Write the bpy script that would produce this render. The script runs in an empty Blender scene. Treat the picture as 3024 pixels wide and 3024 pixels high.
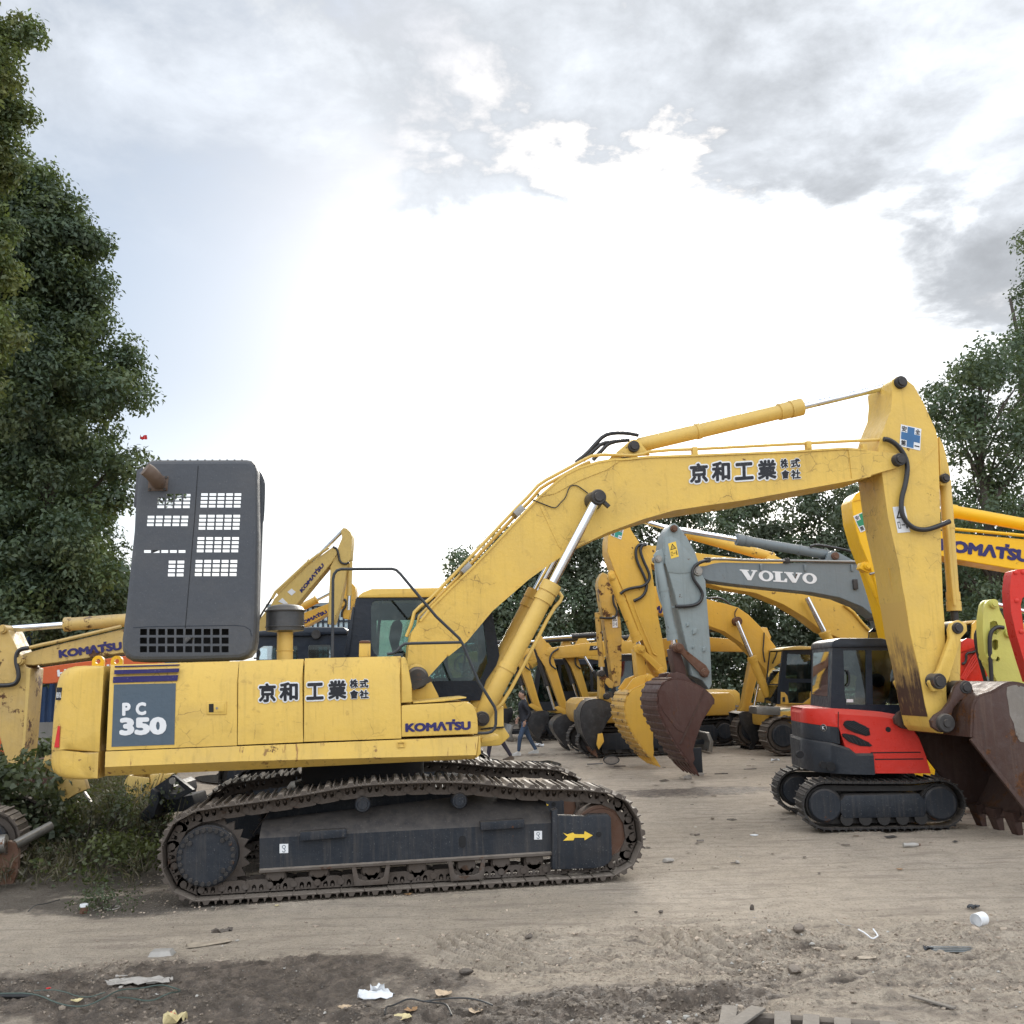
import bpy, bmesh, math, random
import numpy as np
from mathutils import Vector, Matrix
from mathutils.geometry import tessellate_polygon
random.seed(7)
S = bpy.context.scene
COL = S.collection
R = math.radians

# ------------------------------------------------------------------ camera
CAM_H, FPX = 2.2, 2900.0                 # eye height (m), focal length in photo pixels (3024 wide)
PITCH, ROLL = math.atan(478 / FPX), -0.028
CM = Matrix.Rotation(math.pi / 2 + PITCH, 3, 'X') @ Matrix.Rotation(ROLL, 3, 'Z')
cd = bpy.data.cameras.new('camera')
cam = bpy.data.objects.new('camera', cd); COL.objects.link(cam)
cam.matrix_world = Matrix.Translation((0, 0, CAM_H)) @ CM.to_4x4()
cd.sensor_width = 36; cd.lens = 36 * FPX / 3024; cd.clip_start = 0.1; cd.clip_end = 2000
S.camera = cam

# ------------------------------------------------------------------ light
S.view_settings.view_transform = 'Standard'; S.view_settings.look = 'None'
S.view_settings.gamma = 1; S.view_settings.exposure = 0.75
SUN_EL, SUN_AZ = R(25), R(9)             # sun ahead of the camera, a little right, behind thin cloud
sdir = Vector((math.sin(SUN_AZ) * math.cos(SUN_EL), math.cos(SUN_AZ) * math.cos(SUN_EL), math.sin(SUN_EL)))
sl = bpy.data.lights.new('sun', 'SUN'); sl.energy = 2.0; sl.angle = R(22); sl.color = (1, .95, .86)
so = bpy.data.objects.new('sun', sl); COL.objects.link(so)
so.rotation_euler = (-sdir).to_track_quat('-Z', 'Y').to_euler()

def ray(x, y):
    return CM @ Vector(((x - 1512) / FPX, -(y - 1512) / FPX, -1))
def ground(x, y, z=0.0):
    d = ray(x, y); t = (z - CAM_H) / d.z
    return Vector((d.x * t, d.y * t, z))
def at_depth(x, y, Y):
    d = ray(x, y); t = Y / d.y
    return Vector((d.x * t, Y, CAM_H + d.z * t))

class NT:
    """small helper to write node trees"""
    def __init__(s, tree): s.t = tree; s.n = tree.nodes; s.l = tree.links
    def new(s, typ, ins=None, **kw):
        nd = s.n.new(typ)
        for k, v in kw.items(): setattr(nd, k, v)
        for k, v in (ins or {}).items():
            if hasattr(v, 'is_linked'): s.l.new(v, nd.inputs[k])
            else: nd.inputs[k].default_value = v
        return nd
    def math(s, op, a, b=None, c=None, clamp=False):
        nd = s.n.new('ShaderNodeMath'); nd.operation = op; nd.use_clamp = clamp
        for i, v in enumerate((a, b, c)):
            if v is None: continue
            if hasattr(v, 'is_linked'): s.l.new(v, nd.inputs[i])
            else: nd.inputs[i].default_value = v
        return nd.outputs[0]
    def mix(s, f, a, b):
        nd = s.n.new('ShaderNodeMix'); nd.data_type = 'RGBA'
        for k, v in ((0, f), (6, a), (7, b)):
            if hasattr(v, 'is_linked'): s.l.new(v, nd.inputs[k])
            else: nd.inputs[k].default_value = v if k == 0 else (tuple(v) + (1,))[:4]
        return nd.outputs[2]
    def ramp(s, v, lo, hi, o0=0.0, o1=1.0):
        nd = s.new('ShaderNodeMapRange', {0: v, 1: lo, 2: hi, 3: o0, 4: o1}); nd.interpolation_type = 'SMOOTHSTEP'
        return nd.outputs[0]
    def noise(s, vec, scale, detail=4, rough=.5, dist=0.0):
        return s.new('ShaderNodeTexNoise', {'Vector': vec, 'Scale': scale, 'Detail': detail, 'Roughness': rough, 'Distortion': dist}).outputs[0]
    def dot(s, v, d):
        nd = s.new('ShaderNodeVectorMath', {0: v, 1: tuple(d)}, operation='DOT_PRODUCT'); return nd.outputs['Value']

W = bpy.data.worlds.new('World'); S.world = W; W.use_nodes = True
def make_world():
    q = NT(W.node_tree); q.n.clear()
    v = q.new('ShaderNodeTexCoord').outputs['Generated']
    sky = q.new('ShaderNodeTexSky', sky_type='NISHITA', sun_disc=False, sun_elevation=SUN_EL, sun_rotation=SUN_AZ,
                air_density=1.0, dust_density=2.2, ozone_density=1.6).outputs[0]
    sep = q.new('ShaderNodeSeparateXYZ', {0: v})
    zz = q.math('ADD', q.math('MAXIMUM', sep.outputs[2], 0.0), .22)
    px, py = q.math('DIVIDE', sep.outputs[0], zz), q.math('DIVIDE', sep.outputs[1], zz)
    pv = q.new('ShaderNodeCombineXYZ', {0: px, 1: py, 2: 2.7}).outputs[0]
    n1 = q.noise(pv, 2.3, 9, .60, .25)
    n2 = q.noise(pv, .9, 5, .5, .2)
    n3 = q.noise(pv, 5.2, 8, .6, .3)
    def blob(x, y, a0, a1):                       # soft cap round the direction of one cloud bank
        d = ray(x, y).normalized()
        return q.ramp(q.math('ADD', q.dot(v, d), q.math('MULTIPLY', q.math('SUBTRACT', n2, .5), .10)), math.cos(R(a0)), math.cos(R(a1)))
    glow = q.ramp(q.dot(v, sdir), math.cos(R(40)), math.cos(R(8)))
    edge = q.math('ADD', q.math('MULTIPLY', q.math('SUBTRACT', n1, .5), .16), q.math('MULTIPLY', q.math('SUBTRACT', n3, .5), .10))
    glowN = q.ramp(q.math('ADD', q.dot(v, ray(1930, 1330).normalized()), q.math('SUBTRACT', edge, q.ramp(sep.outputs[2], .40, .56, 0, .09))), math.cos(R(21.0)), math.cos(R(11.0)))
    dark = q.math('MAXIMUM', blob(2950, 120, 19, 4), q.math('MULTIPLY', blob(2350, 20, 8, 2), .35))
    clear = blob(480, 760, 17, 6)
    # cover: thin broken cloud, less of it in the clear patch
    nm = q.math('ADD', q.math('MULTIPLY', n1, .62), q.math('MULTIPLY', n3, .38))
    cov = q.ramp(q.math('ADD', q.math('SUBTRACT', nm, q.math('MULTIPLY', clear, .20)), q.math('MULTIPLY', dark, .3)), .40, .56)
    cov = q.math('ADD', cov, q.math('MULTIPLY', q.math('MULTIPLY', q.ramp(sep.outputs[2], .36, .55), q.ramp(sep.outputs[1], -.1, .3)), q.ramp(nm, .36, .54, .15, .75)), clamp=True)
    back = q.ramp(sep.outputs[1], .25, -.35)      # unseen cloud bank added behind the camera to brighten fronts facing it
    cov = q.math('MAXIMUM', cov, q.math('MULTIPLY', back, .85), clamp=True)
    tex = q.ramp(n3, .32, .68, .84, 1.16)
    texd = q.math('MULTIPLY', q.ramp(n1, .36, .64, .80, 1.22), tex)
    val = q.math('ADD', 4.25, q.math('MULTIPLY', glow, .6))
    val = q.math('ADD', val, q.math('MULTIPLY', q.math('MULTIPLY', back, q.ramp(sep.outputs[2], .02, .30, .12, 1.0)), 9.6))
    val = q.math('MULTIPLY', val, texd)
    dk = q.math('SUBTRACT', 1.0, q.math('MULTIPLY', dark, q.ramp(nm, .38, .62, .16, -.04)))
    val = q.math('MULTIPLY', val, dk)
    cc = q.new('ShaderNodeCombineColor', {0: q.math('MULTIPLY', val, .95), 1: val, 2: q.math('MULTIPLY', val, 1.07)}).outputs[0]
    # hazy blue of the clear parts
    hz = q.mix(.65, sky, (2.55, 3.25, 4.05))
    col = q.mix(cov, hz, cc)
    g = q.math('MULTIPLY', glowN, 6.0)
    gl = q.new('ShaderNodeCombineColor', {0: g, 1: g, 2: q.math('MULTIPLY', g, .98)}).outputs[0]
    low = q.math('MULTIPLY', q.ramp(sep.outputs[2], .30, .02), q.ramp(q.dot(v, sdir), math.cos(R(62)), math.cos(R(15))))
    lo = q.math('MULTIPLY', low, 3.4)
    l2 = q.new('ShaderNodeCombineColor', {0: lo, 1: q.math('MULTIPLY', lo, .99), 2: q.math('MULTIPLY', lo, .95)}).outputs[0]
    add = q.new('ShaderNodeMix', {0: 1.0, 6: col, 7: gl}, data_type='RGBA', blend_type='ADD').outputs[2]
    add = q.new('ShaderNodeMix', {0: 1.0, 6: add, 7: l2}, data_type='RGBA', blend_type='ADD').outputs[2]
    bg = q.new('ShaderNodeBackground', {0: add, 1: .1})
    q.l.new(bg.outputs[0], q.new('ShaderNodeOutputWorld').inputs[0])
make_world()

# ------------------------------------------------------------------ materials
MATS = {}
def bsdf_mat(name):
    m = bpy.data.materials.new(name); m.use_nodes = True
    q = NT(m.node_tree); b = q.n['Principled BSDF']
    MATS[name] = m
    return m, q, b
def paint(name, col, rough=.42, patch=.12, rust=.0, cracks=.0, streak=.0, dust=.25, metal=0.0, rustcol=(.11, .045, .018),
          scale=1.0, dustcol=(.33, .28, .22), speck=.0, runs=.0, spec=.28, dstreak=.0, crackcol=(.20, .12, .04), bump=.02):
    m, q, b = bsdf_mat(name)
    tc = q.new('ShaderNodeTexCoord').outputs['Object']
    n1 = q.noise(tc, 1.7 * scale, 6, .6)
    n2 = q.noise(tc, 9 * scale, 6, .65)
    c = q.mix(q.ramp(n1, .3, .7, 0, patch * 2.2), col, tuple(x * .62 + .035 for x in col))
    c = q.mix(q.ramp(n2, .45, .75, 0, patch), c, tuple(min(1, x * .8 + .12) for x in col))
    r = rough
    if streak:
        mp = q.new('ShaderNodeMapping', {0: tc, 3: (9 * scale, 9 * scale, .55 * scale)}).outputs[0]
        st = q.noise(mp, 1.6, 5, .6)
        c = q.mix(q.math('MULTIPLY', q.ramp(st, .50, .78), streak), c, tuple(x * .38 + .02 for x in col))
    if dstreak:
        mp2 = q.new('ShaderNodeMapping', {0: tc, 1: (3.1, 1.7, .4), 3: (13, 13, .8)}).outputs[0]
        c = q.mix(q.math('MULTIPLY', q.ramp(q.noise(mp2, 1.5, 6, .65), .46, .74), dstreak), c, dustcol)
    if runs:
        mp = q.new('ShaderNodeMapping', {0: tc, 3: (11, 11, .7)}).outputs[0]
        rn = q.math('MULTIPLY', q.ramp(q.noise(mp, 1.9, 5, .6), .585, .66), q.ramp(q.noise(tc, .9, 3, .5), .46, .58))
        c = q.mix(q.math('MULTIPLY', rn, runs), c, (.19, .075, .03))
        c = q.mix(q.math('MULTIPLY', q.ramp(q.noise(tc, 7, 5, .6), .64, .70), runs), c, (.14, .06, .03))
    if cracks:
        wob = q.new('ShaderNodeTexNoise', {'Vector': tc, 'Scale': 7 * scale, 'Detail': 4}).outputs[1]
        wv = q.new('ShaderNodeMix', {0: .10, 4: tc, 5: wob}, data_type='VECTOR').outputs[1]
        vo = q.new('ShaderNodeTexVoronoi', {'Vector': wv, 'Scale': 5.5 * scale}, feature='DISTANCE_TO_EDGE').outputs['Distance']
        ln = q.ramp(vo, .0, .030, 1, 0)
        pm = q.ramp(q.noise(tc, 1.4 * scale, 5, .7), .50, .66)
        c = q.mix(q.math('MULTIPLY', q.math('MULTIPLY', ln, pm), cracks), c, crackcol)
        c = q.mix(q.math('MULTIPLY', pm, cracks * .22), c, crackcol)
    if rust:
        rm = q.ramp(q.math('ADD', q.noise(tc, 3.1 * scale, 10, .72), q.math('MULTIPLY', q.math('SUBTRACT', n2, .5), .25)), .66 - .2 * rust, .71 - .19 * rust)
        c = q.mix(rm, c, q.mix(q.ramp(q.noise(tc, 26 * scale, 4, .6), .35, .65), rustcol, tuple(x * .5 for x in rustcol)))
    if speck:
        sm = q.ramp(q.noise(tc, 55 * scale, 2, .5), .66, .72)
        c = q.mix(q.math('MULTIPLY', sm, speck), c, (.45, .45, .43))
    if dust:
        nz = q.new('ShaderNodeSeparateXYZ', {0: q.new('ShaderNodeNewGeometry').outputs['Normal']}).outputs[2]
        dm = q.math('MULTIPLY', q.ramp(nz, .15, .8), q.ramp(n2, .2, .6, .45, 1))
        dm = q.math('ADD', q.math('MULTIPLY', dm, dust), q.math('MULTIPLY', q.ramp(n1, .45, .75), dust * .22), clamp=True)
        c = q.mix(dm, c, dustcol)
    q.l.new(c, b.inputs['Base Color'])
    rr = q.ramp(n2, .3, .7, max(.05, r - .08), min(1, r + .14)); q.l.new(rr, b.inputs['Roughness'])
    b.inputs['Metallic'].default_value = metal; b.inputs['Specular IOR Level'].default_value = spec
    if bump:
        bp = q.new('ShaderNodeBump', {'Height': q.noise(tc, 14 * scale, 4, .6), 'Strength': .25, 'Distance': bump})
        q.l.new(bp.outputs[0], b.inputs['Normal'])
    return m
def plain(name, col, rough=.6, metal=0.0, var=.15, scale=6):
    m, q, b = bsdf_mat(name)
    tc = q.new('ShaderNodeTexCoord').outputs['Object']
    c = q.mix(q.ramp(q.noise(tc, scale, 5, .6), .3, .7, 0, 1), tuple(x * (1 - var) for x in col), tuple(min(1, x * (1 + var)) for x in col))
    q.l.new(c, b.inputs['Base Color']); b.inputs['Roughness'].default_value = rough; b.inputs['Metallic'].default_value = metal
    return m
def glass(name, tint=(.50, .62, .60), refl=1.0, sheen=0.0):
    m = bpy.data.materials.new(name); m.use_nodes = True; MATS[name] = m
    q = NT(m.node_tree); q.n.clear()
    tc = q.new('ShaderNodeTexCoord').outputs['Object']
    dirt = q.ramp(q.noise(tc, 3, 6, .65), .45, .8, 0, .22)
    tr = q.new('ShaderNodeBsdfTransparent', {0: tint + (1,)})
    gl = q.new('ShaderNodeBsdfGlossy', {0: (.9, .95, .95, 1), 1: .03})
    df = q.new('ShaderNodeBsdfDiffuse', {0: (.30, .31, .29, 1)})
    fr = q.math('MULTIPLY', q.new('ShaderNodeFresnel', {0: 1.5}).outputs[0], refl * 1.6)
    fr = q.math('ADD', fr, sheen, clamp=True)
    a = q.new('ShaderNodeMixShader', {0: dirt, 1: tr.outputs[0], 2: df.outputs[0]})
    mx = q.new('ShaderNodeMixShader', {0: fr, 1: a.outputs[0], 2: gl.outputs[0]})
    q.l.new(mx.outputs[0], q.new('ShaderNodeOutputMaterial').inputs[0])
    return m
def leafmat(name):
    m = bpy.data.materials.new(name); m.use_nodes = True; MATS[name] = m
    q = NT(m.node_tree); q.n.clear()
    c = q.new('ShaderNodeAttribute', attribute_name='tint').outputs[0]
    df = q.new('ShaderNodeBsdfDiffuse', {0: c})
    gl = q.new('ShaderNodeBsdfGlossy', {0: (.6, .65, .6, 1), 1: .55})
    tl = q.new('ShaderNodeBsdfTranslucent', {0: q.mix(.35, c, (.20, .26, .03))})
    a = q.new('ShaderNodeMixShader', {0: .30, 1: df.outputs[0], 2: tl.outputs[0]})
    mx = q.new('ShaderNodeMixShader', {0: .06, 1: a.outputs[0], 2: gl.outputs[0]})
    q.l.new(mx.outputs[0], q.new('ShaderNodeOutputMaterial').inputs[0])
    return m

YEL = (.66, .437, .095)
paint('yellow_paint', YEL, .40, .10, rust=.02, cracks=.8, streak=.24, dust=.16, runs=.22)
paint('yellow_arm', YEL, .40, .12, rust=.06, cracks=.9, streak=.22, dust=.15, runs=.12)
paint('yellow_sill', YEL, .42, .16, rust=.18, cracks=.2, streak=.35, dust=.35, runs=.75)
paint('yellow_cyl', (.63, .42, .105), .38, .12, rust=.05, streak=.12, dust=.2)
paint('yellow_bright', (.78, .44, .012), .35, .06, dust=.12, rust=.03)
paint('yellow_old', (.54, .365, .115), .5, .25, rust=.46, cracks=.7, streak=.35, dust=.4)
paint('yellow_pale', (.58, .41, .13), .5, .15, rust=.12, cracks=.3, streak=.2, dust=.2)
paint('yellow_orange', (.66, .385, .060), .42, .10, rust=.10, streak=.15, dust=.15)
paint('yellow_cat', (.58, .335, .055), .42, .12, rust=.08, streak=.15, dust=.2)
paint('yellow_worn', (.56, .34, .07), .5, .25, rust=.60, cracks=.6, streak=.4, dust=.3)
def arm_inner():
    m, q, b = bsdf_mat('arm_inner'); tc = q.new('ShaderNodeTexCoord').outputs['Object']; z = q.new('ShaderNodeSeparateXYZ', {0: tc}).outputs[2]
    n = q.noise(tc, 3.5, 8, .7); st = q.noise(q.new('ShaderNodeMapping', {0: tc, 3: (14, 14, .6)}).outputs[0], 1.5, 5, .65)
    k = q.math('ADD', q.ramp(z, 3.1, 1.5, -.45, .95), q.math('MULTIPLY', q.math('SUBTRACT', q.math('ADD', n, st), 1.0), 1.6))
    c = q.mix(q.ramp(k, .0, .5, 0, .75), (.58, .375, .095), (.22, .14, .065)); c = q.mix(q.ramp(k, .45, .85), c, (.062, .036, .024))
    q.l.new(c, b.inputs['Base Color']); b.inputs['Roughness'].default_value = .6
arm_inner()
paint('lime_paint', (.56, .54, .13), .4, .10, rust=.05, streak=.12, dust=.15)
paint('red_paint', (.60, .032, .020), .33, .06, rust=.0, streak=.05, dust=.14)
paint('orange_paint', (.58, .11, .03), .42, .15, rust=.12, streak=.2, dust=.2)
paint('grey_paint', (.155, .185, .20), .42, .12, rust=.10, streak=.25, dust=.22)
paint('grey_arm', (.23, .275, .28), .45, .15, rust=.12, streak=.35, dust=.2)
paint('hood_grey', (.062, .068, .079), .48, .10, streak=.10, dust=.22, speck=.10)
paint('decal_grey', (.075, .105, .135), .5, .1, streak=.3, dust=.1)
paint('cab_dark', (.013, .019, .030), .36, .04, streak=.08, dust=.10)
paint('black_plastic', (.022, .026, .033), .45, .05, streak=.08, dust=.14, speck=.05)
paint('black_frame', (.014, .018, .025), .5, .06, rust=.06, streak=.35, dust=.36, speck=.12, dstreak=.20, dustcol=(.145, .120, .096))
paint('track_steel', (.085, .068, .055), .62, .25, rust=.35, dust=.65, metal=.15, dustcol=(.27, .23, .19), rustcol=(.10, .05, .03))
paint('track_link', (.075, .058, .046), .7, .25, rust=.3, dust=.35, dustcol=(.24, .20, .165), rustcol=(.08, .045, .028))
paint('track_dark', (.026, .024, .023), .55, .12, rust=.15, dust=.38, metal=.1, dustcol=(.24, .20, .165))
paint('bucket_brown', (.070, .032, .025), .5, .12, rust=.3, streak=.4, dust=.16, dstreak=.12, metal=.1, dustcol=(.19, .13, .10))
paint('bucket_rust', (.062, .033, .026), .5, .15, rust=.5, streak=.5, dust=.14, dstreak=.16, metal=.1, dustcol=(.20, .14, .10))
paint('bucket_black', (.030, .030, .032), .4, .2, rust=.12, streak=.25, dust=.2, metal=.35)
paint('steel_worn', (.28, .27, .25), .38, .2, rust=.3, streak=.25, dust=.1, metal=.7)
paint('rusty_steel', (.12, .055, .03), .7, .25, rust=.5, dust=.25)
paint('pin_dark', (.030, .027, .026), .5, .2, rust=.2, dust=.3)
paint('rail_grey', (.030, .035, .042), .45, .1, dust=.2)
paint('pot_grey', (.06, .062, .066), .42, .15, rust=.12, streak=.2, dust=.3, metal=.4)
paint('exhaust_rust', (.13, .085, .06), .65, .25, rust=.5, dust=.2)
paint('worn_steel', (.20, .175, .15), .7, .4, rust=.35, streak=.3, dust=.3, rustcol=(.09, .06, .045))
plain('chrome', (.72, .75, .80), .13, 1.0, .08)
plain('hose_black', (.016, .016, .017), .42, 0, .2)
plain('rubber', (.02, .02, .022), .7)
paint('white_decal', (.70, .71, .72), .5, .10, streak=.18, dust=.1, scale=2, bump=0)
paint('ink_black', (.014, .015, .020), .5, .05, dust=.12, speck=.25, bump=0)
paint('ink_navy', (.022, .018, .105), .45, .06, streak=.1, dust=.12, speck=.25, bump=0)
plain('ink_blue', (.02, .11, .26), .45, 0, .08)
plain('ink_green', (.012, .20, .085), .45, 0, .08)
plain('ink_teal', (.01, .22, .16), .45, 0, .08)
plain('ink_yellow', (.75, .50, .05), .45, 0, .06)
plain('ink_red', (.55, .02, .02), .3, 0, .08)
plain('seam_dark', (.02, .017, .012), .9)
plain('seat_fabric', (.02, .021, .024), .8)
plain('dark_void', (.010, .010, .011), .9)
glass('cab_glass')
glass('tinted_glass', (.42, .50, .49), 1.0, .02)
glass('sky_glass', (.62, .76, .80), 1.6, .38)
leafmat('leaf')

def M(n): return MATS[n]
# ------------------------------------------------------------------ mesh helpers (local axes: x along the machine, y away from the camera side, z up)
def area2(p): return sum(p[i][0] * p[(i + 1) % len(p)][1] - p[(i + 1) % len(p)][0] * p[i][1] for i in range(len(p)))
def offset_poly(p, d):
    """shrink a closed outline by d (negative grows)"""
    n = len(p); s = 1 if area2(p) > 0 else -1; out = []
    for i in range(n):
        a, b, c = (Vector(p[(i + k) % n][:2]) for k in (-1, 0, 1))
        e1, e2 = (b - a), (c - b)
        e1 = e1.normalized() if e1.length > 1e-9 else e2.normalized()
        e2 = e2.normalized() if e2.length > 1e-9 else e1
        n1, n2 = Vector((-e1.y, e1.x)) * s, Vector((-e2.y, e2.x)) * s
        m = n1 + n2
        m = m.normalized() if m.length > 1e-6 else n1
        k = d / max(.45, m.dot(n1))
        out.append((b.x + m.x * k, b.y + m.y * k))
    return out
def smooth_line(pts, it=2, closed=False):
    p = [Vector(a) for a in pts]
    for _ in range(it):
        q = [] if closed else [p[0]]
        for i in range(len(p) if closed else len(p) - 1):
            a, b = p[i], p[(i + 1) % len(p)]
            q += [a * .75 + b * .25, a * .25 + b * .75]
        if not closed: q.append(p[-1])
        p = q
    return p

class MB:
    def __init__(s): s.v = []; s.f = []
    def add(s, vs, fs):
        o = len(s.v); s.v += [tuple(a) for a in vs]; s.f += [tuple(i + o for i in f) for f in fs]
        return s
    def addbm(s, bm):
        bm.verts.index_update(); s.add([v.co for v in bm.verts], [[v.index for v in f.verts] for f in bm.faces]); bm.free(); return s
    def _bev(s, vs, fs, bev, seg=2, ang=28):
        if not bev: return s.add(vs, fs)
        bm = bmesh.new(); V = [bm.verts.new(a) for a in vs]
        for f in fs:
            try: bm.faces.new([V[i] for i in f])
            except ValueError: pass
        bm.normal_update()
        es = [e for e in bm.edges if len(e.link_faces) == 2 and e.calc_face_angle(0) > R(ang)]
        bmesh.ops.bevel(bm, geom=es, offset=bev, segments=seg, profile=.6, affect='EDGES', clamp_overlap=True)
        return s.addbm(bm)
    def prism(s, poly, w0, w1, bev=0.0, seg=2):
        n = len(poly)
        if area2(poly) < 0: poly = poly[::-1]
        vs = [(p[0], w0, p[1]) for p in poly] + [(p[0], w1, p[1]) for p in poly]
        fs = [tuple(range(n)), tuple(range(2 * n - 1, n - 1, -1))] + [(i + n, (i + 1) % n + n, (i + 1) % n, i) for i in range(n)]
        return s._bev(vs, fs, bev, seg)
    def holed(s, outer, holes, w0, w1):
        loops = [list(outer)] + [list(h) for h in holes]
        loops = [l if (area2(l) > 0) == (i == 0) else l[::-1] for i, l in enumerate(loops)]
        flat = [p for l in loops for p in l]; N = len(flat)
        tr = tessellate_polygon([[Vector((p[0], p[1], 0)) for p in l] for l in loops])
        vs = [(p[0], w0, p[1]) for p in flat] + [(p[0], w1, p[1]) for p in flat]; fs = []
        for t in tr:
            a, b, c = (flat[i] for i in t)
            if (b[0] - a[0]) * (c[1] - a[1]) - (b[1] - a[1]) * (c[0] - a[0]) < 0: t = t[::-1]
            fs += [tuple(t), tuple(i + N for i in t[::-1])]
        o = 0
        for l in loops:
            k = len(l); fs += [(o + i + N, o + (i + 1) % k + N, o + (i + 1) % k, o + i) for i in range(k)]; o += k
        return s.add(vs, fs)
    def loft(s, polys, ws, cap=True):
        """same-count outlines at successive depths"""
        if area2(polys[0]) < 0: polys = [p[::-1] for p in polys]
        n = len(polys[0]); vs = [(p[0], w, p[1]) for P, w in zip(polys, ws) for p in P]; fs = []
        for k in range(len(ws) - 1):
            fs += [(k * n + i + n, k * n + (i + 1) % n + n, k * n + (i + 1) % n, k * n + i) for i in range(n)]
        if cap: fs += [tuple(range(n)), tuple(range(len(vs) - 1, len(vs) - n - 1, -1))]
        return s.add(vs, fs)
    def box(s, u0, u1, w0, w1, z0, z1, bev=0.0):
        return s.prism([(u0, z0), (u1, z0), (u1, z1), (u0, z1)], w0, w1, bev)
    def obox(s, c, ax, ay, az, bev=0.0):
        c, ax, ay, az = Vector(c), Vector(ax), Vector(ay), Vector(az)
        vs = [c + ax * i + ay * j + az * k for k in (-1, 1) for j in (-1, 1) for i in (-1, 1)]
        fs = [(0, 2, 3, 1), (4, 5, 7, 6), (0, 1, 5, 4), (2, 6, 7, 3), (0, 4, 6, 2), (1, 3, 7, 5)]
        return s._bev(vs, fs, bev)
    def section(s, rings):
        """quad-skin through a list of equal-length 3D rings, capped"""
        n = len(rings[0]); vs = [p for r in rings for p in r]; fs = []
        for k in range(len(rings) - 1):
            fs += [(k * n + i, k * n + (i + 1) % n, k * n + (i + 1) % n + n, k * n + i + n) for i in range(n)]
        fs += [tuple(range(n - 1, -1, -1)), tuple(range(len(vs) - n, len(vs)))]
        return s.add(vs, fs)
    def tube(s, pts, r, n=9, sm=0):
        pts = [Vector(p) for p in pts]
        if sm: pts = smooth_line(pts, sm)
        rad = r if hasattr(r, '__len__') else None
        up = Vector((0, 0, 1)); rings = []; prev = None
        for i, p in enumerate(pts):
            t = (pts[min(i + 1, len(pts) - 1)] - pts[max(i - 1, 0)])
            t = t.normalized() if t.length > 1e-9 else Vector((1, 0, 0))
            if prev is None:
                a = t.cross(up)
                if a.length < 1e-3: a = t.cross(Vector((0, 1, 0)))
                a.normalize()
            else:
                a = prev - t * prev.dot(t); a.normalize()
            prev = a; b = t.cross(a)
            q = (rad[min(int(i * len(rad) / len(pts)), len(rad) - 1)] if rad else r)
            rings.append([p + (a * math.cos(2 * math.pi * k / n) + b * math.sin(2 * math.pi * k / n)) * q for k in range(n)])
        return s.section(rings)
    def cyl(s, p0, p1, r0, r1=None, n=20):
        p0, p1 = Vector(p0), Vector(p1); r1 = r0 if r1 is None else r1
        t = (p1 - p0).normalized(); a = t.cross(Vector((0, 0, 1)))
        if a.length < 1e-3: a = t.cross(Vector((0, 1, 0)))
        a.normalize(); b = t.cross(a)
        rg = lambda p, r: [p + (a * math.cos(2 * math.pi * k / n) + b * math.sin(2 * math.pi * k / n)) * r for k in range(n)]
        return s.section([rg(p0, r0), rg(p1, r1)])
    def lathe(s, p0, axis, prof, n=24):
        """prof: (distance along axis, radius)"""
        p0, t = Vector(p0), Vector(axis).normalized(); a = t.cross(Vector((0, 0, 1)))
        if a.length < 1e-3: a = t.cross(Vector((0, 1, 0)))
        a.normalize(); b = t.cross(a)
        return s.section([[p0 + t * d + (a * math.cos(2 * math.pi * k / n) + b * math.sin(2 * math.pi * k / n)) * max(r, .0005) for k in range(n)] for d, r in prof])
    def strip(s, line, th, w0, w1, bev=0.0):
        """a plate of thickness th following an open line in the x-z plane; grows to the line's left"""
        p = [Vector(a[:2]) for a in line]; off = []
        for i in range(len(p)):
            t = p[min(i + 1, len(p) - 1)] - p[max(i - 1, 0)]
            t = t.normalized() if t.length > 1e-9 else Vector((1, 0))
            off.append(p[i] + Vector((-t.y, t.x)) * th)
        n = len(p); rings = [[(a.x, w0, a.y), (a.x, w1, a.y), (b.x, w1, b.y), (b.x, w0, b.y)] for a, b in zip(p, off)]
        if th < 0: rings = [r[::-1] for r in rings]
        return s.section(rings)
    def build(s, name, mat, parent=None, smooth=35, loc=None):
        me = bpy.data.meshes.new(name); me.from_pydata(s.v, [], s.f); me.validate()
        bm = bmesh.new(); bm.from_mesh(me); bmesh.ops.recalc_face_normals(bm, faces=bm.faces[:]); bm.to_mesh(me); bm.free()
        me.materials.append(M(mat) if isinstance(mat, str) else mat)
        if smooth:
            me.shade_smooth(); me.set_sharp_from_angle(angle=R(smooth))
        o = bpy.data.objects.new(name, me); COL.objects.link(o)
        if parent: o.parent = parent
        if loc is not None: o.location = loc
        return o

def tag(o, label=None, cat=None, group=None, kind=None):
    for k, v in (('label', label), ('category', cat), ('group', group), ('kind', kind)):
        if v: o[k] = v
    return o
def empty(name, loc, rz=0.0):
    o = bpy.data.objects.new(name, None); COL.objects.link(o); o.location = loc; o.rotation_euler = (0, 0, rz); o.empty_display_size = .2
    return o
def copy_tree(o, parent=None):
    kids = list(o.children); c = o.copy(); COL.objects.link(c)
    if parent: c.parent = parent
    for k in kids: copy_tree(k, c)
    return c

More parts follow.
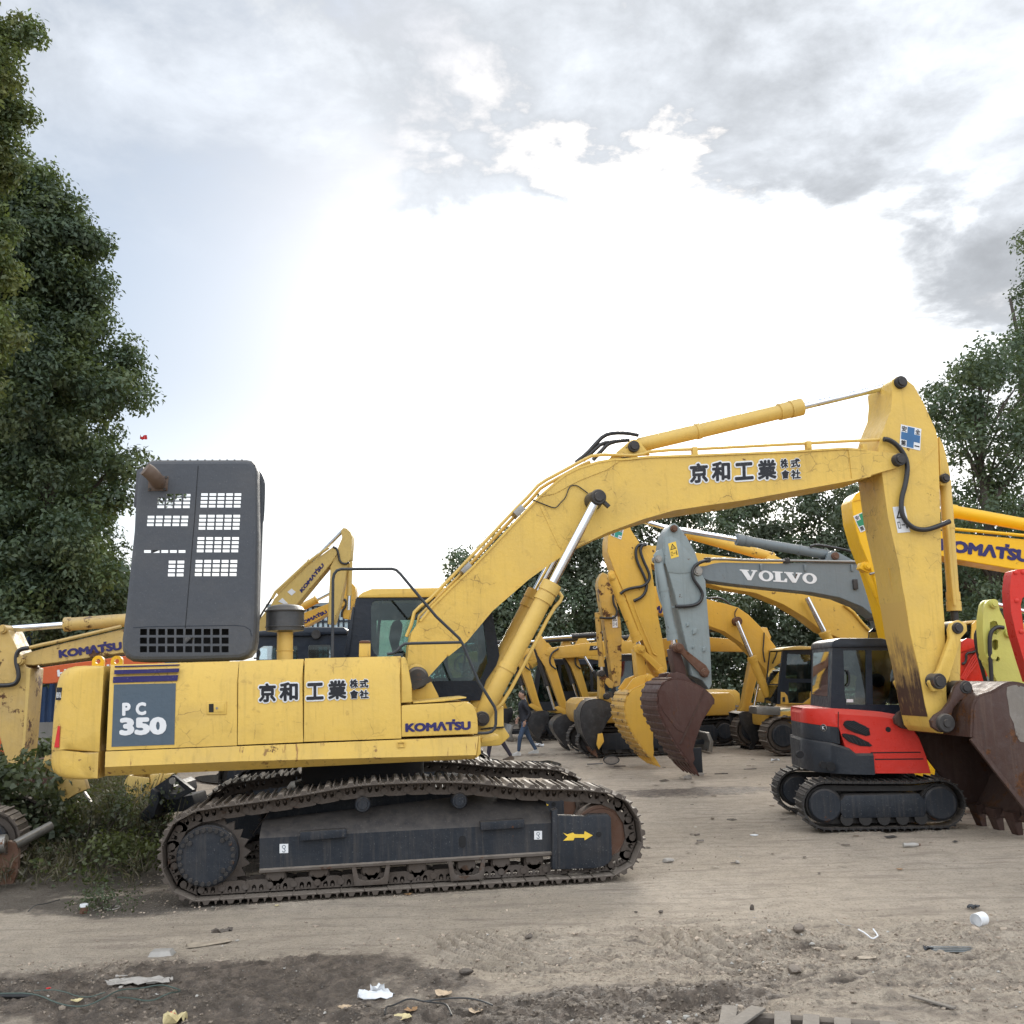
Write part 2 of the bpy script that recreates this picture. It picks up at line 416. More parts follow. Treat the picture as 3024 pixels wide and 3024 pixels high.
# photograph zoom windows: sub-picture coordinates -> photo pixels
def Z(x0, y0, s): return lambda x, y: (x0 + x * s, y0 + y * s)
zA = Z(0, 1900, .41408); zB = Z(300, 1300, .41408); zC = Z(700, 1650, .41408); zD = Z(400, 2150, .41408); zE = Z(1150, 2150, .41408)
zF = Z(1400, 1650, .33651); zG = Z(1700, 1450, .44008); zH = Z(2250, 1750, .41412); zI = Z(1650, 1050, .36232); zJ = Z(2324, 1050, .41420)
zK = Z(0, 2500, .5176); zL = Z(1000, 2500, .5176); zM = Z(2000, 2400, .53002); zO = Z(0, 1750, .46563); zP = Z(1500, 1900, .31056)
zQ = Z(1200, 1250, .36232); zS = Z(740, 1700, .18634); zT = Z(1900, 1500, .41408); zU = Z(2640, 1980, .27948); zV = Z(2040, 1850, .23297)
zW = Z(2700, 1600, .25880)
def zz(z, *pts): return [z(*p) for p in pts]

class Rig:
    """a machine's own frame: origin on the ground, x along it, y away from its camera side"""
    def __init__(s, name, label, cat, px, Y, yaw=0.0, group=None, lift=0.0):
        d = ray(px, 1990 - .028 * (px - 1512)); s.O = Vector((d.x / d.y * Y, Y, lift)); s.yaw = yaw
        s.ca, s.sa = math.cos(yaw), math.sin(yaw)
        s.root = tag(empty(name, s.O, yaw), label, cat, group); s.lift = lift
    def p(s, px, w):
        """photo pixel on the plane y=w -> (x, z)"""
        d = ray(*px); n = Vector((-s.sa, s.ca, 0)); o = Vector((0, 0, CAM_H))
        t = (s.O + n * w - o).dot(n) / d.dot(n); q = o + d * t - s.O
        return (q.x * s.ca + q.y * s.sa, q.z)
    def pl(s, pts, w): return [s.p(a, w) for a in pts]
    def p3(s, px, w): a = s.p(px, w); return (a[0], w, a[1])
    def m(s, px, w):
        """metres per photo pixel at that point"""
        a = s.p3(px, w); wx = s.O + Vector((a[0] * s.ca - a[1] * s.sa, a[0] * s.sa + a[1] * s.ca, a[2])) - Vector((0, 0, CAM_H))
        return -(CM.transposed() @ wx).z / FPX
    def b(s, mb, name, mat, parent=None, smooth=35): return mb.build(name, mat, parent or s.root, smooth)

# ------------------------------------------------------------------ lettering
_tc = {}
def text_geo(txt, bold):
    k = (txt, bold)
    if k not in _tc:
        cu = bpy.data.curves.new('t', 'FONT'); cu.body = txt; cu.size = 1; cu.offset = bold; cu.extrude = .004; cu.resolution_u = 3
        o = bpy.data.objects.new('t', cu); COL.objects.link(o)
        me = bpy.data.meshes.new_from_object(o.evaluated_get(bpy.context.evaluated_depsgraph_get()))
        vs = [v.co.copy() for v in me.vertices]; fs = [tuple(p.vertices) for p in me.polygons]
        bpy.data.objects.remove(o); bpy.data.curves.remove(cu); bpy.data.meshes.remove(me)
        _tc[k] = (vs, fs)
    return _tc[k]
def lettering(mb, txt, q00, q10, q01, w, bold=.0, th=.003, box=None):
    """text whose thin ink box maps on three (x, z) corners, thickened by shifted copies a hair apart in depth"""
    vs, fs = text_geo(txt, 0.0)
    x0, x1 = min(v.x for v in vs), max(v.x for v in vs); y0, y1 = min(v.y for v in vs), max(v.y for v in vs)
    k = bold if box is None else box                 # the stroke growth that the corners already include
    x0 -= k; x1 += k; y0 -= k; y1 += k
    a, b, c = Vector(q00), Vector(q10), Vector(q01)
    n = 0 if bold <= 0 else 8 if bold < .05 else 12
    sh = [(0, 0)] + [(bold * math.cos(2 * math.pi * i / n), bold * math.sin(2 * math.pi * i / n)) for i in range(n)]
    if bold >= .07: sh += [(bold * .5 * math.cos(2 * math.pi * i / 6), bold * .5 * math.sin(2 * math.pi * i / 6)) for i in range(6)]
    for i, (dx, dy) in enumerate(sh):
        out = []; dw = i * .00012
        for v in vs:
            p = a + (b - a) * ((v.x + dx - x0) / (x1 - x0)) + (c - a) * ((v.y + dy - y0) / (y1 - y0))
            out.append((p.x, w - dw - (th / 2 if v.z > 0 else -th / 2), p.y))
        mb.add(out, fs)
    return mb
def poly_letters(mb, glyphs, q00, q10, q01, w, th=.003):
    a, b, c = Vector(q00), Vector(q10), Vector(q01)
    f = lambda p: tuple(a + (b - a) * p[0] + (c - a) * p[1])
    for outer, holes in glyphs:
        mb.holed([f(p) for p in outer], [[f(p) for p in h] for h in holes], w - th, w)
    return mb
def ell(cx, cy, rx, ry, n=24): return [(cx + rx * math.cos(2 * math.pi * i / n), cy + ry * math.sin(2 * math.pi * i / n)) for i in range(n)]
def circ(c, r, n=24): return ell(c[0], c[1], r, r, n)
def maker_word(rig, q, w, parent, mat='ink_navy', bold=.062):
    """the navy maker's word with its raised square after the T"""
    mb = MB(); q = rig.pl(q, w); a, b, c = map(Vector, q)
    lettering(mb, 'KOM\u039bTSU', a, b, c, w, bold)
    ux, uz = (b - a), (c - a)
    s = [a + ux * fx + uz * fz for fx, fz in ((.715, .98), (.762, .98), (.762, 1.22), (.715, 1.22))]
    mb.prism([tuple(p) for p in s], w - .0018, w + .0018)
    return rig.b(mb, 'maker_lettering', mat, parent, 0)
def safety_sticker(rig, q, w, parent, inkmat, chars=True):
    """white square with a coloured cross and four characters; q: low left, low right, high left pixels"""
    a, b, c = map(Vector, rig.pl(q, w)); f = lambda x, y: tuple(a + (b - a) * x + (c - a) * y)
    base = rig.b(MB().prism([f(0, 0), f(1, 0), f(1, 1), f(0, 1)], w - .004, w, 0), 'safety_sticker', 'white_decal', parent, 0)
    k, m = .33, .67
    cr = [(k, .04), (m, .04), (m, k), (.96, k), (.96, m), (m, m), (m, .96), (k, .96), (k, m), (.04, m), (.04, k), (k, k)]
    rig.b(MB().prism([f(*p) for p in cr], w - .0065, w - .004), 'cross', inkmat, base, 0)
    if chars:
        mb = MB()
        for ch, x, y in (('\u5b89', .05, .70), ('\u5168', .71, .70), ('\u7b2c', .05, .05)):
            lettering(mb, ch, f(x, y), f(x + .24, y), f(x, y + .25), w - .006, .018)
        mb.prism([f(.72, .14), f(.95, .14), f(.95, .19), f(.72, .19)], w - .0075, w - .004)
        rig.b(mb, 'characters', 'ink_black', base, 0)
    return base
def warning_sticker(rig, q, w, parent, basemat='white_decal'):
    a, b, c = map(Vector, rig.pl(q, w)); f = lambda x, y: tuple(a + (b - a) * x + (c - a) * y)
    base = rig.b(MB().prism([f(0, 0), f(1, 0), f(1, 1), f(0, 1)], w - .004, w), 'warning_sticker', basemat, parent, 0)
    mb = MB(); mb.holed([f(.12, .55), f(.88, .55), f(.5, .94)], [[f(.27, .60), f(.73, .60), f(.5, .83)]], w - .006, w - .004)
    mb.prism([f(.46, .63), f(.54, .63), f(.54, .74), f(.46, .74)], w - .006, w - .004)
    mb.holed([f(.12, .16), f(.34, .16), f(.34, .42), f(.12, .42)], [[f(.16, .19), f(.30, .19), f(.30, .39), f(.16, .39)]], w - .006, w - .004)
    mb.prism([f(.42, .27), f(.70, .27), f(.70, .31), f(.42, .31)], w - .006, w - .004)
    mb.prism([f(.76, .14), f(.88, .14), f(.86, .44), f(.78, .44)], w - .006, w - .004)
    rig.b(mb, 'warning_symbol', 'ink_black', base, 0)
    return base

# ------------------------------------------------------------------ machine pieces
def ram(rig, a, b, w, r, rod, split, mat='yellow_cyl', names=('cylinder', 'rod'), rings=True, parent=None):
    """hydraulic ram from the barrel foot a to the rod eye b ((x,z) points); split = share taken by the barrel"""
    a, b = Vector((a[0], w, a[1])), Vector((b[0], w, b[1])); d = b - a; L = d.length; t = d / L
    s = L * split; pr = [(0, r * .8), (.03, r), (s * .35, r), (s * .35, r * 1.10), (s * .35 + .06, r * 1.10), (s * .35 + .06, r), (s * .86, r), (s * .86, r * 1.16),
         (s * .92, r * 1.16), (s * .92, r * 1.08), (s * .93, r * 1.08), (s * .93, r * 1.22), (s, r * 1.22), (s, rod * 1.1)]
    if not rings: pr = [(0, r * .8), (.02, r), (s * .94, r), (s * .94, r * 1.12), (s, r * 1.12), (s, rod * 1.05)]
    o = rig.b(MB().lathe(a, t, pr, 20), names[0], mat, parent)
    rig.b(MB().cyl(a + t * (s - .02), b, rod, n=16), names[1], 'chrome', o)
    return o
def pin(mb, c, r, w0, w1, step=True):
    """a pivot boss across the machine with a smaller cap on the camera side"""
    mb.lathe((c[0], w0, c[1]), (0, 1, 0), [(-.035, r * .5), (-.035, r * .62), (-.012, r * .66), (-.012, r * .92), (0, r), (w1 - w0, r), (w1 - w0 + .03, r * .6)], 22)
    return mb
def bucket(rig, prof, front, w0, w1, mat, tmat=None, ribs=0, teeth=5, th=.03, tooth=.24, parent=None, ribmat=None, tdir=None, ttw=.055):
    """open bucket shell. prof: mouth top -> round the back -> lip (x,z); front: side-plate edge from lip back to the mouth top"""
    o = rig.b(MB().strip(prof, -th if area2(prof + front) > 0 else th, w0 + .01, w1 - .01), 'bucket', mat, parent)
    for wa, wb in ((w0, w0 + .03), (w1 - .03, w1)):
        rig.b(MB().prism(prof + front, wa, wb, .004), 'side_plate', mat, o)
    e = Vector(prof[-1]); t = Vector(tdir).normalized() if tdir else (e - Vector(prof[-3])).normalized()
    nn = Vector((-t.y, t.x))
    for k in range(teeth):
        w = w0 + .06 + ttw + (w1 - w0 - .12 - 2 * ttw) * k / (teeth - 1); p = e - t * .10
        rings = []
        for s_, hw, hh in ((0, ttw, .05), (.11, ttw * 1.04, .05), (.11, ttw * .86, .058), (.11 + tooth * .55, ttw * .72, .034), (.11 + tooth, ttw * .42, .010)):
            c = p + t * s_
            rings.append([(c.x + nn.x * hh * j, w + hw * i, c.y + nn.y * hh * j) for i, j in ((-1, -1), (1, -1), (1, 1), (-1, 1))])
        rig.b(MB().section(rings), 'bucket_tooth', tmat or mat, o)
    if ribs:
        L = [0.0]
        for i in range(1, len(prof)): L.append(L[-1] + (Vector(prof[i]) - Vector(prof[i - 1])).length)
        sg = -1 if area2(prof + front) > 0 else 1; mb = MB()
        for k in range(ribs):
            s_ = L[-1] * (.36 + .60 * k / max(1, ribs - 1)); i = max(j for j in range(len(L) - 1) if L[j] <= s_)
            p0, p1 = Vector(prof[i]), Vector(prof[i + 1]); t2 = (p1 - p0).normalized(); c = p0 + t2 * (s_ - L[i]); n2 = Vector((-t2.y, t2.x)) * sg
            hl = L[-1] * .60 / ribs * .30
            mb.prism([tuple(c - t2 * hl + n2 * th * .5), tuple(c + t2 * hl + n2 * th * .5), tuple(c + t2 * hl * .8 + n2 * (th + .022)), tuple(c - t2 * hl * .8 + n2 * (th + .022))], w0 - .012, w1 + .012, .004)
        rig.b(mb, 'wear_strip', ribmat or mat, o)
    return o
def belt_points(path, n):
    P = [Vector(p) for p in path]; L = [0.0]
    for i in range(len(P)): L.append(L[-1] + (P[(i + 1) % len(P)] - P[i]).length)
    out = []
    for k in range(n):
        s_ = L[-1] * k / n; i = max(j for j in range(len(P)) if L[j] <= s_); d = P[(i + 1) % len(P)] - P[i]
        out.append(P[i] + d * ((s_ - L[i]) / max(d.length, 1e-9)))
    return out, L[-1]
def stadium(u0, u1, z0, z1, sag=.0, n=8):
    """closed belt path, counter-clockwise seen from the camera side"""
    r = (z1 - z0) / 2; c = (z0 + z1) / 2; p = []
    for i in range(n + 1): a = -math.pi / 2 + math.pi * i / n; p.append((u1 - r + r * math.cos(a), c + r * math.sin(a)))
    if sag: p += [(u1 * .7 + u0 * .3, z1 - sag), (u1 * .4 + u0 * .6, z1 - sag * .6)]
    for i in range(n + 1): a = math.pi / 2 + math.pi * i / n; p.append((u0 + r + r * math.cos(a), c + r * math.sin(a)))
    return p
def crawler(rig, u0, u1, z1, w0, w1, shoes=36, mats=('track_dark', 'black_frame'), parent=None, hub=.62):
    """one simple crawler: belt of ribbed shoes, side frame, drive hub and idler"""
    path = stadium(u0, u1, .045, z1, .03); pts, L = belt_points(path, shoes); mb = MB(); k = len(pts); p = L / shoes
    for i in range(k):
        a, b = pts[i], pts[(i + 1) % k]; t = (b - a).normalized(); n_ = Vector((t.y, -t.x)); c = (a + b) / 2
        f = lambda x, y: (c.x + t.x * x + n_.x * y, c.y + t.y * x + n_.y * y)
        mb.prism([f(-p * .47, -.012), f(p * .47, -.012), f(p * .47, .012), f(p * .14, .012), f(p * .08, .042), f(-.02 * p, .042), f(-.08 * p, .012), f(-p * .47, .012)], w0, w1)
    ins = offset_poly(path, .05); ins2 = offset_poly(path, .12)
    o = rig.b(mb, 'track_belt', mats[0], parent)
    rig.b(MB().holed(ins, [ins2], w0 + (w1 - w0) * .3, w1 - (w1 - w0) * .3), 'track_chain', mats[0], o)
    r = (z1 - .045) / 2; zc = (z1 + .045) / 2; wm = (w0 + w1) / 2
    fr = [(u0 + r * 1.75, .17), (u1 - r * 1.75, .17), (u1 - r * 1.5, zc), (u1 - r * 1.9, z1 - .17), (u0 + r * 1.9, z1 - .17), (u0 + r * 1.5, zc)]
    rig.b(MB().prism(fr, w0 + .03, w1 - .05, .03), 'track_frame', mats[1], parent)
    for uc, nm in ((u0 + r, 'drive_sprocket'), (u1 - r, 'idler_wheel')):
        h = rig.b(MB().lathe((uc, w0 + .10, zc), (0, 1, 0), [(0, r * .2), (0, r * .80), (w1 - w0 - .2, r * .80), (w1 - w0 - .2, r * .2)], 28), nm, mats[0], parent)
        rig.b(MB().lathe((uc, w0 + .02, zc), (0, 1, 0), [(0, r * .1), (0, r * hub * .9), (.02, r * hub), (.09, r * hub)], 24), 'hub_cover', mats[1], h)
    rol = None
    for k in range(5):
        uc = u0 + r * 1.9 + (u1 - u0 - r * 3.8) * k / 4
        if rol is None: rol = rig.b(MB().cyl((0, w0 + .04, .16), (0, w1 - .06, .16), .085, n=14), 'track_roller', mats[0], parent); q_ = rol
        else: q_ = rol.copy(); COL.objects.link(q_)
        q_.location = (uc, 0, 0)
    return o
def house(rig, u0, u1, w0, w1, z0, z1, mat, cab=None, cabmat='cab_dark', facing=-1, glassm='tinted_glass', roofmat=None, bev=.07):
    """upper body of a working machine with engine cover and a glazed cab; facing -1 looks to low x"""
    body = rig.b(MB().prism([(u0, z0), (u1 - .12, z0), (u1, z0 + .2), (u1, z1 - .12), (u1 - .15, z1), (u0 + .9 if facing < 0 else u0, z1), (u0 + .85 if facing < 0 else u0, z0 + .45), (u0, z0 + .42)], w0, w1, bev), 'body', mat)
    rig.b(MB().cyl(((u0 + u1) / 2 - .2, (w0 + w1) / 2, z0 - .25), ((u0 + u1) / 2 - .2, (w0 + w1) / 2, z0 - .003), .6, n=28), 'turntable', 'track_dark')
    if cab:
        c0, c1, cw0, cw1, cz0, cz1 = cab; fs = .10 if facing < 0 else -.10
        outer = [(c0, cz0), (c1, cz0), (c1, cz1 - .12), (c1 - .1, cz1), (c0 + .32, cz1), (c0 + .22, cz1 - .08), (c0 - .02, cz0 + .62)] if facing < 0 else \
                [(c0, cz0), (c1, cz0), (c1 + .02, cz0 + .62), (c1 - .22, cz1 - .08), (c1 - .32, cz1), (c0 + .1, cz1), (c0, cz1 - .12)]
        mid = (c0 + c1) / 2 + (.15 if facing < 0 else -.15)
        h1 = [(c0 + .13, cz0 + .30), (mid - .05, cz0 + .30), (mid - .05, cz1 - .16), (c0 + (.34 if facing < 0 else .13), cz1 - .16)]
        h2 = [(mid + .05, cz0 + .62), (c1 - .11, cz0 + .62), (c1 - (.11 if facing < 0 else .34), cz1 - .16), (mid + .05, cz1 - .16)]
        if facing > 0: h1, h2 = [(c0 + .11, cz0 + .62), (mid - .05, cz0 + .62), (mid - .05, cz1 - .16), (c0 + .11, cz1 - .16)], [(mid + .05, cz0 + .30), (c1 - .13, cz0 + .30), (c1 - .34, cz1 - .16), (mid + .05, cz1 - .16)]
        cabo = rig.b(MB().holed(outer, [h1, h2], cw0, cw0 + .05), 'cab', cabmat)
        rig.b(MB().holed(outer, [h1, h2], cw1 - .05, cw1), 'far_wall', cabmat, cabo)
        rig.b(MB().prism([(c0 + .3 if facing < 0 else c0, cz1 - .05), (c1 if facing < 0 else c1 - .3, cz1 - .05), (c1 - .1 if facing < 0 else c1 - .36, cz1 + .035), (c0 + .36 if facing < 0 else c0 + .1, cz1 + .035)], cw0 - .01, cw1 + .01, .03), 'cab_roof', roofmat or cabmat, cabo)
        bx = c1 - .05 if facing < 0 else c0
        rig.b(MB().box(bx, bx + .05, cw0 + .05, cw1 - .05, cz0, cz0 + .7), 'rear_wall', cabmat, cabo)
        for h in (h1, h2):
            rig.b(MB().prism(offset_poly(h, -.01), cw0 + .02, cw0 + .03), 'window_pane', glassm, cabo, 0)
            rig.b(MB().prism(offset_poly(h, -.01), cw1 - .03, cw1 - .02), 'window_pane', glassm, cabo, 0)
        f0, f1 = ((c0 + .0, cz0 + .62), (c0 + .22, cz1 - .1)) if facing < 0 else ((c1, cz0 + .62), (c1 - .22, cz1 - .1))
        rig.b(MB().strip([f0, f1], .012, cw0 + .05, cw1 - .05), 'windscreen', glassm, cabo, 0)
        sx = (c0 + c1) / 2 + .1 * -facing
        rig.b(MB().box(sx - .22, sx + .22, (cw0 + cw1) / 2 - .22, (cw0 + cw1) / 2 + .22, cz0 + .35, cz0 + .5, .03).box(sx + .13 * -facing * 1.0 - .06, sx + .13 * -facing + .06, (cw0 + cw1) / 2 - .2, (cw0 + cw1) / 2 + .2, cz0 + .5, cz0 + 1.12, .04), 'seat', 'seat_fabric', cabo)
    return body
# where the front excavator stands: its frame is set first, the ground is pressed flat under it
g0, g1 = ground(560, 2681), ground(1828, 2604)
E = Rig('tracked_excavator', 'large yellow tracked excavator with raised dark engine hood, parked side-on in front', 'excavator', 1200, 10, math.atan2(g1.y - g0.y, g1.x - g0.x))
mid = g0 + (g1 - g0) * .5
E.O = Vector((mid.x, mid.y, 0)); E.root.location = E.O
# ------------------------------------------------------------------ ground: one sheet, finely modelled near the camera
rng = np.random.default_rng(11)
_perm = rng.permutation(4096)
def vnoise(x, y, seed=0):
    xi, yi = np.floor(x).astype(int), np.floor(y).astype(int); fx, fy = x - xi, y - yi
    fx, fy = fx * fx * fx * (fx * (fx * 6 - 15) + 10), fy * fy * fy * (fy * (fy * 6 - 15) + 10)
    h = lambda a, b: _perm[(_perm[(a * 131 + seed * 977) % 4096] + b * 57) % 4096] / 4095.0
    return (h(xi, yi) * (1 - fx) + h(xi + 1, yi) * fx) * (1 - fy) + (h(xi, yi + 1) * (1 - fx) + h(xi + 1, yi + 1) * fx) * fy
def fbm(x, y, oct=4, seed=0, gain=.5):
    s, a, n = 0, 1.0, 0
    for k in range(oct): s = s + a * vnoise(x * 2 ** k + 17.3 * k, y * 2 ** k + 5.1 * k, seed + k); n += a; a *= gain
    return s / n
sst = lambda x, a, b: (lambda t: t * t * (3 - 2 * t))(np.clip((x - a) / (b - a), 0, 1))
def gpt(x, y): v = ground(x, y); return v.x, v.y
def ellw(X, Y, c, rx, ry, soft=.35, rot=0.0, nz=.35, seed=40):
    """soft-edged patch with a ragged border"""
    dx, dy = X - c[0], Y - c[1]; ca, sa = math.cos(rot), math.sin(rot); u, v = (dx * ca + dy * sa) / rx, (-dx * sa + dy * ca) / ry
    d = np.sqrt(u * u + v * v) + (fbm(X * 1.7, Y * 1.7, 5, seed, .6) - .5) * 2 * nz
    return 1 - sst(d, 1 - soft, 1 + soft)
def ground_fields(X, Y):
    wet = np.maximum.reduce([ellw(X, Y, gpt(480, 2930), 2.1, .62, .6, 0, .6), ellw(X, Y, gpt(900, 2870), 1.1, .45, .6, .1, .7, 43), ellw(X, Y, gpt(1300, 3010), 2.0, .42, .6, 0, .7, 47), ellw(X, Y, gpt(1850, 2960), .9, .35, .4, .1, .5, 53) * .9,
                             ellw(X, Y, gpt(2750, 2975), 1.0, .4, .5, 0, .5, 59) * .35, ellw(X, Y, gpt(2400, 2880), 1.5, .7, .6, 0, .6, 61) * .34, ellw(X, Y, gpt(2650, 2445), .9, .28, .5, 0, .4, 67) * .7,
                             ellw(X, Y, gpt(2060, 2335), 1.6, .7, .5, 0, .5, 71) * .7, ellw(X, Y, gpt(1620, 2262), 2.2, .7, .5, 0, .5, 73) * .8, ellw(X, Y, gpt(1400, 2240), 4, 1.2, .5, 0, .5, 79) * .5])
    soil = np.maximum(ellw(X, Y, gpt(180, 2520), 3.4, 3.4, .3, 0, .35, 83), ellw(X, Y, gpt(420, 2670), 1.5, .55, .4, 0, .4, 89) * .8)
    soil = np.maximum(soil, sst(Y, 30, 44) * sst(X, -9, -4) * .8)
    near = sst(Y, 4.5, 6) * (1 - sst(Y, 15, 22))
    groove_shade = np.zeros_like(X)
    rough = np.clip(np.maximum(wet, ellw(X, Y, gpt(2350, 2830), 2.4, 1.1, .5, 0, .5, 97) * .8), 0, 1)
    h = (fbm(X * .35, Y * .35, 3, 1) - .5) * .05 + (fbm(X * 2.2, Y * 2.2, 4, 5, .55) - .5) * (.018 + .085 * rough) + (fbm(X * 6.5, Y * 6.5, 5, 9, .72) - .5) * (.008 + .135 * rough)
    rg = 1 - np.abs(fbm(X * 5.1, Y * 5.1, 4, 151, .6) - .5) * 4; h = h + rough * np.clip(rg, -.6, 1) * .016
    # curved grouser marks where a crawler turned
    for (cx, cy), r0, r1, a0, a1, sp, am in ((gpt(1760, 2725), .75, 1.75, 180, 262, .115, .026), (gpt(1760, 2700), .6, 1.3, 205, 285, .10, .018), (gpt(2330, 2760), .5, 1.3, 150, 260, .12, .022), (gpt(620, 2790), .4, 1.3, 250, 330, .12, .02)):
        dx, dy = X - cx, Y - cy; r = np.sqrt(dx * dx + dy * dy); a = np.degrees(np.arctan2(dy, dx)) % 360
        win = sst(r, r0, r0 + .25) * (1 - sst(r, r1 - .3, r1)) * sst(a, a0, a0 + 20) * (1 - sst(a, a1 - 22, a1))
        wob = (fbm(X * 3, Y * 3, 3, 31) - .5) * .12
        wv = np.clip(np.sin((r + wob) / sp * 2 * math.pi) * 1.5, -1, .8) * (.55 + .6 * fbm(X * 6, Y * 6, 2, 77))
        h = h * (1 - .8 * win) + win * am * 1.7 * wv; rough = rough * (1 - .6 * win); groove_shade = np.maximum(groove_shade, win * np.clip(-wv, 0, 1))
    # long scrape marks on the right
    sm = ellw(X, Y, gpt(2450, 2800), 2.8, 1.5, .5, 0, .4, 101)
    ang = .12; xs, ys = X * math.cos(ang) + Y * math.sin(ang), -X * math.sin(ang) + Y * math.cos(ang)
    sc = fbm(xs * .9, ys * 11, 3, 111, .6) - .5; h = h + sm * sc * .065; groove_shade = np.maximum(groove_shade, sm * np.clip(-sc * 4 - .1, 0, 1))
    # berms: low ridges of pushed mud
    for (c, rx, ry, am) in ((gpt(2190, 2800), .55, .12, .05), (gpt(2300, 2780), .28, .16, .07), (gpt(560, 2770), .9, .12, .03), (gpt(1600, 2740), 1.2, .12, .025)):
        h = h + ellw(X, Y, c, rx, ry, .6, .1, .4, 121) * am * (.6 + .8 * fbm(X * 7, Y * 7, 3, 131))
    calm = ellw(X, Y, (E.O.x, E.O.y + .3), 2.7, .55, .25, E.yaw, .1, 141)     # pressed flat under the near crawler
    h = h * near * (1 - calm) + (fbm(X * .3, Y * .3, 3, 3) - .5) * .05 * (1 - near) * sst(Y, 10, 18) - .012 * (1 - near) - .006
    wet = np.clip(wet + groove_shade * .46, 0, 1)  # trough shade of ruts and scrapes painted in through the wet mask
    return h, wet, soil, rough
def make_ground():
    xs = np.concatenate([-np.geomspace(400, 7.3, 34), np.arange(-7.2, 7.9, .029), np.geomspace(8, 400, 34)])
    ys = np.concatenate([np.linspace(-40, 5.2, 12), np.arange(5.35, 9.2, .021), np.arange(9.2, 12.4, .034), np.arange(12.45, 20, .10), np.geomspace(20.2, 700, 46)])
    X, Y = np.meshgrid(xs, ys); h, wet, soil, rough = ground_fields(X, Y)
    nx, ny = len(xs), len(ys); co = np.stack([X, Y, h], -1).reshape(-1, 3)
    i = np.arange(nx * ny).reshape(ny, nx); f = np.stack([i[:-1, :-1], i[:-1, 1:], i[1:, 1:], i[1:, :-1]], -1).reshape(-1, 4)
    me = bpy.data.meshes.new('ground'); me.vertices.add(len(co)); me.vertices.foreach_set('co', co.ravel())
    me.loops.add(f.size); me.loops.foreach_set('vertex_index', f.ravel()); me.polygons.add(len(f))
    me.polygons.foreach_set('loop_start', np.arange(len(f)) * 4); me.polygons.foreach_set('loop_total', np.full(len(f), 4)); me.update()
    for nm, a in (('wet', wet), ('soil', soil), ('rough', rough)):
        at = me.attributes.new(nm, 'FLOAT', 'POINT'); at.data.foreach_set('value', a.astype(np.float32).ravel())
    me.shade_smooth()
    m, q, b = bsdf_mat('dirt'); g = q.new('ShaderNodeNewGeometry').outputs['Position']
    at = lambda n: q.new('ShaderNodeAttribute', attribute_name=n).outputs['Fac']
    n1, n2, n3 = q.noise(g, .55, 6, .6), q.noise(g, 5, 7, .65), q.noise(g, 32, 5, .65)
    dry = q.mix(q.ramp(n1, .3, .7), (.52, .43, .325), (.61, .515, .405))
    dry = q.mix(q.ramp(n2, .35, .72, 0, .55), dry, (.36, .295, .23))
    dry = q.mix(q.ramp(n3, .50, .68, 0, .7), dry, (.27, .22, .17))
    mp = q.new('ShaderNodeMapping', {0: g, 2: (0, 0, .1), 3: (.8, 6.5, 1)}).outputs[0]
    dry = q.mix(q.ramp(q.noise(mp, 1.1, 6, .62), .48, .68, 0, .7), dry, (.31, .25, .195))
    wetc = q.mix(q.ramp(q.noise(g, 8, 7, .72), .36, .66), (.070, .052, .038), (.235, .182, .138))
    wf = q.ramp(q.math('ADD', at('wet'), q.math('MULTIPLY', q.math('SUBTRACT', n2, .5), .9)), .22, .70, 0, .95)  # mask holds real wet mud plus the painted trough shade
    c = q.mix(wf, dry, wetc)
    sf = q.ramp(q.math('ADD', at('soil'), q.math('MULTIPLY', q.math('SUBTRACT', n2, .5), .8)), .30, .75, 0, .9)
    c = q.mix(sf, c, q.mix(q.ramp(n3, .4, .6), (.065, .053, .040), (.13, .108, .085)))
    n4 = q.noise(g, 13, 6, .7)
    c = q.mix(q.math('MULTIPLY', q.ramp(n4, .50, .64), q.math('MULTIPLY', q.math('ADD', at('rough'), .10), .6)), c, (.095, .075, .058))
    c = q.mix(q.math('MULTIPLY', q.ramp(q.noise(g, 21, 5, .65), .58, .68), q.math('MULTIPLY', at('rough'), .5)), c, (.34, .29, .235))
    vo = q.new('ShaderNodeTexVoronoi', {'Vector': g, 'Scale': 46}); st = q.math('MULTIPLY', q.ramp(vo.outputs['Distance'], .34, .16), q.ramp(q.new('ShaderNodeSeparateColor', {0: vo.outputs['Color']}).outputs[0], .78, .84))
    c = q.mix(q.math('MULTIPLY', st, .7), c, q.mix(q.new('ShaderNodeSeparateColor', {0: vo.outputs['Color']}).outputs[1], (.13, .11, .09), (.46, .43, .38)))
    q.l.new(c, b.inputs['Base Color'])
    q.l.new(q.math('SUBTRACT', q.ramp(n2, .3, .7, .86, .97), q.math('MULTIPLY', wf, .32)), b.inputs['Roughness'])
    n5 = q.noise(g, 44, 7, .75)
    c = q.mix(q.math('MULTIPLY', q.ramp(n5, .51, .60), q.math('ADD', q.math('MULTIPLY', at('rough'), .40), .06)), c, (.105, .084, .066))
    q.l.new(c, b.inputs['Base Color'])
    hh = q.math('ADD', q.math('MULTIPLY', n5, .9), q.math('ADD', q.math('MULTIPLY', n3, .5), q.math('ADD', q.math('MULTIPLY', st, .6), q.math('MULTIPLY', q.noise(g, 90, 3, .6), .25))))
    bp = q.new('ShaderNodeBump', {'Height': hh, 'Strength': 1.0, 'Distance': .045}); q.l.new(bp.outputs[0], b.inputs['Normal'])
    me.materials.append(m)
    o = bpy.data.objects.new('ground', me); COL.objects.link(o); tag(o, kind='structure')
make_ground()
def gh(x, y): return float(ground_fields(np.array([[x]]), np.array([[y]]))[0][0, 0])
def gpos(px, py):
    v = ground(px, py); return Vector((v.x, v.y, gh(v.x, v.y)))

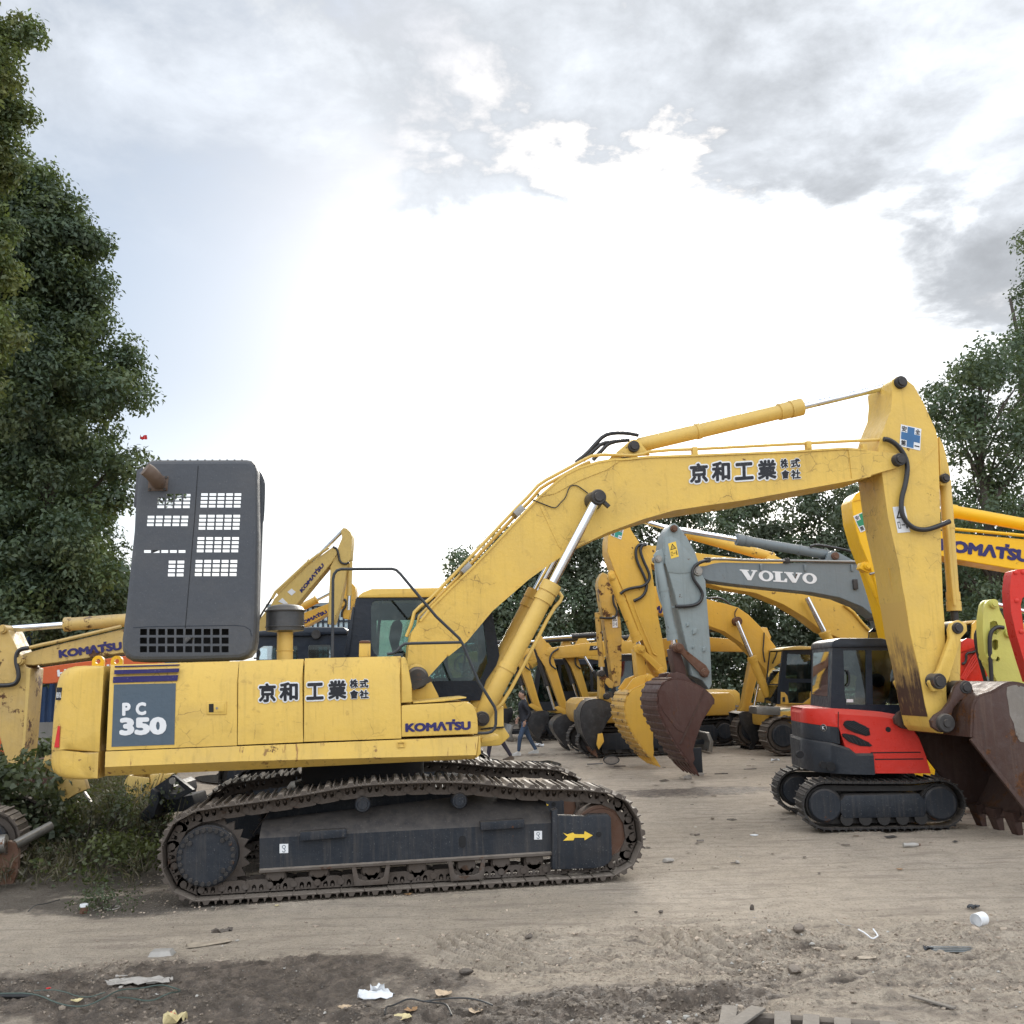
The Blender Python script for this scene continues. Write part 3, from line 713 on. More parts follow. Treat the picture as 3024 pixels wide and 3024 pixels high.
def fast_mesh(name, co, faces_n, nper, mat, tint=None):
    """mesh of faces that do not share vertices"""
    me = bpy.data.meshes.new(name); me.vertices.add(len(co)); me.vertices.foreach_set('co', np.asarray(co, np.float32).ravel())
    me.loops.add(faces_n * nper); me.loops.foreach_set('vertex_index', np.arange(faces_n * nper)); me.polygons.add(faces_n)
    me.polygons.foreach_set('loop_start', np.arange(faces_n) * nper); me.polygons.foreach_set('loop_total', np.full(faces_n, nper)); me.update()
    if tint is not None:
        a = me.attributes.new('tint', 'FLOAT_COLOR', 'FACE'); a.data.foreach_set('color', np.concatenate([tint, np.ones((faces_n, 1))], 1).astype(np.float32).ravel())
    me.materials.append(M(mat)); return me
# loose clods: far too many to count
def make_rubble():
    ico = bmesh.new(); bmesh.ops.create_icosphere(ico, subdivisions=1, radius=1); base = np.array([v.co for v in ico.verts]); fi = np.array([[v.index for v in f.verts] for f in ico.faces]); ico.free()
    N = 24000; X = rng.uniform(-4.6, 7.4, N * 4); Y = 5.5 + 9.0 * rng.random(N * 4) ** 1.7
    h, wet, soil, rough = ground_fields(X, Y); keep = rng.random(N * 4) < (.02 + .7 * rough * (fbm(X * 1.6, Y * 1.6, 3, 201) > .40) + .25 * soil)
    X, Y, h = X[keep][:N], Y[keep][:N], h[keep][:N]; n = len(X)
    # heaps of pushed-up lumps
    hp = []
    for (c, rx, ry, k, sc) in ((gpt(2330, 2800), .42, .22, 230, 1.9), (gpt(2250, 2860), .4, .25, 190, 1.6), (gpt(2080, 2990), .42, .2, 200, 1.7), (gpt(2030, 2755), .2, .1, 40, 1.5), (gpt(1900, 2930), .5, .2, 200, 1.3), (gpt(330, 2850), .7, .12, 160, 1.2), (gpt(1560, 2765), 1.0, .14, 170, 1.1), (gpt(2880, 2920), .7, .3, 200, 1.2), (gpt(1800, 2980), .8, .25, 260, 1.4)):
        a = rng.normal(size=(k, 2)); hp += [(c[0] + x_ * rx * .6, c[1] + y_ * ry * .6, sc) for x_, y_ in a]
    hp = np.array(hp); X = np.concatenate([X, hp[:, 0]]); Y = np.concatenate([Y, hp[:, 1]]); h = np.concatenate([h, ground_fields(hp[:, 0], hp[:, 1])[0]])
    s = .004 + .010 * rng.random(len(X)) ** 2.5 / .6; s[n:] *= hp[:, 2] * .95; s = np.minimum(s * (1 + (rng.random(len(X)) > .985) * 1.2) * .72, .036)
    V = base[None] * (1 + rng.normal(size=(len(X), 12 if len(base) == 12 else len(base), 1)) * .22)
    V = V * s[:, None, None] * rng.uniform(.6, 1.35, (len(X), 1, 3)) * np.array([1, 1, .7])
    a = rng.uniform(0, 6.28, len(X)); ca, sa = np.cos(a)[:, None], np.sin(a)[:, None]
    V = np.stack([V[..., 0] * ca - V[..., 1] * sa, V[..., 0] * sa + V[..., 1] * ca, V[..., 2]], -1) + np.stack([X, Y, h + s * .25], -1)[:, None]
    co = V[:, fi].reshape(-1, 3)
    tone = rng.uniform(.55, 1.25, (len(X), 1)); pale = (rng.random((len(X), 1)) > .97); wetf = ground_fields(X, Y)[1][:, None]
    tint = np.where(pale, np.array([.40, .38, .34]), np.array([.40, .325, .25]) * (1 - wetf * .6) * tone)
    me = fast_mesh('rubble', co, len(X) * len(fi), 3, 'clod', np.repeat(tint, len(fi), 0))
    o = bpy.data.objects.new('rubble', me); COL.objects.link(o); tag(o, kind='stuff')
m, q, b = bsdf_mat('clod'); q.l.new(q.new('ShaderNodeAttribute', attribute_name='tint').outputs[0], b.inputs['Base Color']); b.inputs['Roughness'].default_value = .9
make_rubble()
# small flat scraps trodden into the yard further back
def make_litter():
    N = 520; X = rng.uniform(-3, 12, N); Y = 11 + 19 * rng.random(N); h = ground_fields(X, Y)[0]; s = rng.uniform(.015, .06, N) * (1 + (rng.random(N) > .93)); a = rng.uniform(0, 6.28, N)
    qd = np.array([(-1, -.35, 0), (1, -.45, .0), (.8, .4, .18), (-.9, .5, .1)])
    V = qd[None] * s[:, None, None]; ca, sa = np.cos(a)[:, None], np.sin(a)[:, None]
    V = np.stack([V[..., 0] * ca - V[..., 1] * sa, V[..., 0] * sa + V[..., 1] * ca, V[..., 2]], -1) + np.stack([X, Y, h + .012], -1)[:, None]
    k = rng.integers(0, 5, N); pal = np.array([(.10, .08, .06), (.15, .11, .07), (.05, .045, .04), (.45, .42, .36), (.20, .16, .12)])
    me = fast_mesh('litter', V.reshape(-1, 3), N, 4, 'clod', pal[k] * rng.uniform(.7, 1.2, (N, 1)))
    o = bpy.data.objects.new('litter', me); COL.objects.link(o); tag(o, kind='stuff')
make_litter()
# puddle behind the crawlers
def puddle(pts, name='puddle'):
    m = MATS.get('water')
    if not m:
        m, q, b = bsdf_mat('water'); b.inputs['Base Color'].default_value = (.09, .08, .065, 1); b.inputs['Roughness'].default_value = .04
        bp = q.new('ShaderNodeBump', {'Height': q.noise(q.new('ShaderNodeNewGeometry').outputs['Position'], 7, 3, .5), 'Strength': .12, 'Distance': .02}); q.l.new(bp.outputs[0], b.inputs['Normal'])
    P_ = [ground(*p, .022) for p in pts]
    tag(MB().add([(v.x, v.y, v.z) for v in smooth_line(P_, 2, True)], [tuple(range(len(P_) * 4))]).build(name, m, None, 0), kind='structure')
puddle(zz(zP, (130, 1130), (200, 1112), (300, 1122), (380, 1108), (470, 1130), (520, 1150), (470, 1172), (380, 1165), (300, 1172), (220, 1150)))
puddle([(1090, 2230), (1300, 2222), (1450, 2238), (1500, 2250), (1380, 2262), (1200, 2262), (1100, 2250)])
puddle([(560, 2292), (700, 2284), (820, 2288), (880, 2302), (760, 2318), (600, 2312)])
# ------------------------------------------------------------------ the big yellow excavator in front
def P(z, pts, w): return E.pl(zz(z, *pts), w)
def P3(z, pt, w): return E.p3(z(*pt), w)

# --- near crawler
belt_px = zz(zD, (420, 1262), (330, 1215), (248, 1150), (205, 1060), (182, 950), (184, 850), (215, 735), (300, 650), (400, 598), (580, 568), (760, 545), (930, 520), (1110, 494), (1280, 465), (1450, 433), (1620, 410), (1790, 400)) + \
          zz(zE, (170, 392), (330, 388), (490, 390), (650, 398), (790, 414), (940, 432), (1100, 438), (1260, 440), (1400, 446), (1540, 460), (1640, 485), (1710, 535), (1770, 620), (1800, 720), (1806, 820), (1780, 920), (1720, 1000), (1640, 1062), (1560, 1078))
belt = E.pl(belt_px, 0.0)
zb = .062
belt = [(u, max(z, zb)) for u, z in belt]
belt[0] = (belt[0][0], zb); belt[-1] = (belt[-1][0], zb); belt[-2] = (belt[-2][0], zb + .012)
NS = 46
def near_crawler():
    pts, L = belt_points(belt, NS); p = L / NS
    ins = offset_poly(belt, .02)
    # chain: links hung under the shoes
    chain = MB()
    for i in range(NS):
        a, b = pts[i], pts[(i + 1) % NS]; t = (b - a).normalized()
        n_ = Vector((t.y, -t.x))
        if area2(belt) < 0: n_ = -n_
        c = (a + b) / 2
        f = lambda x, y: (c.x + t.x * x - n_.x * y, c.y + t.y * x - n_.y * y)
        out = [f(-p * .56, .03), f(-p * .44, .02), f(p * .46, .02), f(p * .52, .035), f(p * .54, .09), f(p * .44, .135), f(p * .2, .138), f(-p * .3, .138), f(-p * .5, .125), f(-p * .60, .08)]
        holes = [[f(p * q_ - .022, .035), f(p * q_ + .022, .035), f(p * q_ + .022, .075), f(p * q_ + .008, .092), f(p * q_ - .008, .092), f(p * q_ - .022, .075)] for q_ in (-.14, .16)]
        for w in (.16, .40):
            chain.holed(out, holes, w, w + .035)
        q = f(-p * .5, .08); chain.cyl((q[0], .145, q[1]), (q[0], .45, q[1]), .034, n=12)
        for q_ in (-.14, .16):
            q = f(p * q_, .045); chain.cyl((q[0], .150, q[1]), (q[0], .185, q[1]), .014, n=8)
    ch = E.b(chain, 'track_chain', 'track_link')
    sh = MB()
    sh.prism([(-p * .50, -.004), (p * .455, -.004), (p * .50, -.020), (p * .50, .004), (p * .44, .010), (p * .36, .012), (p * .345, .047), (p * .295, .047), (p * .27, .012),
              (.045, .012), (.03, .047), (-.012, .047), (-.03, .012), (-p * .30, .012), (-p * .33, .047), (-p * .38, .047), (-p * .42, .012), (-p * .50, .012)], 0, .60, .003, 1)
    first = None
    for i in range(NS):
        a, b = pts[i], pts[(i + 1) % NS]; c = (a + b) / 2; ang = math.atan2(b.y - a.y, b.x - a.x)
        ccw = area2(belt) > 0
        if first is None:
            first = sh.build('track_shoe', 'track_steel', ch); o = first
        else:
            o = first.copy(); COL.objects.link(o)
        o.location = (c.x, 0, c.y)
        # profile's +z is outward: on a counter-clockwise belt outward is to the right of travel
        o.rotation_euler = (0, -ang + (math.pi if ccw else 0), 0)
    return ch
ch = near_crawler()
# drive sprocket and its cover
cs = P(zD, [(510, 915)], .10)[0]; rs = 212 * .41408 * E.m(zD(510, 915), .1)
cs3 = P(zD, [(524, 916)], .28)[0]
n = 44; teeth = [(cs3[0] + r_ * math.cos(2 * math.pi * (i + .5) / n), cs3[1] + r_ * math.sin(2 * math.pi * (i + .5) / n)) for i in range(n) for r_ in [(.355 if i % 2 else .425)]]
spr = E.b(MB().prism(teeth, .25, .31, .008), 'drive_sprocket', 'track_link')
cov = MB().lathe((cs[0], .07, cs[1]), (0, 1, 0), [(0, .01), (0, rs * .93), (.015, rs * .965), (.04, rs * .97), (.042, rs * 1.0), (.26, rs * 1.02)], 48)
cvo = E.b(cov, 'final_drive_cover', 'black_frame', spr, 30)
mb = MB()
for i in range(26):
    a = 2 * math.pi * i / 26; mb.cyl((cs[0] + rs * .87 * math.cos(a), .045, cs[1] + rs * .87 * math.sin(a)), (cs[0] + rs * .87 * math.cos(a), .075, cs[1] + rs * .87 * math.sin(a)), .021, n=8)
for a in (R(45), R(140), R(-40)):
    mb.cyl((cs[0] + rs * .72 * math.cos(a), .05, cs[1] + rs * .72 * math.sin(a)), (cs[0] + rs * .72 * math.cos(a), .075, cs[1] + rs * .72 * math.sin(a)), .024, n=10)
E.b(mb, 'cover_bolt', 'track_dark', cvo)
# side frame
w = .11
bl, ml, tl = P(zD, [(885, 1020)], w)[0], P(zD, [(885, 765)], w)[0], P(zD, [(905, 668)], .33)[0]
br, mr, tr_ = P(zE, [(1170, 893)], w)[0], P(zE, [(1170, 655)], w)[0], P(zE, [(1110, 520)], .33)[0]
ring = lambda b, m_, t, tz: [(b[0], w, b[1]), (m_[0], w, m_[1] - .03), (m_[0], w + .03, m_[1]), (t[0], .33, t[1]), (t[0], .52, t[1] + tz), (b[0], .52, b[1])]
fr = E.b(MB().section([ring(bl, ml, tl, .0), ring(br, mr, tr_, .13)]), 'track_frame', 'black_frame')
E.b(MB().section([[(q[0], w - .035, q[1] + .012), (q[0], w + .02, q[1] + .03), (q[0], w + .02, q[1] - .03), (q[0], w - .035, q[1] - .012)] for q in (bl, br)]), 'frame_lip', 'track_steel', fr)
for z, q in ((zD, [(1175, 742), (1505, 720), (1505, 778), (1175, 805)]), (zE, [(648, 672), (962, 650), (960, 708), (652, 730)])):
    E.b(MB().prism(P(z, q, w - .05), w - .06, w + .06, .006), 'step_bar', 'black_frame', fr)
E.b(MB().prism(P(zE, [(495, 790), (502, 772), (520, 766), (538, 772), (545, 790), (545, 830), (538, 848), (520, 854), (502, 848), (495, 830)], w), w - .004, w + .02), 'grease_port', 'dark_void', fr)
for z, q in ((zD, [(1028, 892), (1090, 890), (1028, 827)]), (zE, [(1032, 795), (1088, 794), (1032, 734)])):
    a, b, c = map(Vector, P(z, q, w)); f = lambda x, y: tuple(a + (b - a) * x + (c - a) * y)
    st = E.b(MB().prism([f(0, 0), f(1, 0), f(1, 1), f(0, 1)], w - .005, w), 'hook_sticker', 'white_decal', fr, 0)
    mb = MB().holed([f(*p) for p in ell(.5, .68, .22, .2, 16)], [[f(*p) for p in ell(.5, .68, .16, .14, 16)]], w - .007, w - .005)
    mb.strip([f(*p) for p in ((.5, .48), (.5, .38), (.62, .28), (.55, .14), (.42, .16), (.38, .26))], .007, w - .007, w - .005)
    E.b(mb, 'hook_symbol', 'decal_grey', st, 0)
idl_c = P(zE, [(1500, 745)], .25)[0]; ri = 196 * .41408 * E.m(zE(1500, 745), .25)
E.b(MB().lathe((idl_c[0], .2, idl_c[1]), (0, 1, 0), [(0, .05), (0, ri * .86), (-.01, ri * .88), (-.01, ri * .97), (0, ri), (.2, ri), (.2, .05)], 40), 'idler_wheel', 'rusty_steel')
gp = P(zE, [(1165, 1005), (1165, 600), (1195, 585), (1200, 622), (1400, 630), (1420, 616), (1560, 614), (1582, 640), (1590, 930), (1565, 965), (1530, 988), (1470, 1002), (1210, 1010)], .06)
gd = E.b(MB().prism(gp, .06, .17, .016), 'idler_guard', 'black_frame')
E.b(MB().prism(P(zE, [(1162, 1008), (1162, 590), (1200, 575), (1200, 1008)], .045), .045, .18, .01), 'guard_rib', 'black_frame', gd)
E.b(MB().prism(P(zE, [(1238, 746), (1268, 758), (1310, 745), (1320, 756), (1388, 758), (1392, 735), (1450, 765), (1392, 800), (1390, 782), (1320, 782), (1312, 800), (1240, 803), (1270, 775)], .058), .055, .06), 'arrow_marking', 'ink_yellow', gd, 0)
pc = P3(zE, (1494, 757), .058); E.b(MB().cyl((pc[0], .052, pc[2]), (pc[0], .08, pc[2]), .028, n=14), 'grease_hole', 'dark_void', gd)
for z, c, gu in ((zD, (1004, 1058), 0), (zD, (1310, 1034), 0), (zD, (1680, 1018), 1), (zE, (195, 1000), 0), (zE, (545, 985), 1), (zE, (790, 962), 0), (zE, (1026, 945), 0)):
    q = P(z, [c], .2)[0]; r = .105
    o = E.b(MB().lathe((q[0], .16, q[1]), (0, 1, 0), [(0, .03), (0, .085), (.005, .09), (.01, r), (.28, r), (.28, .03)], 24), 'track_roller', 'track_link')
    yk = MB().prism([(q[0] - .09, q[1] + .005), (q[0] - .07, q[1] - .02), (q[0] - .06, q[1] + .0), (q[0] - .03, q[1] - .03), (q[0] + .03, q[1] - .03), (q[0] + .06, q[1]), (q[0] + .07, q[1] - .02), (q[0] + .09, q[1] + .005), (q[0] + .09, q[1] + .12), (q[0] - .09, q[1] + .12)], .125, .16, .006)
    E.b(yk, 'roller_bracket', 'track_link', o)
    if gu:
        gq = [(q[0] - .20, q[1] + .09), (q[0] - .16, q[1] + .09), (q[0] - .125, q[1] - .055), (q[0] - .07, q[1] - .075), (q[0] + .07, q[1] - .075), (q[0] + .125, q[1] - .055), (q[0] + .16, q[1] + .09), (q[0] + .20, q[1] + .09), (q[0] + .17, q[1] - .12), (q[0] - .17, q[1] - .12)]
        E.b(MB().prism(gq, .08, .12, .006), 'roller_guard', 'track_link', o)
for z, c in ((zD, (1620, 545)), (zE, (500, 520))):
    q = P(z, [c], .14)[0]
    E.b(MB().lathe((q[0], .13, q[1]), (0, 1, 0), [(-.01, .01), (-.01, .05), (0, .055), (0, .072), (.02, .085), (.2, .085), (.2, .02)], 24), 'carrier_roller', 'black_frame')
# --- far crawler: the same pieces, 2.55 m across
for o in [c for c in E.root.children]:
    c = copy_tree(o, E.root)
    c.location.y += 2.55 if o.name.split('.')[0] in ('track_chain', 'drive_sprocket', 'idler_wheel', 'track_roller', 'carrier_roller') else 2.58
# centre frame and slewing ring
cu = P(zC, [(900, 1480)], 1.55)[0][0]; zt = P(zA, [(1600, 912)], .3)[0][1]
E.b(MB().prism([(cu - 1.2, .55), (cu + 1.3, .55), (cu + 1.0, .95), (cu - .9, .95)], .75, 2.4, .03), 'centre_frame', 'black_frame')
E.b(MB().lathe((cu, 1.58, .9), (0, 0, 1), [(0, .4), (0, .78), (.12, .80), (.12, .72), (zt - .93, .72), (zt - .93, .3)], 40), 'slewing_ring', 'dark_void')

# --- upper structure: counterweight
w = .30
cwp = [(742, 765), (748, 600), (768, 400), (786, 163), (705, 160), (620, 160), (540, 164), (490, 176), (455, 195), (430, 225), (415, 265), (405, 310), (394, 400), (384, 500), (376, 600), (369, 700), (366, 757)]
low = [(742, 950), (748, 760), (560, 760), (366, 752), (362, 800), (361, 850), (368, 890), (385, 920), (415, 942), (470, 957), (560, 963)]
def rounded_stack(outl, rad, far):
    """layers that round the plan corner at the machine's tail"""
    top = P(zA, outl, w); ua = min(p[0] for p in top); ub = max(p[0] for p in top); za, zb_ = min(p[1] for p in top), max(p[1] for p in top); L = []; ws = []
    for k in range(7):
        a = math.pi / 2 * k / 6; d = rad * (1 - math.sin(a)); ww = .045 + rad * (1 - math.cos(a)) * .9
        e = .03 * (1 - math.sin(a)) ** 2
        L.append([(ub - (ub - p[0]) * (1 - d / (ub - ua)), p[1] + (e if p[1] < (za + zb_) / 2 else -e) * (1 if p[0] < ub - .1 else .3)) for p in top]); ws.append(ww)
    L.append(top); ws.append(far); return MB().loft(L, ws)
cw = E.b(rounded_stack(cwp, .33, 2.95), 'counterweight', 'yellow_paint', None, 40)
cl = E.b(rounded_stack(low, .35, 2.96), 'counterweight_base', 'yellow_sill', cw, 40)
E.b(MB().loft([P(zA, [(386, 742), (422, 742), (428, 590), (412, 590)], ww) for ww in (.10, .16)], [.10, .16]), 'reflector', 'ink_red', cw)
rq = P(zA, [(398, 404), (438, 404), (408, 314)], .13)
rs_ = E.b(MB().prism(P(zA, [(398, 404), (438, 404), (447, 314), (408, 314)], .13), .123, .18), 'rental_sticker', 'ink_black', cw, 0)
mb = MB(); qq = P(zA, [(401, 388), (436, 388), (404, 350)], .122); lettering(mb, 'RENTAL', *qq, .122, .02)
E.b(mb, 'sticker_lettering', 'white_decal', rs_, 0)
for c in ((703, 128), (836, 128)):
    q = P(zA, [c], .95)[0]
    E.b(MB().holed(circ(q, .062, 20)[:0] + [(q[0] - .062, q[1] - .10)] + [(q[0] + .062 * math.cos(a), q[1] + .062 * math.sin(a)) for a in [math.pi - math.pi * i / 12 for i in range(13)]] + [(q[0] + .062, q[1] - .10)], [circ(q, .028, 16)], .92, .98), 'lifting_eye', 'yellow_bright', cw)

# --- side doors: lower face, crease, face leaning in to the roof edge
def door(zz_, bl, cl_, tl_, tr2, cr, br_, name='side_door'):
    """six corners low-left -> crease-left -> top-left -> top-right -> crease-right -> low-right"""
    wl, wc, wt = .05, .05, .12
    q = [zz_(*bl), zz_(*cl_), zz_(*tl_), zz_(*tr2), zz_(*cr), zz_(*br_)]
    ws = [wl, wc, wt, wt, wc, wl]
    v = [(E.p(a, ww)[0], ww, E.p(a, ww)[1]) for a, ww in zip(q, ws)]
    th = .06; vs = v + [(a[0], a[1] + th, a[2]) for a in v]
    fs = [(0, 1, 4, 5), (1, 2, 3, 4), (11, 10, 7, 6), (10, 9, 8, 7)] + [(i, (i + 1) % 6, (i + 1) % 6 + 6, i + 6) for i in range(6)]
    return E.b(MB()._bev(vs, fs, .008, 2, 40) or MB(), name, 'yellow_paint')
d1 = door(zA, (764, 758), (787, 285), (795, 158), (1698, 132), (1695, 275), (1684, 722))
d2 = door(zC, (10, 1322), (14, 868), (22, 734), (468, 720), (468, 852), (466, 1302))
d3 = door(zC, (483, 1300), (485, 850), (489, 716), (1162, 700), (1165, 832), (1166, 1276))
# roof decks behind the doors
def deck(px, wa, wb, name, th=.05, mat='yellow_paint'):
    a, b = E.p3(px[0], wa), E.p3(px[1], wa)
    return E.b(MB().section([[(q[0], wa, q[2] - .004), (q[0], wb, q[2] - .004), (q[0], wb, q[2] - th), (q[0], wa, q[2] - th)] for q in (a, b)]), name, mat)
deck((zA(793, 160), zC(472, 722)), .13, 2.9, 'engine_deck')
deck((zC(487, 718), zC(1162, 702)), .13, 1.15, 'tank_deck')
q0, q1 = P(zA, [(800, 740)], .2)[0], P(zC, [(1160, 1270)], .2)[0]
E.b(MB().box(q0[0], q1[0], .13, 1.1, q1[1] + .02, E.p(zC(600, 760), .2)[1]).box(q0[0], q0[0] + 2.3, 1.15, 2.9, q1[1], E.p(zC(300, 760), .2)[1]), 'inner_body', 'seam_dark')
# model plate on the tail door
wd = .046
pl = P(zA, [(795, 738), (1243, 722), (1254, 284), (812, 293)], wd)
dk = E.b(MB().prism(pl, wd, wd + .003), 'model_panel', 'decal_grey', d1, 0)
mb = MB(); lettering(mb, 'P', *P(zA, [(872, 517), (932, 515), (872, 424)], wd), wd - .002, .055); lettering(mb, 'C', *P(zA, [(968, 514), (1043, 511), (968, 421)], wd), wd - .002, .055)
lettering(mb, '350', *P(zA, [(852, 658), (1188, 650), (853, 530)], wd), wd - .002, .06)
E.b(mb, 'model_lettering', 'white_decal', dk, 0)
mb = MB()
for q in ([(808, 282), (1266, 266), (1270, 226), (811, 238)], [(817, 220), (1274, 205), (1278, 178), (818, 190)]):
    mb.prism(P(zA, q, wd + .012), wd - .006 + .012 * 0, wd + .03)
E.b(mb, 'stripe_marking', 'ink_navy', d1, 0)
E.b(MB().prism(P(zA, [(819, 170), (1279, 157), (1281, 149), (820, 161)], .106), .098, .125), 'stripe_marking', 'ink_navy', d1, 0)
# latch
q = P(zA, [(1474, 507), (1614, 505), (1616, 412), (1475, 414)], wd)
lt = E.b(MB().prism(q, wd - .006, wd + .01, .004), 'latch_plate', 'yellow_paint', d1)
E.b(MB().prism(P(zA, [(1490, 492), (1524, 492), (1524, 430), (1490, 432)], wd), wd - .0075, wd - .002), 'latch_recess', 'seam_dark', lt, 0)
E.b(MB().prism(P(zA, [(1526, 490), (1600, 488), (1600, 430), (1526, 432)], wd), wd - .012, wd, .004), 'latch_handle', 'yellow_paint', lt)
c = P3(zA, (1548, 462), wd); E.b(MB().cyl((c[0], wd - .018, c[2]), (c[0], wd, c[2]), .012, n=12), 'lock', 'steel_worn', lt)
# company name across the doors: black characters on a white backing
def company(rig, w, groups, parent):
    for chars, q in groups:
        Q = rig.pl(q, w); back = MB(); inkm = MB()
        lettering(back, chars, *Q, w, .115, .003, box=.02); lettering(inkm, chars, *Q, w - .0045, .042, .003, box=.02)
        bo = rig.b(back, 'company_backing', 'white_decal', parent, 0)
        rig.b(inkm, 'company_lettering', 'ink_black', bo, 0)
w3 = .045
company(E, w3, [('\u4eac', zz(zC, (158, 1022), (275, 1018), (158, 892))), ('\u548c', zz(zC, (305, 1015), (432, 1010), (305, 885)))], d2)
company(E, w3, [('\u5de5', zz(zC, (497, 1005), (615, 1000), (497, 890))), ('\u696d', zz(zC, (652, 1002), (778, 997), (652, 872))),
                ('\u682a', zz(zC, (805, 922), (862, 920), (805, 862))), ('\u5f0f', zz(zC, (876, 920), (936, 918), (876, 862))),
                ('\u6703', zz(zC, (805, 998), (864, 996), (805, 938))), ('\u793e', zz(zC, (874, 996), (938, 994), (874, 938)))], d3)
# sill under the doors
def sill():
    L = [(zA, (752, 772), (748, 882), (746, 946)), (zC, (5, 1338), (5, 1445), (5, 1508)), (zC, (1722, 1268), (1706, 1400), (1698, 1428))]
    rings = []
    for z, a, b, c in L:
        A, B, C_ = P3(z, a, .03), P3(z, b, 0.0), P3(z, c, .12)
        rings.append([A, B, C_, (C_[0], .5, C_[2] + .02), (A[0], .5, A[2])])
    return MB().section(rings)
sl_ = E.b(sill(), 'side_sill', 'yellow_sill', None, 20)
E.b(MB().prism(P(zC, [(1722, 1268), (1735, 1262), (1738, 1390), (1704, 1424)], .06), .04, .5, .01), 'sill_end', 'yellow_paint', sl_)
E.b(MB().prism(P(zC, [(1738, 1278), (1865, 1255), (1866, 1290), (1740, 1310)], .3), .25, .75, .008), 'front_step', 'yellow_paint', sl_)
c = P(zC, [(1144, 1346), (1196, 1344), (1196, 1304), (1144, 1306)], .02); E.b(MB().holed(c, [offset_poly(c, .008)], .004, .03), 'inspection_mark', 'yellow_sill', sl_)
# front tool box with maker's word, its loose lid, side column
tb = E.b(MB().prism(P(zC, [(1171, 1272), (1171, 1046), (1300, 1038), (1630, 1021), (1662, 1028), (1688, 1050), (1706, 1090), (1716, 1140), (1719, 1200), (1718, 1250)], .05), .05, 1.0, .018), 'tool_box', 'yellow_paint')
maker_word(E, zz(zC, (1200, 1237), (1668, 1220), (1199, 1171)), .046, tb)
E.b(MB().prism(P(zC, [(1255, 1032), (1470, 1018), (1634, 994), (1634, 985), (1460, 1000), (1255, 1022)], .1), .08, .85, .004), 'box_lid', 'yellow_paint', tb)
E.b(MB().prism(P(zC, [(1170, 1028), (1170, 702), (1198, 700), (1215, 740), (1246, 900), (1250, 1022)], .06), .06, 1.05, .015), 'side_column', 'yellow_paint')
# boom foot bracket and pin
bf = E.b(MB().prism(P(zC, [(1225, 1020), (1215, 800), (1245, 760), (1290, 748), (1330, 770), (1440, 985), (1400, 1010)], 1.05), 1.02, 1.14, .012), 'boom_bracket', 'yellow_arm')
E.b(MB().prism(P(zC, [(1225, 1020), (1215, 800), (1245, 760), (1290, 748), (1330, 770), (1440, 985), (1400, 1010)], 1.05), 2.0, 2.1, .012), 'boom_bracket', 'yellow_arm', bf)
c = P(zC, [(1285, 850)], 1.0)[0]
E.b(MB().lathe((c[0], .93, c[1]), (0, 1, 0), [(0, .02), (0, .10), (.03, .125), (.03, .13), (.10, .13), (1.1, .13), (1.1, .02)], 24).obox((c[0] + .05, .92, c[1] - .06), (.11, 0, .05), (0, .015, 0), (-.012, 0, .03)), 'boom_foot_pin', 'pin_dark', bf)
nose = E.b(MB().prism(P(zF, [(-10, 1650), (-10, 1300), (120, 1330), (260, 1290), (262, 1478), (318, 1560), (230, 1640), (60, 1650)], 1.05), 1.05, 2.05, .02), 'front_frame', 'yellow_paint')
E.b(MB().prism(P(zF, [(60, 1490), (150, 1478), (262, 1472), (262, 1484), (150, 1492), (60, 1502)], 1.03), 1.02, 1.05), 'weld_seam', 'seam_dark', nose)

# --- boom
wb0, wb1 = 1.2, 1.95
boom_top = zz(zC, (1215, 790), (1207, 720), (1218, 620), (1240, 520), (1300, 440)) + zz(zQ, (190, 1500), (350, 1340), (520, 1180), (730, 960), (890, 790), (1080, 590), (1220, 468), (1290, 412), (1400, 357), (1560, 308), (1700, 285)) + \
    zz(zI, (520, 838), (750, 816), (1080, 806), (1932, 772)) + zz(zJ, (410, 655), (560, 665), (740, 684))
boom_tip = zz(zJ, (790, 690), (825, 715), (836, 745), (828, 778), (800, 802), (765, 812))
boom_bot = zz(zJ, (600, 862), (470, 890), (0, 975)) + zz(zI, (1500, 1180), (1200, 1222), (940, 1262), (700, 1330), (400, 1440)) + zz(zQ, (1390, 1010), (1180, 1142), (1000, 1272), (700, 1532)) + \
    zz(zC, (1640, 590), (1510, 695), (1370, 850)) + zz(zC, (1345, 890), (1310, 925), (1270, 920), (1235, 880))
bt, bp, bb = E.pl(boom_top, wb0), E.pl(boom_tip, wb0), E.pl(boom_bot, wb0)
outl = bt + bp + bb
boom = E.b(MB().prism(offset_poly(outl, .012), wb0 + .018, wb1 - .018), 'boom', 'yellow_arm')
E.b(MB().strip(bt[4:-1], -.026, wb0, wb1, 0).strip(bb[:-5], -.026, wb0, wb1), 'flange_plate', 'yellow_arm', boom)
E.b(MB().prism(P(zQ, [(1260, 1020), (1240, 1000), (1090, 680), (1110, 672)], wb0 + .014), wb0 + .012, wb0 + .02), 'weld_seam', 'yellow_paint', boom)
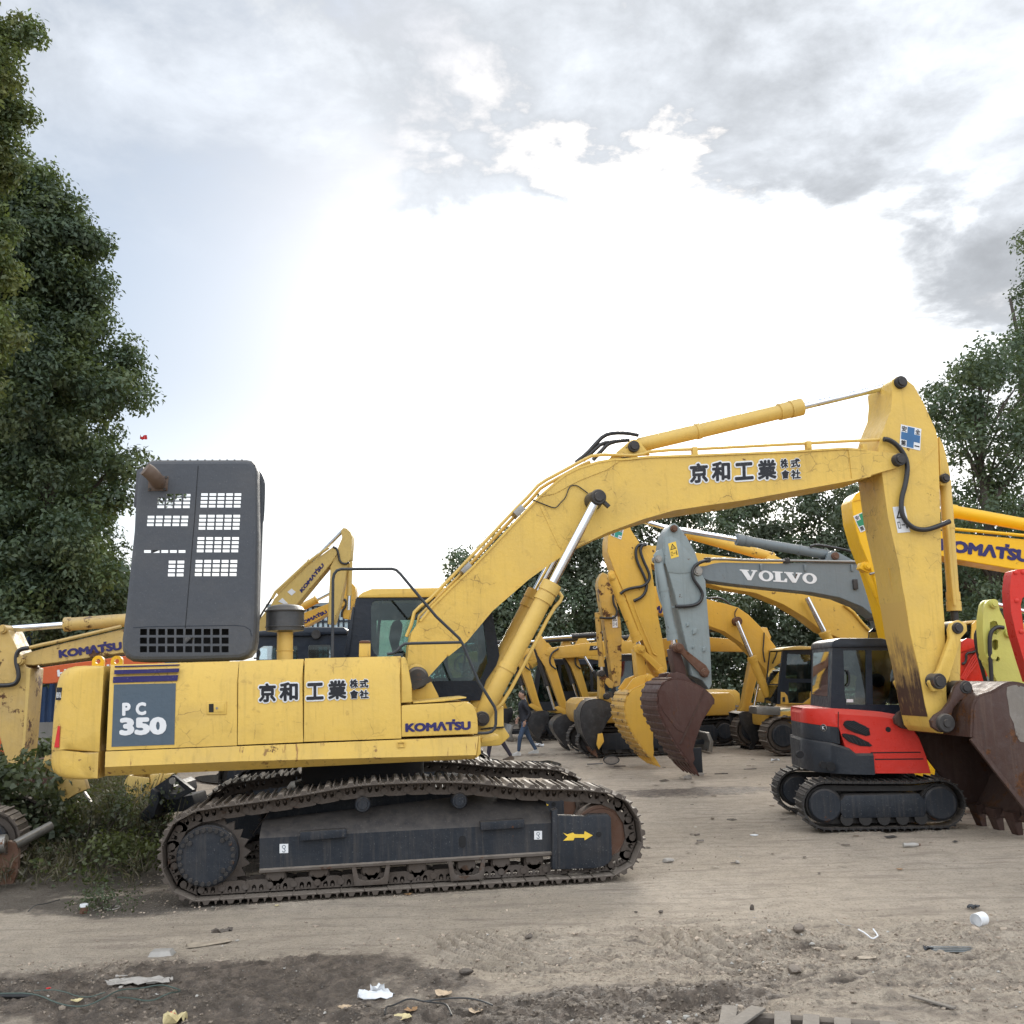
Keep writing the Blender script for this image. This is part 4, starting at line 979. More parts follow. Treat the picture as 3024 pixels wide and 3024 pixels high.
# side stiffener plates at the knuckle and tip: slightly raised
E.b(MB().prism(P(zQ, [(1080, 600), (1210, 572), (1400, 470), (1640, 375), (1760, 290), (1700, 300), (1560, 325), (1400, 372), (1290, 425), (1230, 480)], wb0), wb0 + .008, wb0 + .03), 'knuckle_plate', 'yellow_arm', boom)
E.b(MB().prism(P(zJ, [(440, 668), (560, 672), (735, 692), (800, 700), (822, 745), (795, 795), (600, 850), (466, 882), (455, 780)], wb0), wb0 + .006, wb0 + .03), 'tip_plate', 'yellow_arm', boom)
E.b(MB().prism(P(zJ, [(440, 668), (560, 672), (735, 692), (800, 700), (822, 745), (795, 795), (600, 850), (466, 882), (455, 780)], wb0), wb1 - .03, wb1 - .006), 'tip_plate', 'yellow_arm', boom)
E.b(pin(MB(), P(zJ, [(787, 748)], wb0)[0], .085, wb0 - .07, wb1 + .05), 'pivot_pin', 'pin_dark', boom)
company(E, wb0 + .012, [('\u4eac', zz(zI, (1072, 1040), (1215, 1030), (1068, 885))), ('\u548c', zz(zI, (1250, 1025), (1395, 1015), (1247, 872))),
                ('\u5de5', zz(zI, (1438, 1015), (1585, 1005), (1435, 880))), ('\u696d', zz(zI, (1625, 1012), (1772, 1002), (1622, 858))),
                ('\u682a', zz(zI, (1808, 918), (1868, 914), (1806, 845))), ('\u5f0f', zz(zJ, (28, 800), (92, 795), (26, 738))),
                ('\u6703', zz(zI, (1816, 1005), (1878, 1001), (1814, 936))), ('\u793e', zz(zJ, (30, 880), (96, 876), (28, 816)))], boom)
# arm ram mount on the boom
mp = P(zI, [(420, 830), (560, 712), (590, 690), (620, 686), (655, 696), (690, 745), (745, 812)], 1.36)
E.b(MB().prism(mp, 1.34, 1.40, .008).prism(mp, 1.74, 1.80, .008), 'ram_lug', 'yellow_arm', boom)
c1_ = P(zI, [(608, 745)], 1.34)[0]; E.b(pin(MB(), c1_, .075, 1.30, 1.84), 'pivot_pin', 'pin_dark', boom)
# arm ram
a_, b_ = P(zI, [(640, 735)], 1.57)[0], P(zJ, [(780, 205)], 1.57)[0]
sp = P(zJ, [(103, 372)], 1.57)[0]; frac = (Vector(sp) - Vector(a_)).length / (Vector(b_) - Vector(a_)).length
ram(E, a_, b_, 1.57, .098, .048, frac, names=('arm_ram', 'ram_rod'))
# boom rams: near and far
a_, b_ = P(zF, [(60, 1400)], 1.0)[0], P(zQ, [(1555, 610)], 1.0)[0]
sp = P(zQ, [(1190, 1305)], 1.0)[0]; frac = (Vector(sp) - Vector(a_)).length / (Vector(b_) - Vector(a_)).length
for ww in (1.0, 2.13):
    r_ = ram(E, a_, b_, ww, .100, .058, frac, names=('boom_ram', 'ram_rod'))
    t = (Vector(b_) - Vector(a_)).normalized(); nn = Vector((t.y, -t.x)); L = (Vector(b_) - Vector(a_)).length
    f = lambda s_, o_: (a_[0] + t.x * L * s_ + nn.x * o_, ww, a_[1] + t.y * L * s_ + nn.y * o_)
    E.b(MB().tube([f(.06, .10), f(.10, .15), f(frac * .55, .155), f(frac * .84, .15), f(frac * .95, .20), f(frac * .97, .12)], .022, 8, 1), 'ram_pipe', 'yellow_cyl', r_)
    E.b(pin(MB(), a_, .085, ww - .14, ww + .14), 'pivot_pin', 'pin_dark', r_)
E.b(MB().lathe((b_[0], .93, b_[1]), (0, 1, 0), [(-.06, .02), (-.06, .055), (-.03, .062), (-.03, .085), (0, .10), (.14, .10), (.27, .115), (1.2, .115), (1.26, .1), (1.26, .02)], 26).obox((b_[0] + .10, .95, b_[1] - .09), (.03, 0, -.03), (0, .03, 0), (.015, 0, .015)), 'ram_pin', 'pin_dark', boom)

# --- arm
wa0, wa1 = 1.26, 1.90
arm_px = zz(zJ, (744, 200), (757, 168), (785, 150), (815, 147), (850, 172), (905, 215), (980, 350), (1060, 530), (1076, 600), (1087, 900), (1100, 1400), (1112, 1750)) + \
    zz(zH, (1302, 200), (1308, 500), (1318, 760), (1330, 900), (1318, 970), (1290, 1005), (1240, 1000), (1205, 960), (1190, 900), (1165, 800), (1120, 550), (1060, 300), (1012, 0)) + \
    zz(zJ, (840, 1750), (800, 1500), (720, 1150), (682, 870), (655, 700), (652, 650), (690, 520), (742, 390), (752, 280))
ao = E.pl(arm_px, wa0)
arm = E.b(MB().prism(ao, wa0, wa1, .010, 1), 'arm', 'yellow_arm')
E.b(MB().prism(offset_poly(E.pl(zz(zJ, (872, 850), (1060, 660), (1062, 640), (865, 835)), wa0), 0), wa0 - .006, wa0 + .01), 'weld_seam', 'yellow_paint', arm)
E.b(MB().prism(P(zJ, [(1080, 580), (1110, 640), (1150, 800), (1160, 860), (1150, 900), (1120, 930), (1090, 925), (1085, 800)], 1.42), 1.40, 1.46, .008).prism(P(zJ, [(1080, 580), (1110, 640), (1150, 800), (1160, 860), (1150, 900), (1120, 930), (1090, 925), (1085, 800)], 1.42), 1.70, 1.76, .008), 'ram_lug', 'yellow_arm', arm)
E.b(pin(MB(), P(zJ, [(803, 195)], wa0)[0], .085, wa0 - .05, wa1 + .04), 'pivot_pin', 'pin_dark', arm)
E.b(pin(MB(), P(zJ, [(1125, 875)], 1.38)[0], .065, 1.36, 1.80), 'pivot_pin', 'pin_dark', arm)
safety_sticker(E, zz(zJ, (802, 645), (948, 678), (812, 490)), wa0 - .002, arm, 'ink_blue')
warning_sticker(E, zz(zJ, (790, 1265), (878, 1258), (752, 1080)), wa0 - .002, arm)
# worn inner face of the arm: rust-bare plate with scrape ridges
E.b(MB().strip([E.p(zJ(690, 900), wa0), E.p(zJ(730, 1180), wa0), E.p(zJ(805, 1510), wa0), E.p(zJ(843, 1755), wa0), E.p(zH(1058, 290), wa0), E.p(zH(1120, 552), wa0), E.p(zH(1165, 802), wa0), E.p(zH(1186, 885), wa0)], -.004, wa0 + .012, wa1 - .012), 'wear_plate', 'arm_inner', arm)
mb = MB()
for ww, y0 in ((1.36, 0), (1.52, -300), (1.63, 150), (1.76, -150)):
    a0 = E.p(zJ(800 + (y0 + 300) * .12, 1500 + (y0 + 300) * .55), wa0); a1 = E.p(zH(1128, 590), wa0)
    mb.section([[(q[0] - .012, ww, q[1]), (q[0] + .01, ww, q[1]), (q[0] + .01, ww + .02, q[1]), (q[0] - .012, ww + .02, q[1])] for q in (a0, a1)])
E.b(mb, 'scrape_ridge', 'arm_inner', arm)
# hoses
hs = E.b(MB().tube([P3(zJ, q, 1.20) for q in ((690, 596), (730, 600), (790, 640), (845, 720), (862, 800), (845, 920), (815, 1020), (815, 1120), (850, 1190), (910, 1235), (985, 1245), (1070, 1220), (1160, 1182))], .033, 10, 2), 'bucket_hose', 'hose_black', arm)
# bucket ram down the back of the arm
a_, b_ = P(zJ, [(1125, 880)], 1.58)[0], P(zH, [(1380, 255)], 1.58)[0]
sp = P(zH, [(1346, 130)], 1.58)[0]; frac = (Vector(sp) - Vector(a_)).length / (Vector(b_) - Vector(a_)).length
br_ = ram(E, a_, b_, 1.58, .078, .05, frac, names=('bucket_ram', 'ram_rod'))
br_.children[0].data.materials[0] = M('pin_dark')
E.b(MB().tube([P3(zJ, q, 1.46) for q in ((1140, 1185), (1150, 1260), (1175, 1600), (1195, 1780))], .022, 8, 1), 'ram_pipe', 'yellow_cyl', br_)
# bucket linkage
for ww in (1.14, 1.96):
    lq = P(zH, [(1345, 215), (1400, 195), (1455, 225), (1460, 275), (1415, 325), (1330, 610), (1290, 700), (1215, 705), (1185, 640), (1215, 590), (1250, 560), (1335, 325), (1330, 260)], 1.16)
    E.b(MB().prism(lq, ww, ww + .07, .015), 'side_link', 'yellow_arm')
lq = P(zH, [(1340, 230), (1380, 200), (1440, 230), (1425, 320), (1420, 620), (1480, 640), (1490, 700), (1440, 730), (1390, 700), (1325, 620), (1325, 320)], 1.35)
bl_ = E.b(MB().prism(lq, 1.36, 1.80, .02), 'bucket_link', 'yellow_arm')
for z, q, r_, w0_, w1_ in ((zH, (1405, 252), .075, 1.12, 2.06), (zH, (1265, 632), .10, 1.10, 2.08), (zH, (1455, 675), .085, 1.10, 2.06)):
    E.b(pin(MB(), P(z, [q], 1.10)[0], r_, w0_, w1_), 'pivot_pin', 'pin_dark', bl_)
# bucket
wk0, wk1 = .86, 2.30
lip = E.p(zU(826, 1475), wk1 - .03)                       # the far end of the cutting lip is what the photo shows
P1_ = E.p(zU(835, 708), wk0)
back = P(zU, [(843, 560), (846, 420), (862, 340), (900, 290), (980, 262), (1050, 240), (1130, 190), (1200, 152), (1290, 142), (1420, 180), (1600, 330), (1760, 620), (1850, 1000)], wk0)
end_ = back[-1]; mid_ = [(lip[0] + (end_[0] - lip[0]) * f, lip[1] + (end_[1] - lip[1]) * f + .05 * math.sin(math.pi * f) * -1) for f in (.75, .5, .25)]
prof = smooth_line([P1_] + back + mid_ + [lip], 1)
front = [(lip[0] + (P1_[0] - lip[0]) * f, lip[1] + (P1_[1] - lip[1]) * f) for f in (.2, .5, .8)]
bk = bucket(E, [tuple(p) for p in prof], front, wk0, wk1, 'bucket_rust', 'bucket_rust', 0, 4, .035, .32, tdir=(.20, -1), ttw=.095)
E.b(MB().prism(P(zU, [(1195, 175), (1240, 160), (1300, 152), (1380, 178), (1450, 260), (1480, 420), (1470, 640), (1420, 800), (1375, 760), (1330, 750), (1290, 690), (1265, 560), (1225, 480), (1205, 330), (1188, 250)], wk0), wk0 - .004, wk0 + .01), 'worn_patch', 'worn_steel', bk, 0)
for ww in (wk0 - .014, wk1 - .03): E.b(MB().strip(front[:-1] + [P1_], .05, ww, ww + .044), 'side_cutter', 'bucket_rust', bk)
er = P(zU, [(635, 175), (690, 115), (745, 103), (810, 150), (835, 215), (835, 300), (700, 310), (620, 400), (600, 470), (605, 600), (560, 660), (480, 650), (400, 600), (385, 530), (430, 470), (510, 420), (580, 330)], 1.12)
for ww in (1.10, 1.98):
    E.b(MB().prism(er, ww, ww + .07, .015), 'bucket_ear', 'bucket_rust', bk)
E.b(pin(MB(), P(zU, [(545, 555)], 1.08)[0], .078, 1.06, 2.10), 'pivot_pin', 'pin_dark', bk)
c = P(zU, [(545, 555)], 1.08)[0]; E.b(MB().lathe((c[0], 1.045, c[1]), (0, 1, 0), [(0, .08), (.0, .105), (.012, .115), (.055, .118)], 24), 'ear_boss', 'pin_dark', bk)

# --- pipes along the boom
pp = [(0, 1740), (40, 1640), (65, 1540), (110, 1495), (200, 1425), (420, 1200), (660, 945), (900, 690), (985, 605), (1075, 505), (1140, 462), (1400, 322), (1510, 266), (1610, 256), (1850, 262), (1932, 250)]
tp = zz(zQ, *pp) + zz(zI, (730, 786), (900, 771), (1090, 764), (1932, 720)) + zz(zJ, (300, 617), (640, 600), (690, 597))
E.b(MB().tube([E.p3(q, 1.30) for q in tp], .021, 8), 'boom_pipe', 'yellow_cyl', boom)
E.b(MB().tube([E.p3((q[0] + 6, q[1] + 5), 1.42) for q in zz(zQ, *[(20, 1745), (75, 1640), (90, 1560), (150, 1500), (240, 1410), (430, 1215), (660, 965), (900, 708), (985, 625), (1075, 520), (1140, 478), (1400, 335), (1480, 300)])], .022, 8), 'boom_pipe', 'yellow_cyl', boom)
for z, q in ((zQ, (490, 1175)), (zQ, (915, 705)), (zQ, (160, 1560))):
    c = P3(z, q, 1.30); E.b(MB().obox((c[0], 1.36, c[2] - .02), (.05, 0, .05), (0, .12, 0), (-.03, 0, .03), .006), 'pipe_clamp', 'steel_worn', boom)
for z, q in ((zI, (1110, 780)), (zJ, (155, 640)), (zJ, (552, 660))):
    c = P3(z, q, 1.28); E.b(MB().obox((c[0], 1.30, c[2]), (.035, 0, 0), (0, .04, 0), (0, 0, .055), .006), 'pipe_clamp', 'yellow_arm', boom)
for q in ([(140, 870), (230, 800), (300, 720), (370, 650), (450, 630), (560, 632), (650, 650)], [(200, 855), (290, 770), (350, 715), (460, 700), (575, 688)], [(280, 850), (345, 780), (400, 720), (460, 702)]):
    E.b(MB().tube([P3(zI, a, 1.5) for a in q], .026, 8, 1), 'boom_hose', 'hose_black', boom)
E.b(MB().tube([P3(zQ, a, wb0 + .0) for a in ((1025, 622), (1120, 660), (1205, 692), (1230, 680), (1250, 655), (1300, 605), (1320, 535), (1345, 505), (1390, 505), (1440, 540), (1480, 570))], .007, 6, 1), 'grease_line', 'hose_black', boom)

# --- cab on the far side
wc0, wc1 = 2.0, 3.05
co = P(zC, [(775, 760), (778, 690), (815, 480), (846, 290), (860, 272), (1500, 270), (1740, 270), (1800, 300), (1838, 480), (1872, 690), (1850, 760), (1775, 870), (1735, 1010), (1400, 1020), (900, 1020), (780, 900)], wc0)
win = P(zC, [(955, 335), (965, 310), (985, 297), (1700, 285), (1735, 300), (1762, 480), (1790, 740), (1735, 868), (1380, 873), (1150, 780), (1010, 705), (975, 670), (958, 620)], wc0)
fwin = offset_poly(P(zC, [(985, 390), (1790, 380), (1800, 740), (1740, 860), (1380, 873), (985, 700)], wc0), .03)
cab = E.b(MB().holed(co, [win], wc0, wc0 + .09), 'cab', 'cab_dark')
E.b(MB().holed(co, [fwin], wc1 - .08, wc1), 'far_wall', 'cab_dark', cab)
E.b(MB().prism(P(zC, [(858, 278), (872, 258), (895, 240), (960, 214), (1460, 205), (1740, 208), (1790, 240), (1800, 300), (1740, 272), (1500, 274)], wc0 - .03), wc0 - .03, wc1 + .03, .03), 'cab_roof', 'yellow_paint', cab)
E.b(MB().prism(offset_poly(win, -.01), wc0 + .035, wc0 + .043), 'window_pane', 'cab_glass', cab, 0)
E.b(MB().prism(offset_poly(fwin, -.01), wc1 - .05, wc1 - .042), 'window_pane', 'cab_glass', cab, 0)
q = P(zC, [(775, 760), (815, 480), (846, 290)], wc0)
rw = E.b(MB().strip(q, -.05, wc0 + .09, wc0 + .22).strip(q, -.05, wc1 - .22, wc1 - .08).strip(q[:1] + [(q[0][0] * .6 + q[1][0] * .4, q[0][1] * .6 + q[1][1] * .4)], -.05, wc0 + .2, wc1 - .2), 'rear_wall', 'cab_dark', cab)
q = P(zC, [(1800, 300), (1838, 480), (1872, 690)], wc0)
E.b(MB().strip(q, .01, wc0 + .09, wc1 - .08), 'windscreen', 'cab_glass', cab, 0)
E.b(MB().prism(P(zC, [(880, 1015), (880, 960), (1700, 960), (1700, 1015)], wc0 + .1), wc0 + .1, wc1 - .1), 'cab_floor', 'cab_dark', cab)
E.b(MB().prism(P(zC, [(762, 690), (825, 345), (838, 345), (800, 690)], wc0 - .02), wc0 - .05, wc0 + .02, .008), 'cab_post', 'cab_dark', cab)
sc = P(zC, [(1120, 700), (1085, 560), (1100, 470), (1120, 445), (1160, 440), (1180, 480), (1165, 560), (1150, 620), (1240, 720), (1240, 800), (1050, 800)], wc0 + .5)
E.b(MB().prism(sc, wc0 + .30, wc0 + .74, .04), 'seat', 'seat_fabric', cab)
E.b(MB().tube([P3(zC, a, wc0 + .55) for a in ((1000, 690), (1005, 560), (1020, 400), (1022, 300))], .02, 8), 'window_bar', 'cab_dark', cab)
E.b(MB().tube([P3(zC, a, wc1 - .1) for a in ((1500, 860), (1490, 700), (1480, 400))], .022, 8), 'window_bar', 'cab_dark', cab)
q = P3(zC, (1330, 700), wc0 + .6); E.b(MB().obox(q, (.05, 0, .01), (0, .05, 0), (0, 0, .12), .01).tube([(q[0] + .5, q[1] - .3, q[2] - .2), (q[0] + .55, q[1] - .3, q[2] + .2)], .015), 'control_levers', 'seat_fabric', cab)

# --- handrail, filler post, air cleaner
wr = .18
rl = E.b(MB().tube([P3(zC, a, wr) for a in ((680, 700), (682, 500), (684, 150), (692, 110), (712, 84), (745, 74), (1105, 72), (1135, 80), (1165, 108), (1240, 198), (1420, 412), (1585, 568), (1610, 610), (1720, 872), (1835, 1055), (1846, 1090), (1845, 1180), (1836, 1212), (1815, 1234), (1780, 1243), (1690, 1246))], .0165, 10), 'handrail', 'rail_grey')
E.b(MB().tube([P3(zC, a, wr) for a in ((1070, 682), (1110, 674), (1145, 655), (1170, 625), (1195, 608), (1240, 604), (1600, 596))], .0165, 10), 'rail_branch', 'rail_grey', rl)
q = P(zS, [(1715, 1290), (1722, 1070), (1902, 1070), (1900, 1285)], .45)
fp = E.b(MB().prism(q, .40, .54, .012), 'filler_post', 'yellow_paint')
E.b(MB().prism(P(zS, [(1718, 1070), (1725, 1040), (1760, 1030), (1860, 1028), (1898, 1040), (1905, 1070)], .45), .385, .555, .01), 'filler_cap', 'rusty_steel', fp)
wp = .85; c0 = P3(zS, (542, 1345), wp); k = E.m(zS(542, 800), wp) * .18634
zv = lambda y: P(zS, [(542, y)], wp)[0][1]
ap = E.b(MB().lathe((c0[0], wp, zv(1345)), (0, 0, 1), [(0, 125 * k), (zv(1195) - zv(1345), 125 * k), (zv(1192) - zv(1345), 137 * k), (zv(1180) - zv(1345), 137 * k), (zv(1178) - zv(1345), 124 * k), (zv(880) - zv(1345), 124 * k)], 28), 'intake_pipe', 'yellow_cyl')
b0 = zv(875)
E.b(MB().lathe((c0[0], wp, b0), (0, 0, 1), [(-.02, 100 * k), (0, 295 * k), (zv(820) - b0, 298 * k), (zv(818) - b0, 312 * k), (zv(806) - b0, 312 * k), (zv(800) - b0, 298 * k), (zv(575) - b0, 296 * k), (zv(572) - b0, 322 * k), (zv(555) - b0, 326 * k), (zv(545) - b0, 300 * k), (zv(500) - b0, 262 * k), (zv(470) - b0, 190 * k), (zv(457) - b0, 90 * k), (zv(455) - b0, .002)], 36), 'air_cleaner', 'pot_grey', ap)

# --- raised engine hood
wh = .42
ho = P(zB, [(300, 185), (318, 152), (345, 137), (380, 132), (1030, 131), (1070, 140), (1098, 168), (1112, 215), (1114, 300), (1118, 700), (1108, 1200), (1098, 1430), (1085, 1500), (1050, 1545), (980, 1568), (600, 1580), (300, 1583), (215, 1578), (165, 1550), (140, 1500), (138, 1420), (165, 1200), (225, 640), (232, 490), (255, 230)], wh)
holes = []
def vent(x0, y0, x1, y1, nc, nr, sx=0, skip=(), gx=.80, gy=.70):
    for i in range(nc):
        for j in range(nr):
            if (i, j) in skip: continue
            cw_, chh = (x1 - x0) / nc, (y1 - y0) / nr
            xa, ya = x0 + cw_ * i - sx * (j / max(1, nr)), y0 + chh * j
            holes.append(P(zB, [(xa, ya + chh * gy), (xa + cw_ * gx, ya + chh * gy), (xa + cw_ * gx, ya), (xa, ya)], wh))
vent(403, 382, 646, 492, 4, 4, 8, skip=((0, 0),))
vent(710, 377, 1008, 488, 5, 4, 8)
vent(328, 538, 630, 620, 5, 3, 8)
vent(697, 531, 1000, 646, 5, 4, 8)
vent(684, 690, 992, 808, 5, 4, 8)
vent(302, 783, 610, 812, 5, 1, 0)
vent(478, 858, 602, 980, 2, 4, 8)
vent(670, 853, 980, 978, 5, 4, 8)
vent(273, 1345, 920, 1530, 10, 3, 0, gx=.78, gy=.72)
for i in range(10):
    x = 412 + i * 58; holes.append(P(zB, [(x, 164), (x + 42, 164), (x + 40, 139), (x, 139)], wh))
inner = offset_poly(ho, .075)
hood = E.b(MB().holed(offset_poly(ho, .058), [h for h in holes if True][:-10], wh, wh + .012), 'engine_hood', 'hood_grey', None, 30)
mb = MB()
rim = [offset_poly(ho, d) for d in (.058, .030, .010, 0, 0)]; ws = [wh + .0005, wh + .010, wh + .035, wh + .075, wh + .34]
n_ = len(ho)
for k in range(4):
    for i in range(n_):
        j = (i + 1) % n_
        if i in (2, 3) and k >= 2: continue        # top rim: open between its ribs
        a, b, c, d = rim[k][i], rim[k][j], rim[k + 1][j], rim[k + 1][i]
        mb.add([(a[0], ws[k], a[1]), (b[0], ws[k], b[1]), (c[0], ws[k + 1], c[1]), (d[0], ws[k + 1], d[1])], [(0, 1, 2, 3)])
E.b(mb, 'hood_rim', 'hood_grey', hood, 60)
top0, top1 = Vector(rim[3][3]), Vector(rim[3][4]); mb = MB()
for i in range(12):
    q = top0 + (top1 - top0) * ((i + .5) / 12 * .98 + .01); mb.box(q.x - .009, q.x + .009, wh + .035, wh + .30, q.y - .045, q.y - .002)
mb.box(top0.x, top1.x, wh + .28, wh + .34, top0.y - .03, top0.y)
E.b(mb, 'top_grille', 'hood_grey', hood)
sm = P(zB, [(687, 182), (691, 182), (665, 560), (599, 1340), (595, 1340), (661, 560)], wh)
E.b(MB().prism(sm, wh - .003, wh + .001), 'hood_seam', 'dark_void', hood, 0)
sm = P(zB, [(225, 1335), (330, 1328), (950, 1318), (1020, 1325), (1060, 1350), (1075, 1400), (1072, 1400), (1056, 1353), (1018, 1329), (950, 1323), (330, 1333), (225, 1340)], wh)
E.b(MB().prism(sm, wh - .002, wh + .001), 'hood_crease', 'cab_dark', hood, 0)
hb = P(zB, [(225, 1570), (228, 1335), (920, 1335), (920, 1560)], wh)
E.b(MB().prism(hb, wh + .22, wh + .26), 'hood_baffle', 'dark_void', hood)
E.b(MB().prism(P(zB, [(232, 478), (300, 480), (318, 300), (300, 190), (256, 220)], wh + .10), wh + .06, wh + .3, .01), 'hood_flap', 'hood_grey', hood)
E.b(MB().tube([P3(zB, a, wh + .32) for a in ((1095, 270), (1130, 268), (1152, 285), (1160, 320), (1152, 560), (1140, 600), (1118, 622), (1085, 630))], .013, 8, 1), 'hood_stay', 'rail_grey', hood)
E.b(MB().prism(P(zB, [(1112, 200), (1150, 250), (1163, 290), (1150, 640), (1118, 1440), (1100, 1490)], wh + .34), wh + .30, wh + .36, .01), 'hood_flange', 'hood_grey', hood)
E.b(MB().tube([P3(zB, a, wh + .2) for a in ((1085, 1555), (1115, 1555), (1128, 1530), (1128, 1505), (1115, 1492))], .009, 8, 1), 'hood_hook', 'rail_grey', hood)
ex = P(zB, [(332, 362), (470, 360), (478, 258), (440, 256), (338, 262)], wh)
eo = E.b(MB().prism(ex, wh - .012, wh), 'exhaust_flange', 'exhaust_rust', hood)
tb_ = MB().tube([P3(zB, (405, 300), wh), P3(zB, (400, 295), wh - .10), P3(zB, (382, 268), wh - .20), P3(zB, (350, 232), wh - .27), P3(zB, (312, 205), wh - .30)], [.078, .078, .078, .076, .074], 18, 2)
E.b(tb_, 'exhaust_pipe', 'exhaust_rust', eo)
mb = MB()
for q in ((462, 265), (343, 350), (450, 350)):
    c = P3(zB, q, wh - .012); mb.cyl((c[0], c[1] - .012, c[2]), (c[0], c[1], c[2]), .015, n=8)
E.b(mb, 'flange_bolt', 'pin_dark', eo)
# ------------------------------------------------------------------ the other machines in the yard
def pin_at(rig, z, pts, r, w0, w1, parent, mat):
    for q in pts: rig.b(pin(MB(), rig.p(z(*q), w0), r, w0 - .02, w1 + .02), 'pivot_pin', mat, parent)
def pram(rig, z0, p0, z1, p1, zs, ps, w, r, rod, mat, names=('ram', 'ram_rod'), parent=None, rings=False):
    a, b, sp_ = rig.p(z0(*p0), w), rig.p(z1(*p1), w), rig.p(zs(*ps), w)
    return ram(rig, a, b, w, r, rod, (Vector(sp_) - Vector(a)).length / (Vector(b) - Vector(a)).length, mat, names, rings, parent)

# --- grey excavator with the big brown bucket
V = Rig('tracked_excavator', 'grey excavator with white lettered boom and large dark brown bucket', 'excavator', 2050, 20.1, R(8))
def vp(z, pts, w): return V.pl(zz(z, *pts), w)
ar = V.b(MB().prism(vp(zG, [(600, 285), (640, 225), (665, 214), (690, 235), (740, 300), (800, 405), (825, 480), (835, 540), (872, 600), (880, 720), (905, 1050), (915, 1300), (895, 1335), (850, 1270), (780, 1240), (757, 1100), (712, 900), (668, 700), (610, 500), (584, 380)], .33), .33, .87, .012, 1), 'arm', 'grey_arm')
V.b(MB().prism(vp(zG, [(600, 320), (640, 305), (690, 330), (760, 420), (810, 480), (825, 540), (700, 555), (620, 545), (600, 480)], .33), .318, .34, .006), 'arm_plate', 'grey_arm', ar)
pin_at(V, zG, [(660, 252)], .075, .30, .90, ar, 'rusty_steel')
V.b(MB().prism(vp(zG, [(530, 480), (522, 430), (540, 405), (600, 380), (640, 420), (620, 490), (560, 490)], .40), .36, .43, .01), 'ram_lug', 'grey_arm', ar)
pin_at(V, zG, [(555, 455)], .075, .34, .56, ar, 'steel_worn')
for q in ((750, 897, .10), (797, 942, .15), (786, 1047, .07), (860, 1062, .12)):
    c = V.p(zG(q[0], q[1]), .33); s_ = q[2] * .55
    V.b(MB().prism([(c[0] - s_ * .6, c[1] - s_ * .8), (c[0] + s_ * .4, c[1] - s_ * .5), (c[0] + s_ * .6, c[1] + s_ * .8), (c[0] - s_ * .4, c[1] + s_ * .5)], .30, .335, .01), 'patch_plate', 'grey_arm', ar)
warning_sticker(V, zz(zG, (640, 455), (692, 440), (620, 353)), .316, ar, 'ink_yellow')
pram(V, zG, (556, 470), zG, (660, 1040), zG, (650, 1000), .44, .10, .055, 'grey_arm', ('bucket_ram', 'ram_rod'), None, True)
V.b(MB().tube([V.p3(zG(*q), .28) for q in ((890, 465), (840, 475), (795, 505), (780, 550), (795, 600), (835, 650), (855, 695), (835, 750), (780, 772), (670, 775))], .035, 8, 2), 'arm_hose', 'hose_black', ar)
V.b(MB().tube([V.p3(zG(*q), .45) for q in ((535, 500), (545, 640), (575, 760), (610, 785), (660, 780))], .025, 8, 1), 'ram_pipe', 'grey_arm', ar)
lk = V.b(MB().prism(vp(zG, [(650, 1040), (680, 1015), (715, 1030), (730, 1065), (870, 1170), (895, 1215), (880, 1250), (850, 1250), (830, 1225), (700, 1090), (655, 1075)], .30), .24, .30, .012), 'side_link', 'rusty_steel')
V.b(MB().prism(vp(zG, [(640, 1060), (690, 1050), (735, 1180), (745, 1260), (680, 1265), (660, 1170)], .4), .38, .74, .02), 'bucket_link', 'bucket_brown')
pin_at(V, zG, [(690, 1048), (866, 1220)], .085, .22, .60, lk, 'rusty_steel')
prof = smooth_line(vp(zG, [(922, 1432), (925, 1390), (850, 1325), (760, 1280), (660, 1262), (590, 1290), (557, 1360), (552, 1440), (580, 1530), (650, 1655), (715, 1755), (780, 1840)], 0), 1)
bk = bucket(V, [tuple(p) for p in prof], vp(zG, [(800, 1800), (788, 1740), (810, 1660), (850, 1545)], 0), 0.0, 1.2, 'bucket_brown', 'bucket_brown', 12, 5, .03, .27)
V.b(MB().prism(vp(zG, [(864, 1335), (872, 1338), (708, 1702), (698, 1695)], -.01), -.014, .005), 'side_seam', 'bucket_rust', bk)
V.b(MB().holed(vp(zG, [(552, 1340), (600, 1345), (630, 1400), (640, 1480), (690, 1570), (740, 1600), (725, 1620), (680, 1600), (590, 1480), (560, 1420)], -.01), [], -.012, .004), 'side_shroud', 'bucket_brown', bk)
V.b(MB().prism(vp(zG, [(600, 1265), (620, 1225), (680, 1215), (730, 1230), (790, 1290), (700, 1300)], .3), .26, .32, .01).prism(vp(zG, [(600, 1265), (620, 1225), (680, 1215), (730, 1230), (790, 1290), (700, 1300)], .3), .88, .94, .01), 'bucket_ear', 'bucket_brown', bk)
bt_ = vp(zT, [(366, 452), (372, 430), (395, 416), (440, 414), (500, 396), (560, 388), (660, 391), (940, 396), (1300, 384), (1540, 392), (1640, 450), (1740, 600), (1850, 900), (1900, 1130), (1820, 1160), (1760, 1000), (1690, 805), (1560, 705), (1400, 640), (1200, 602), (900, 572), (640, 543), (470, 520), (405, 492), (372, 476)], .36)
bo = V.b(MB().prism(bt_, .36, .84, .012, 1), 'boom', 'grey_paint')
pin_at(V, zT, [(388, 450)], .10, .33, .87, bo, 'steel_worn')
for q in ((838, 425), (1152, 427), (1486, 428)):
    c = V.p3(zT(*q), .35); V.b(MB().obox(c, (.025, 0, 0), (0, .03, 0), (0, 0, .07), .006), 'boom_lug', 'grey_paint', bo)
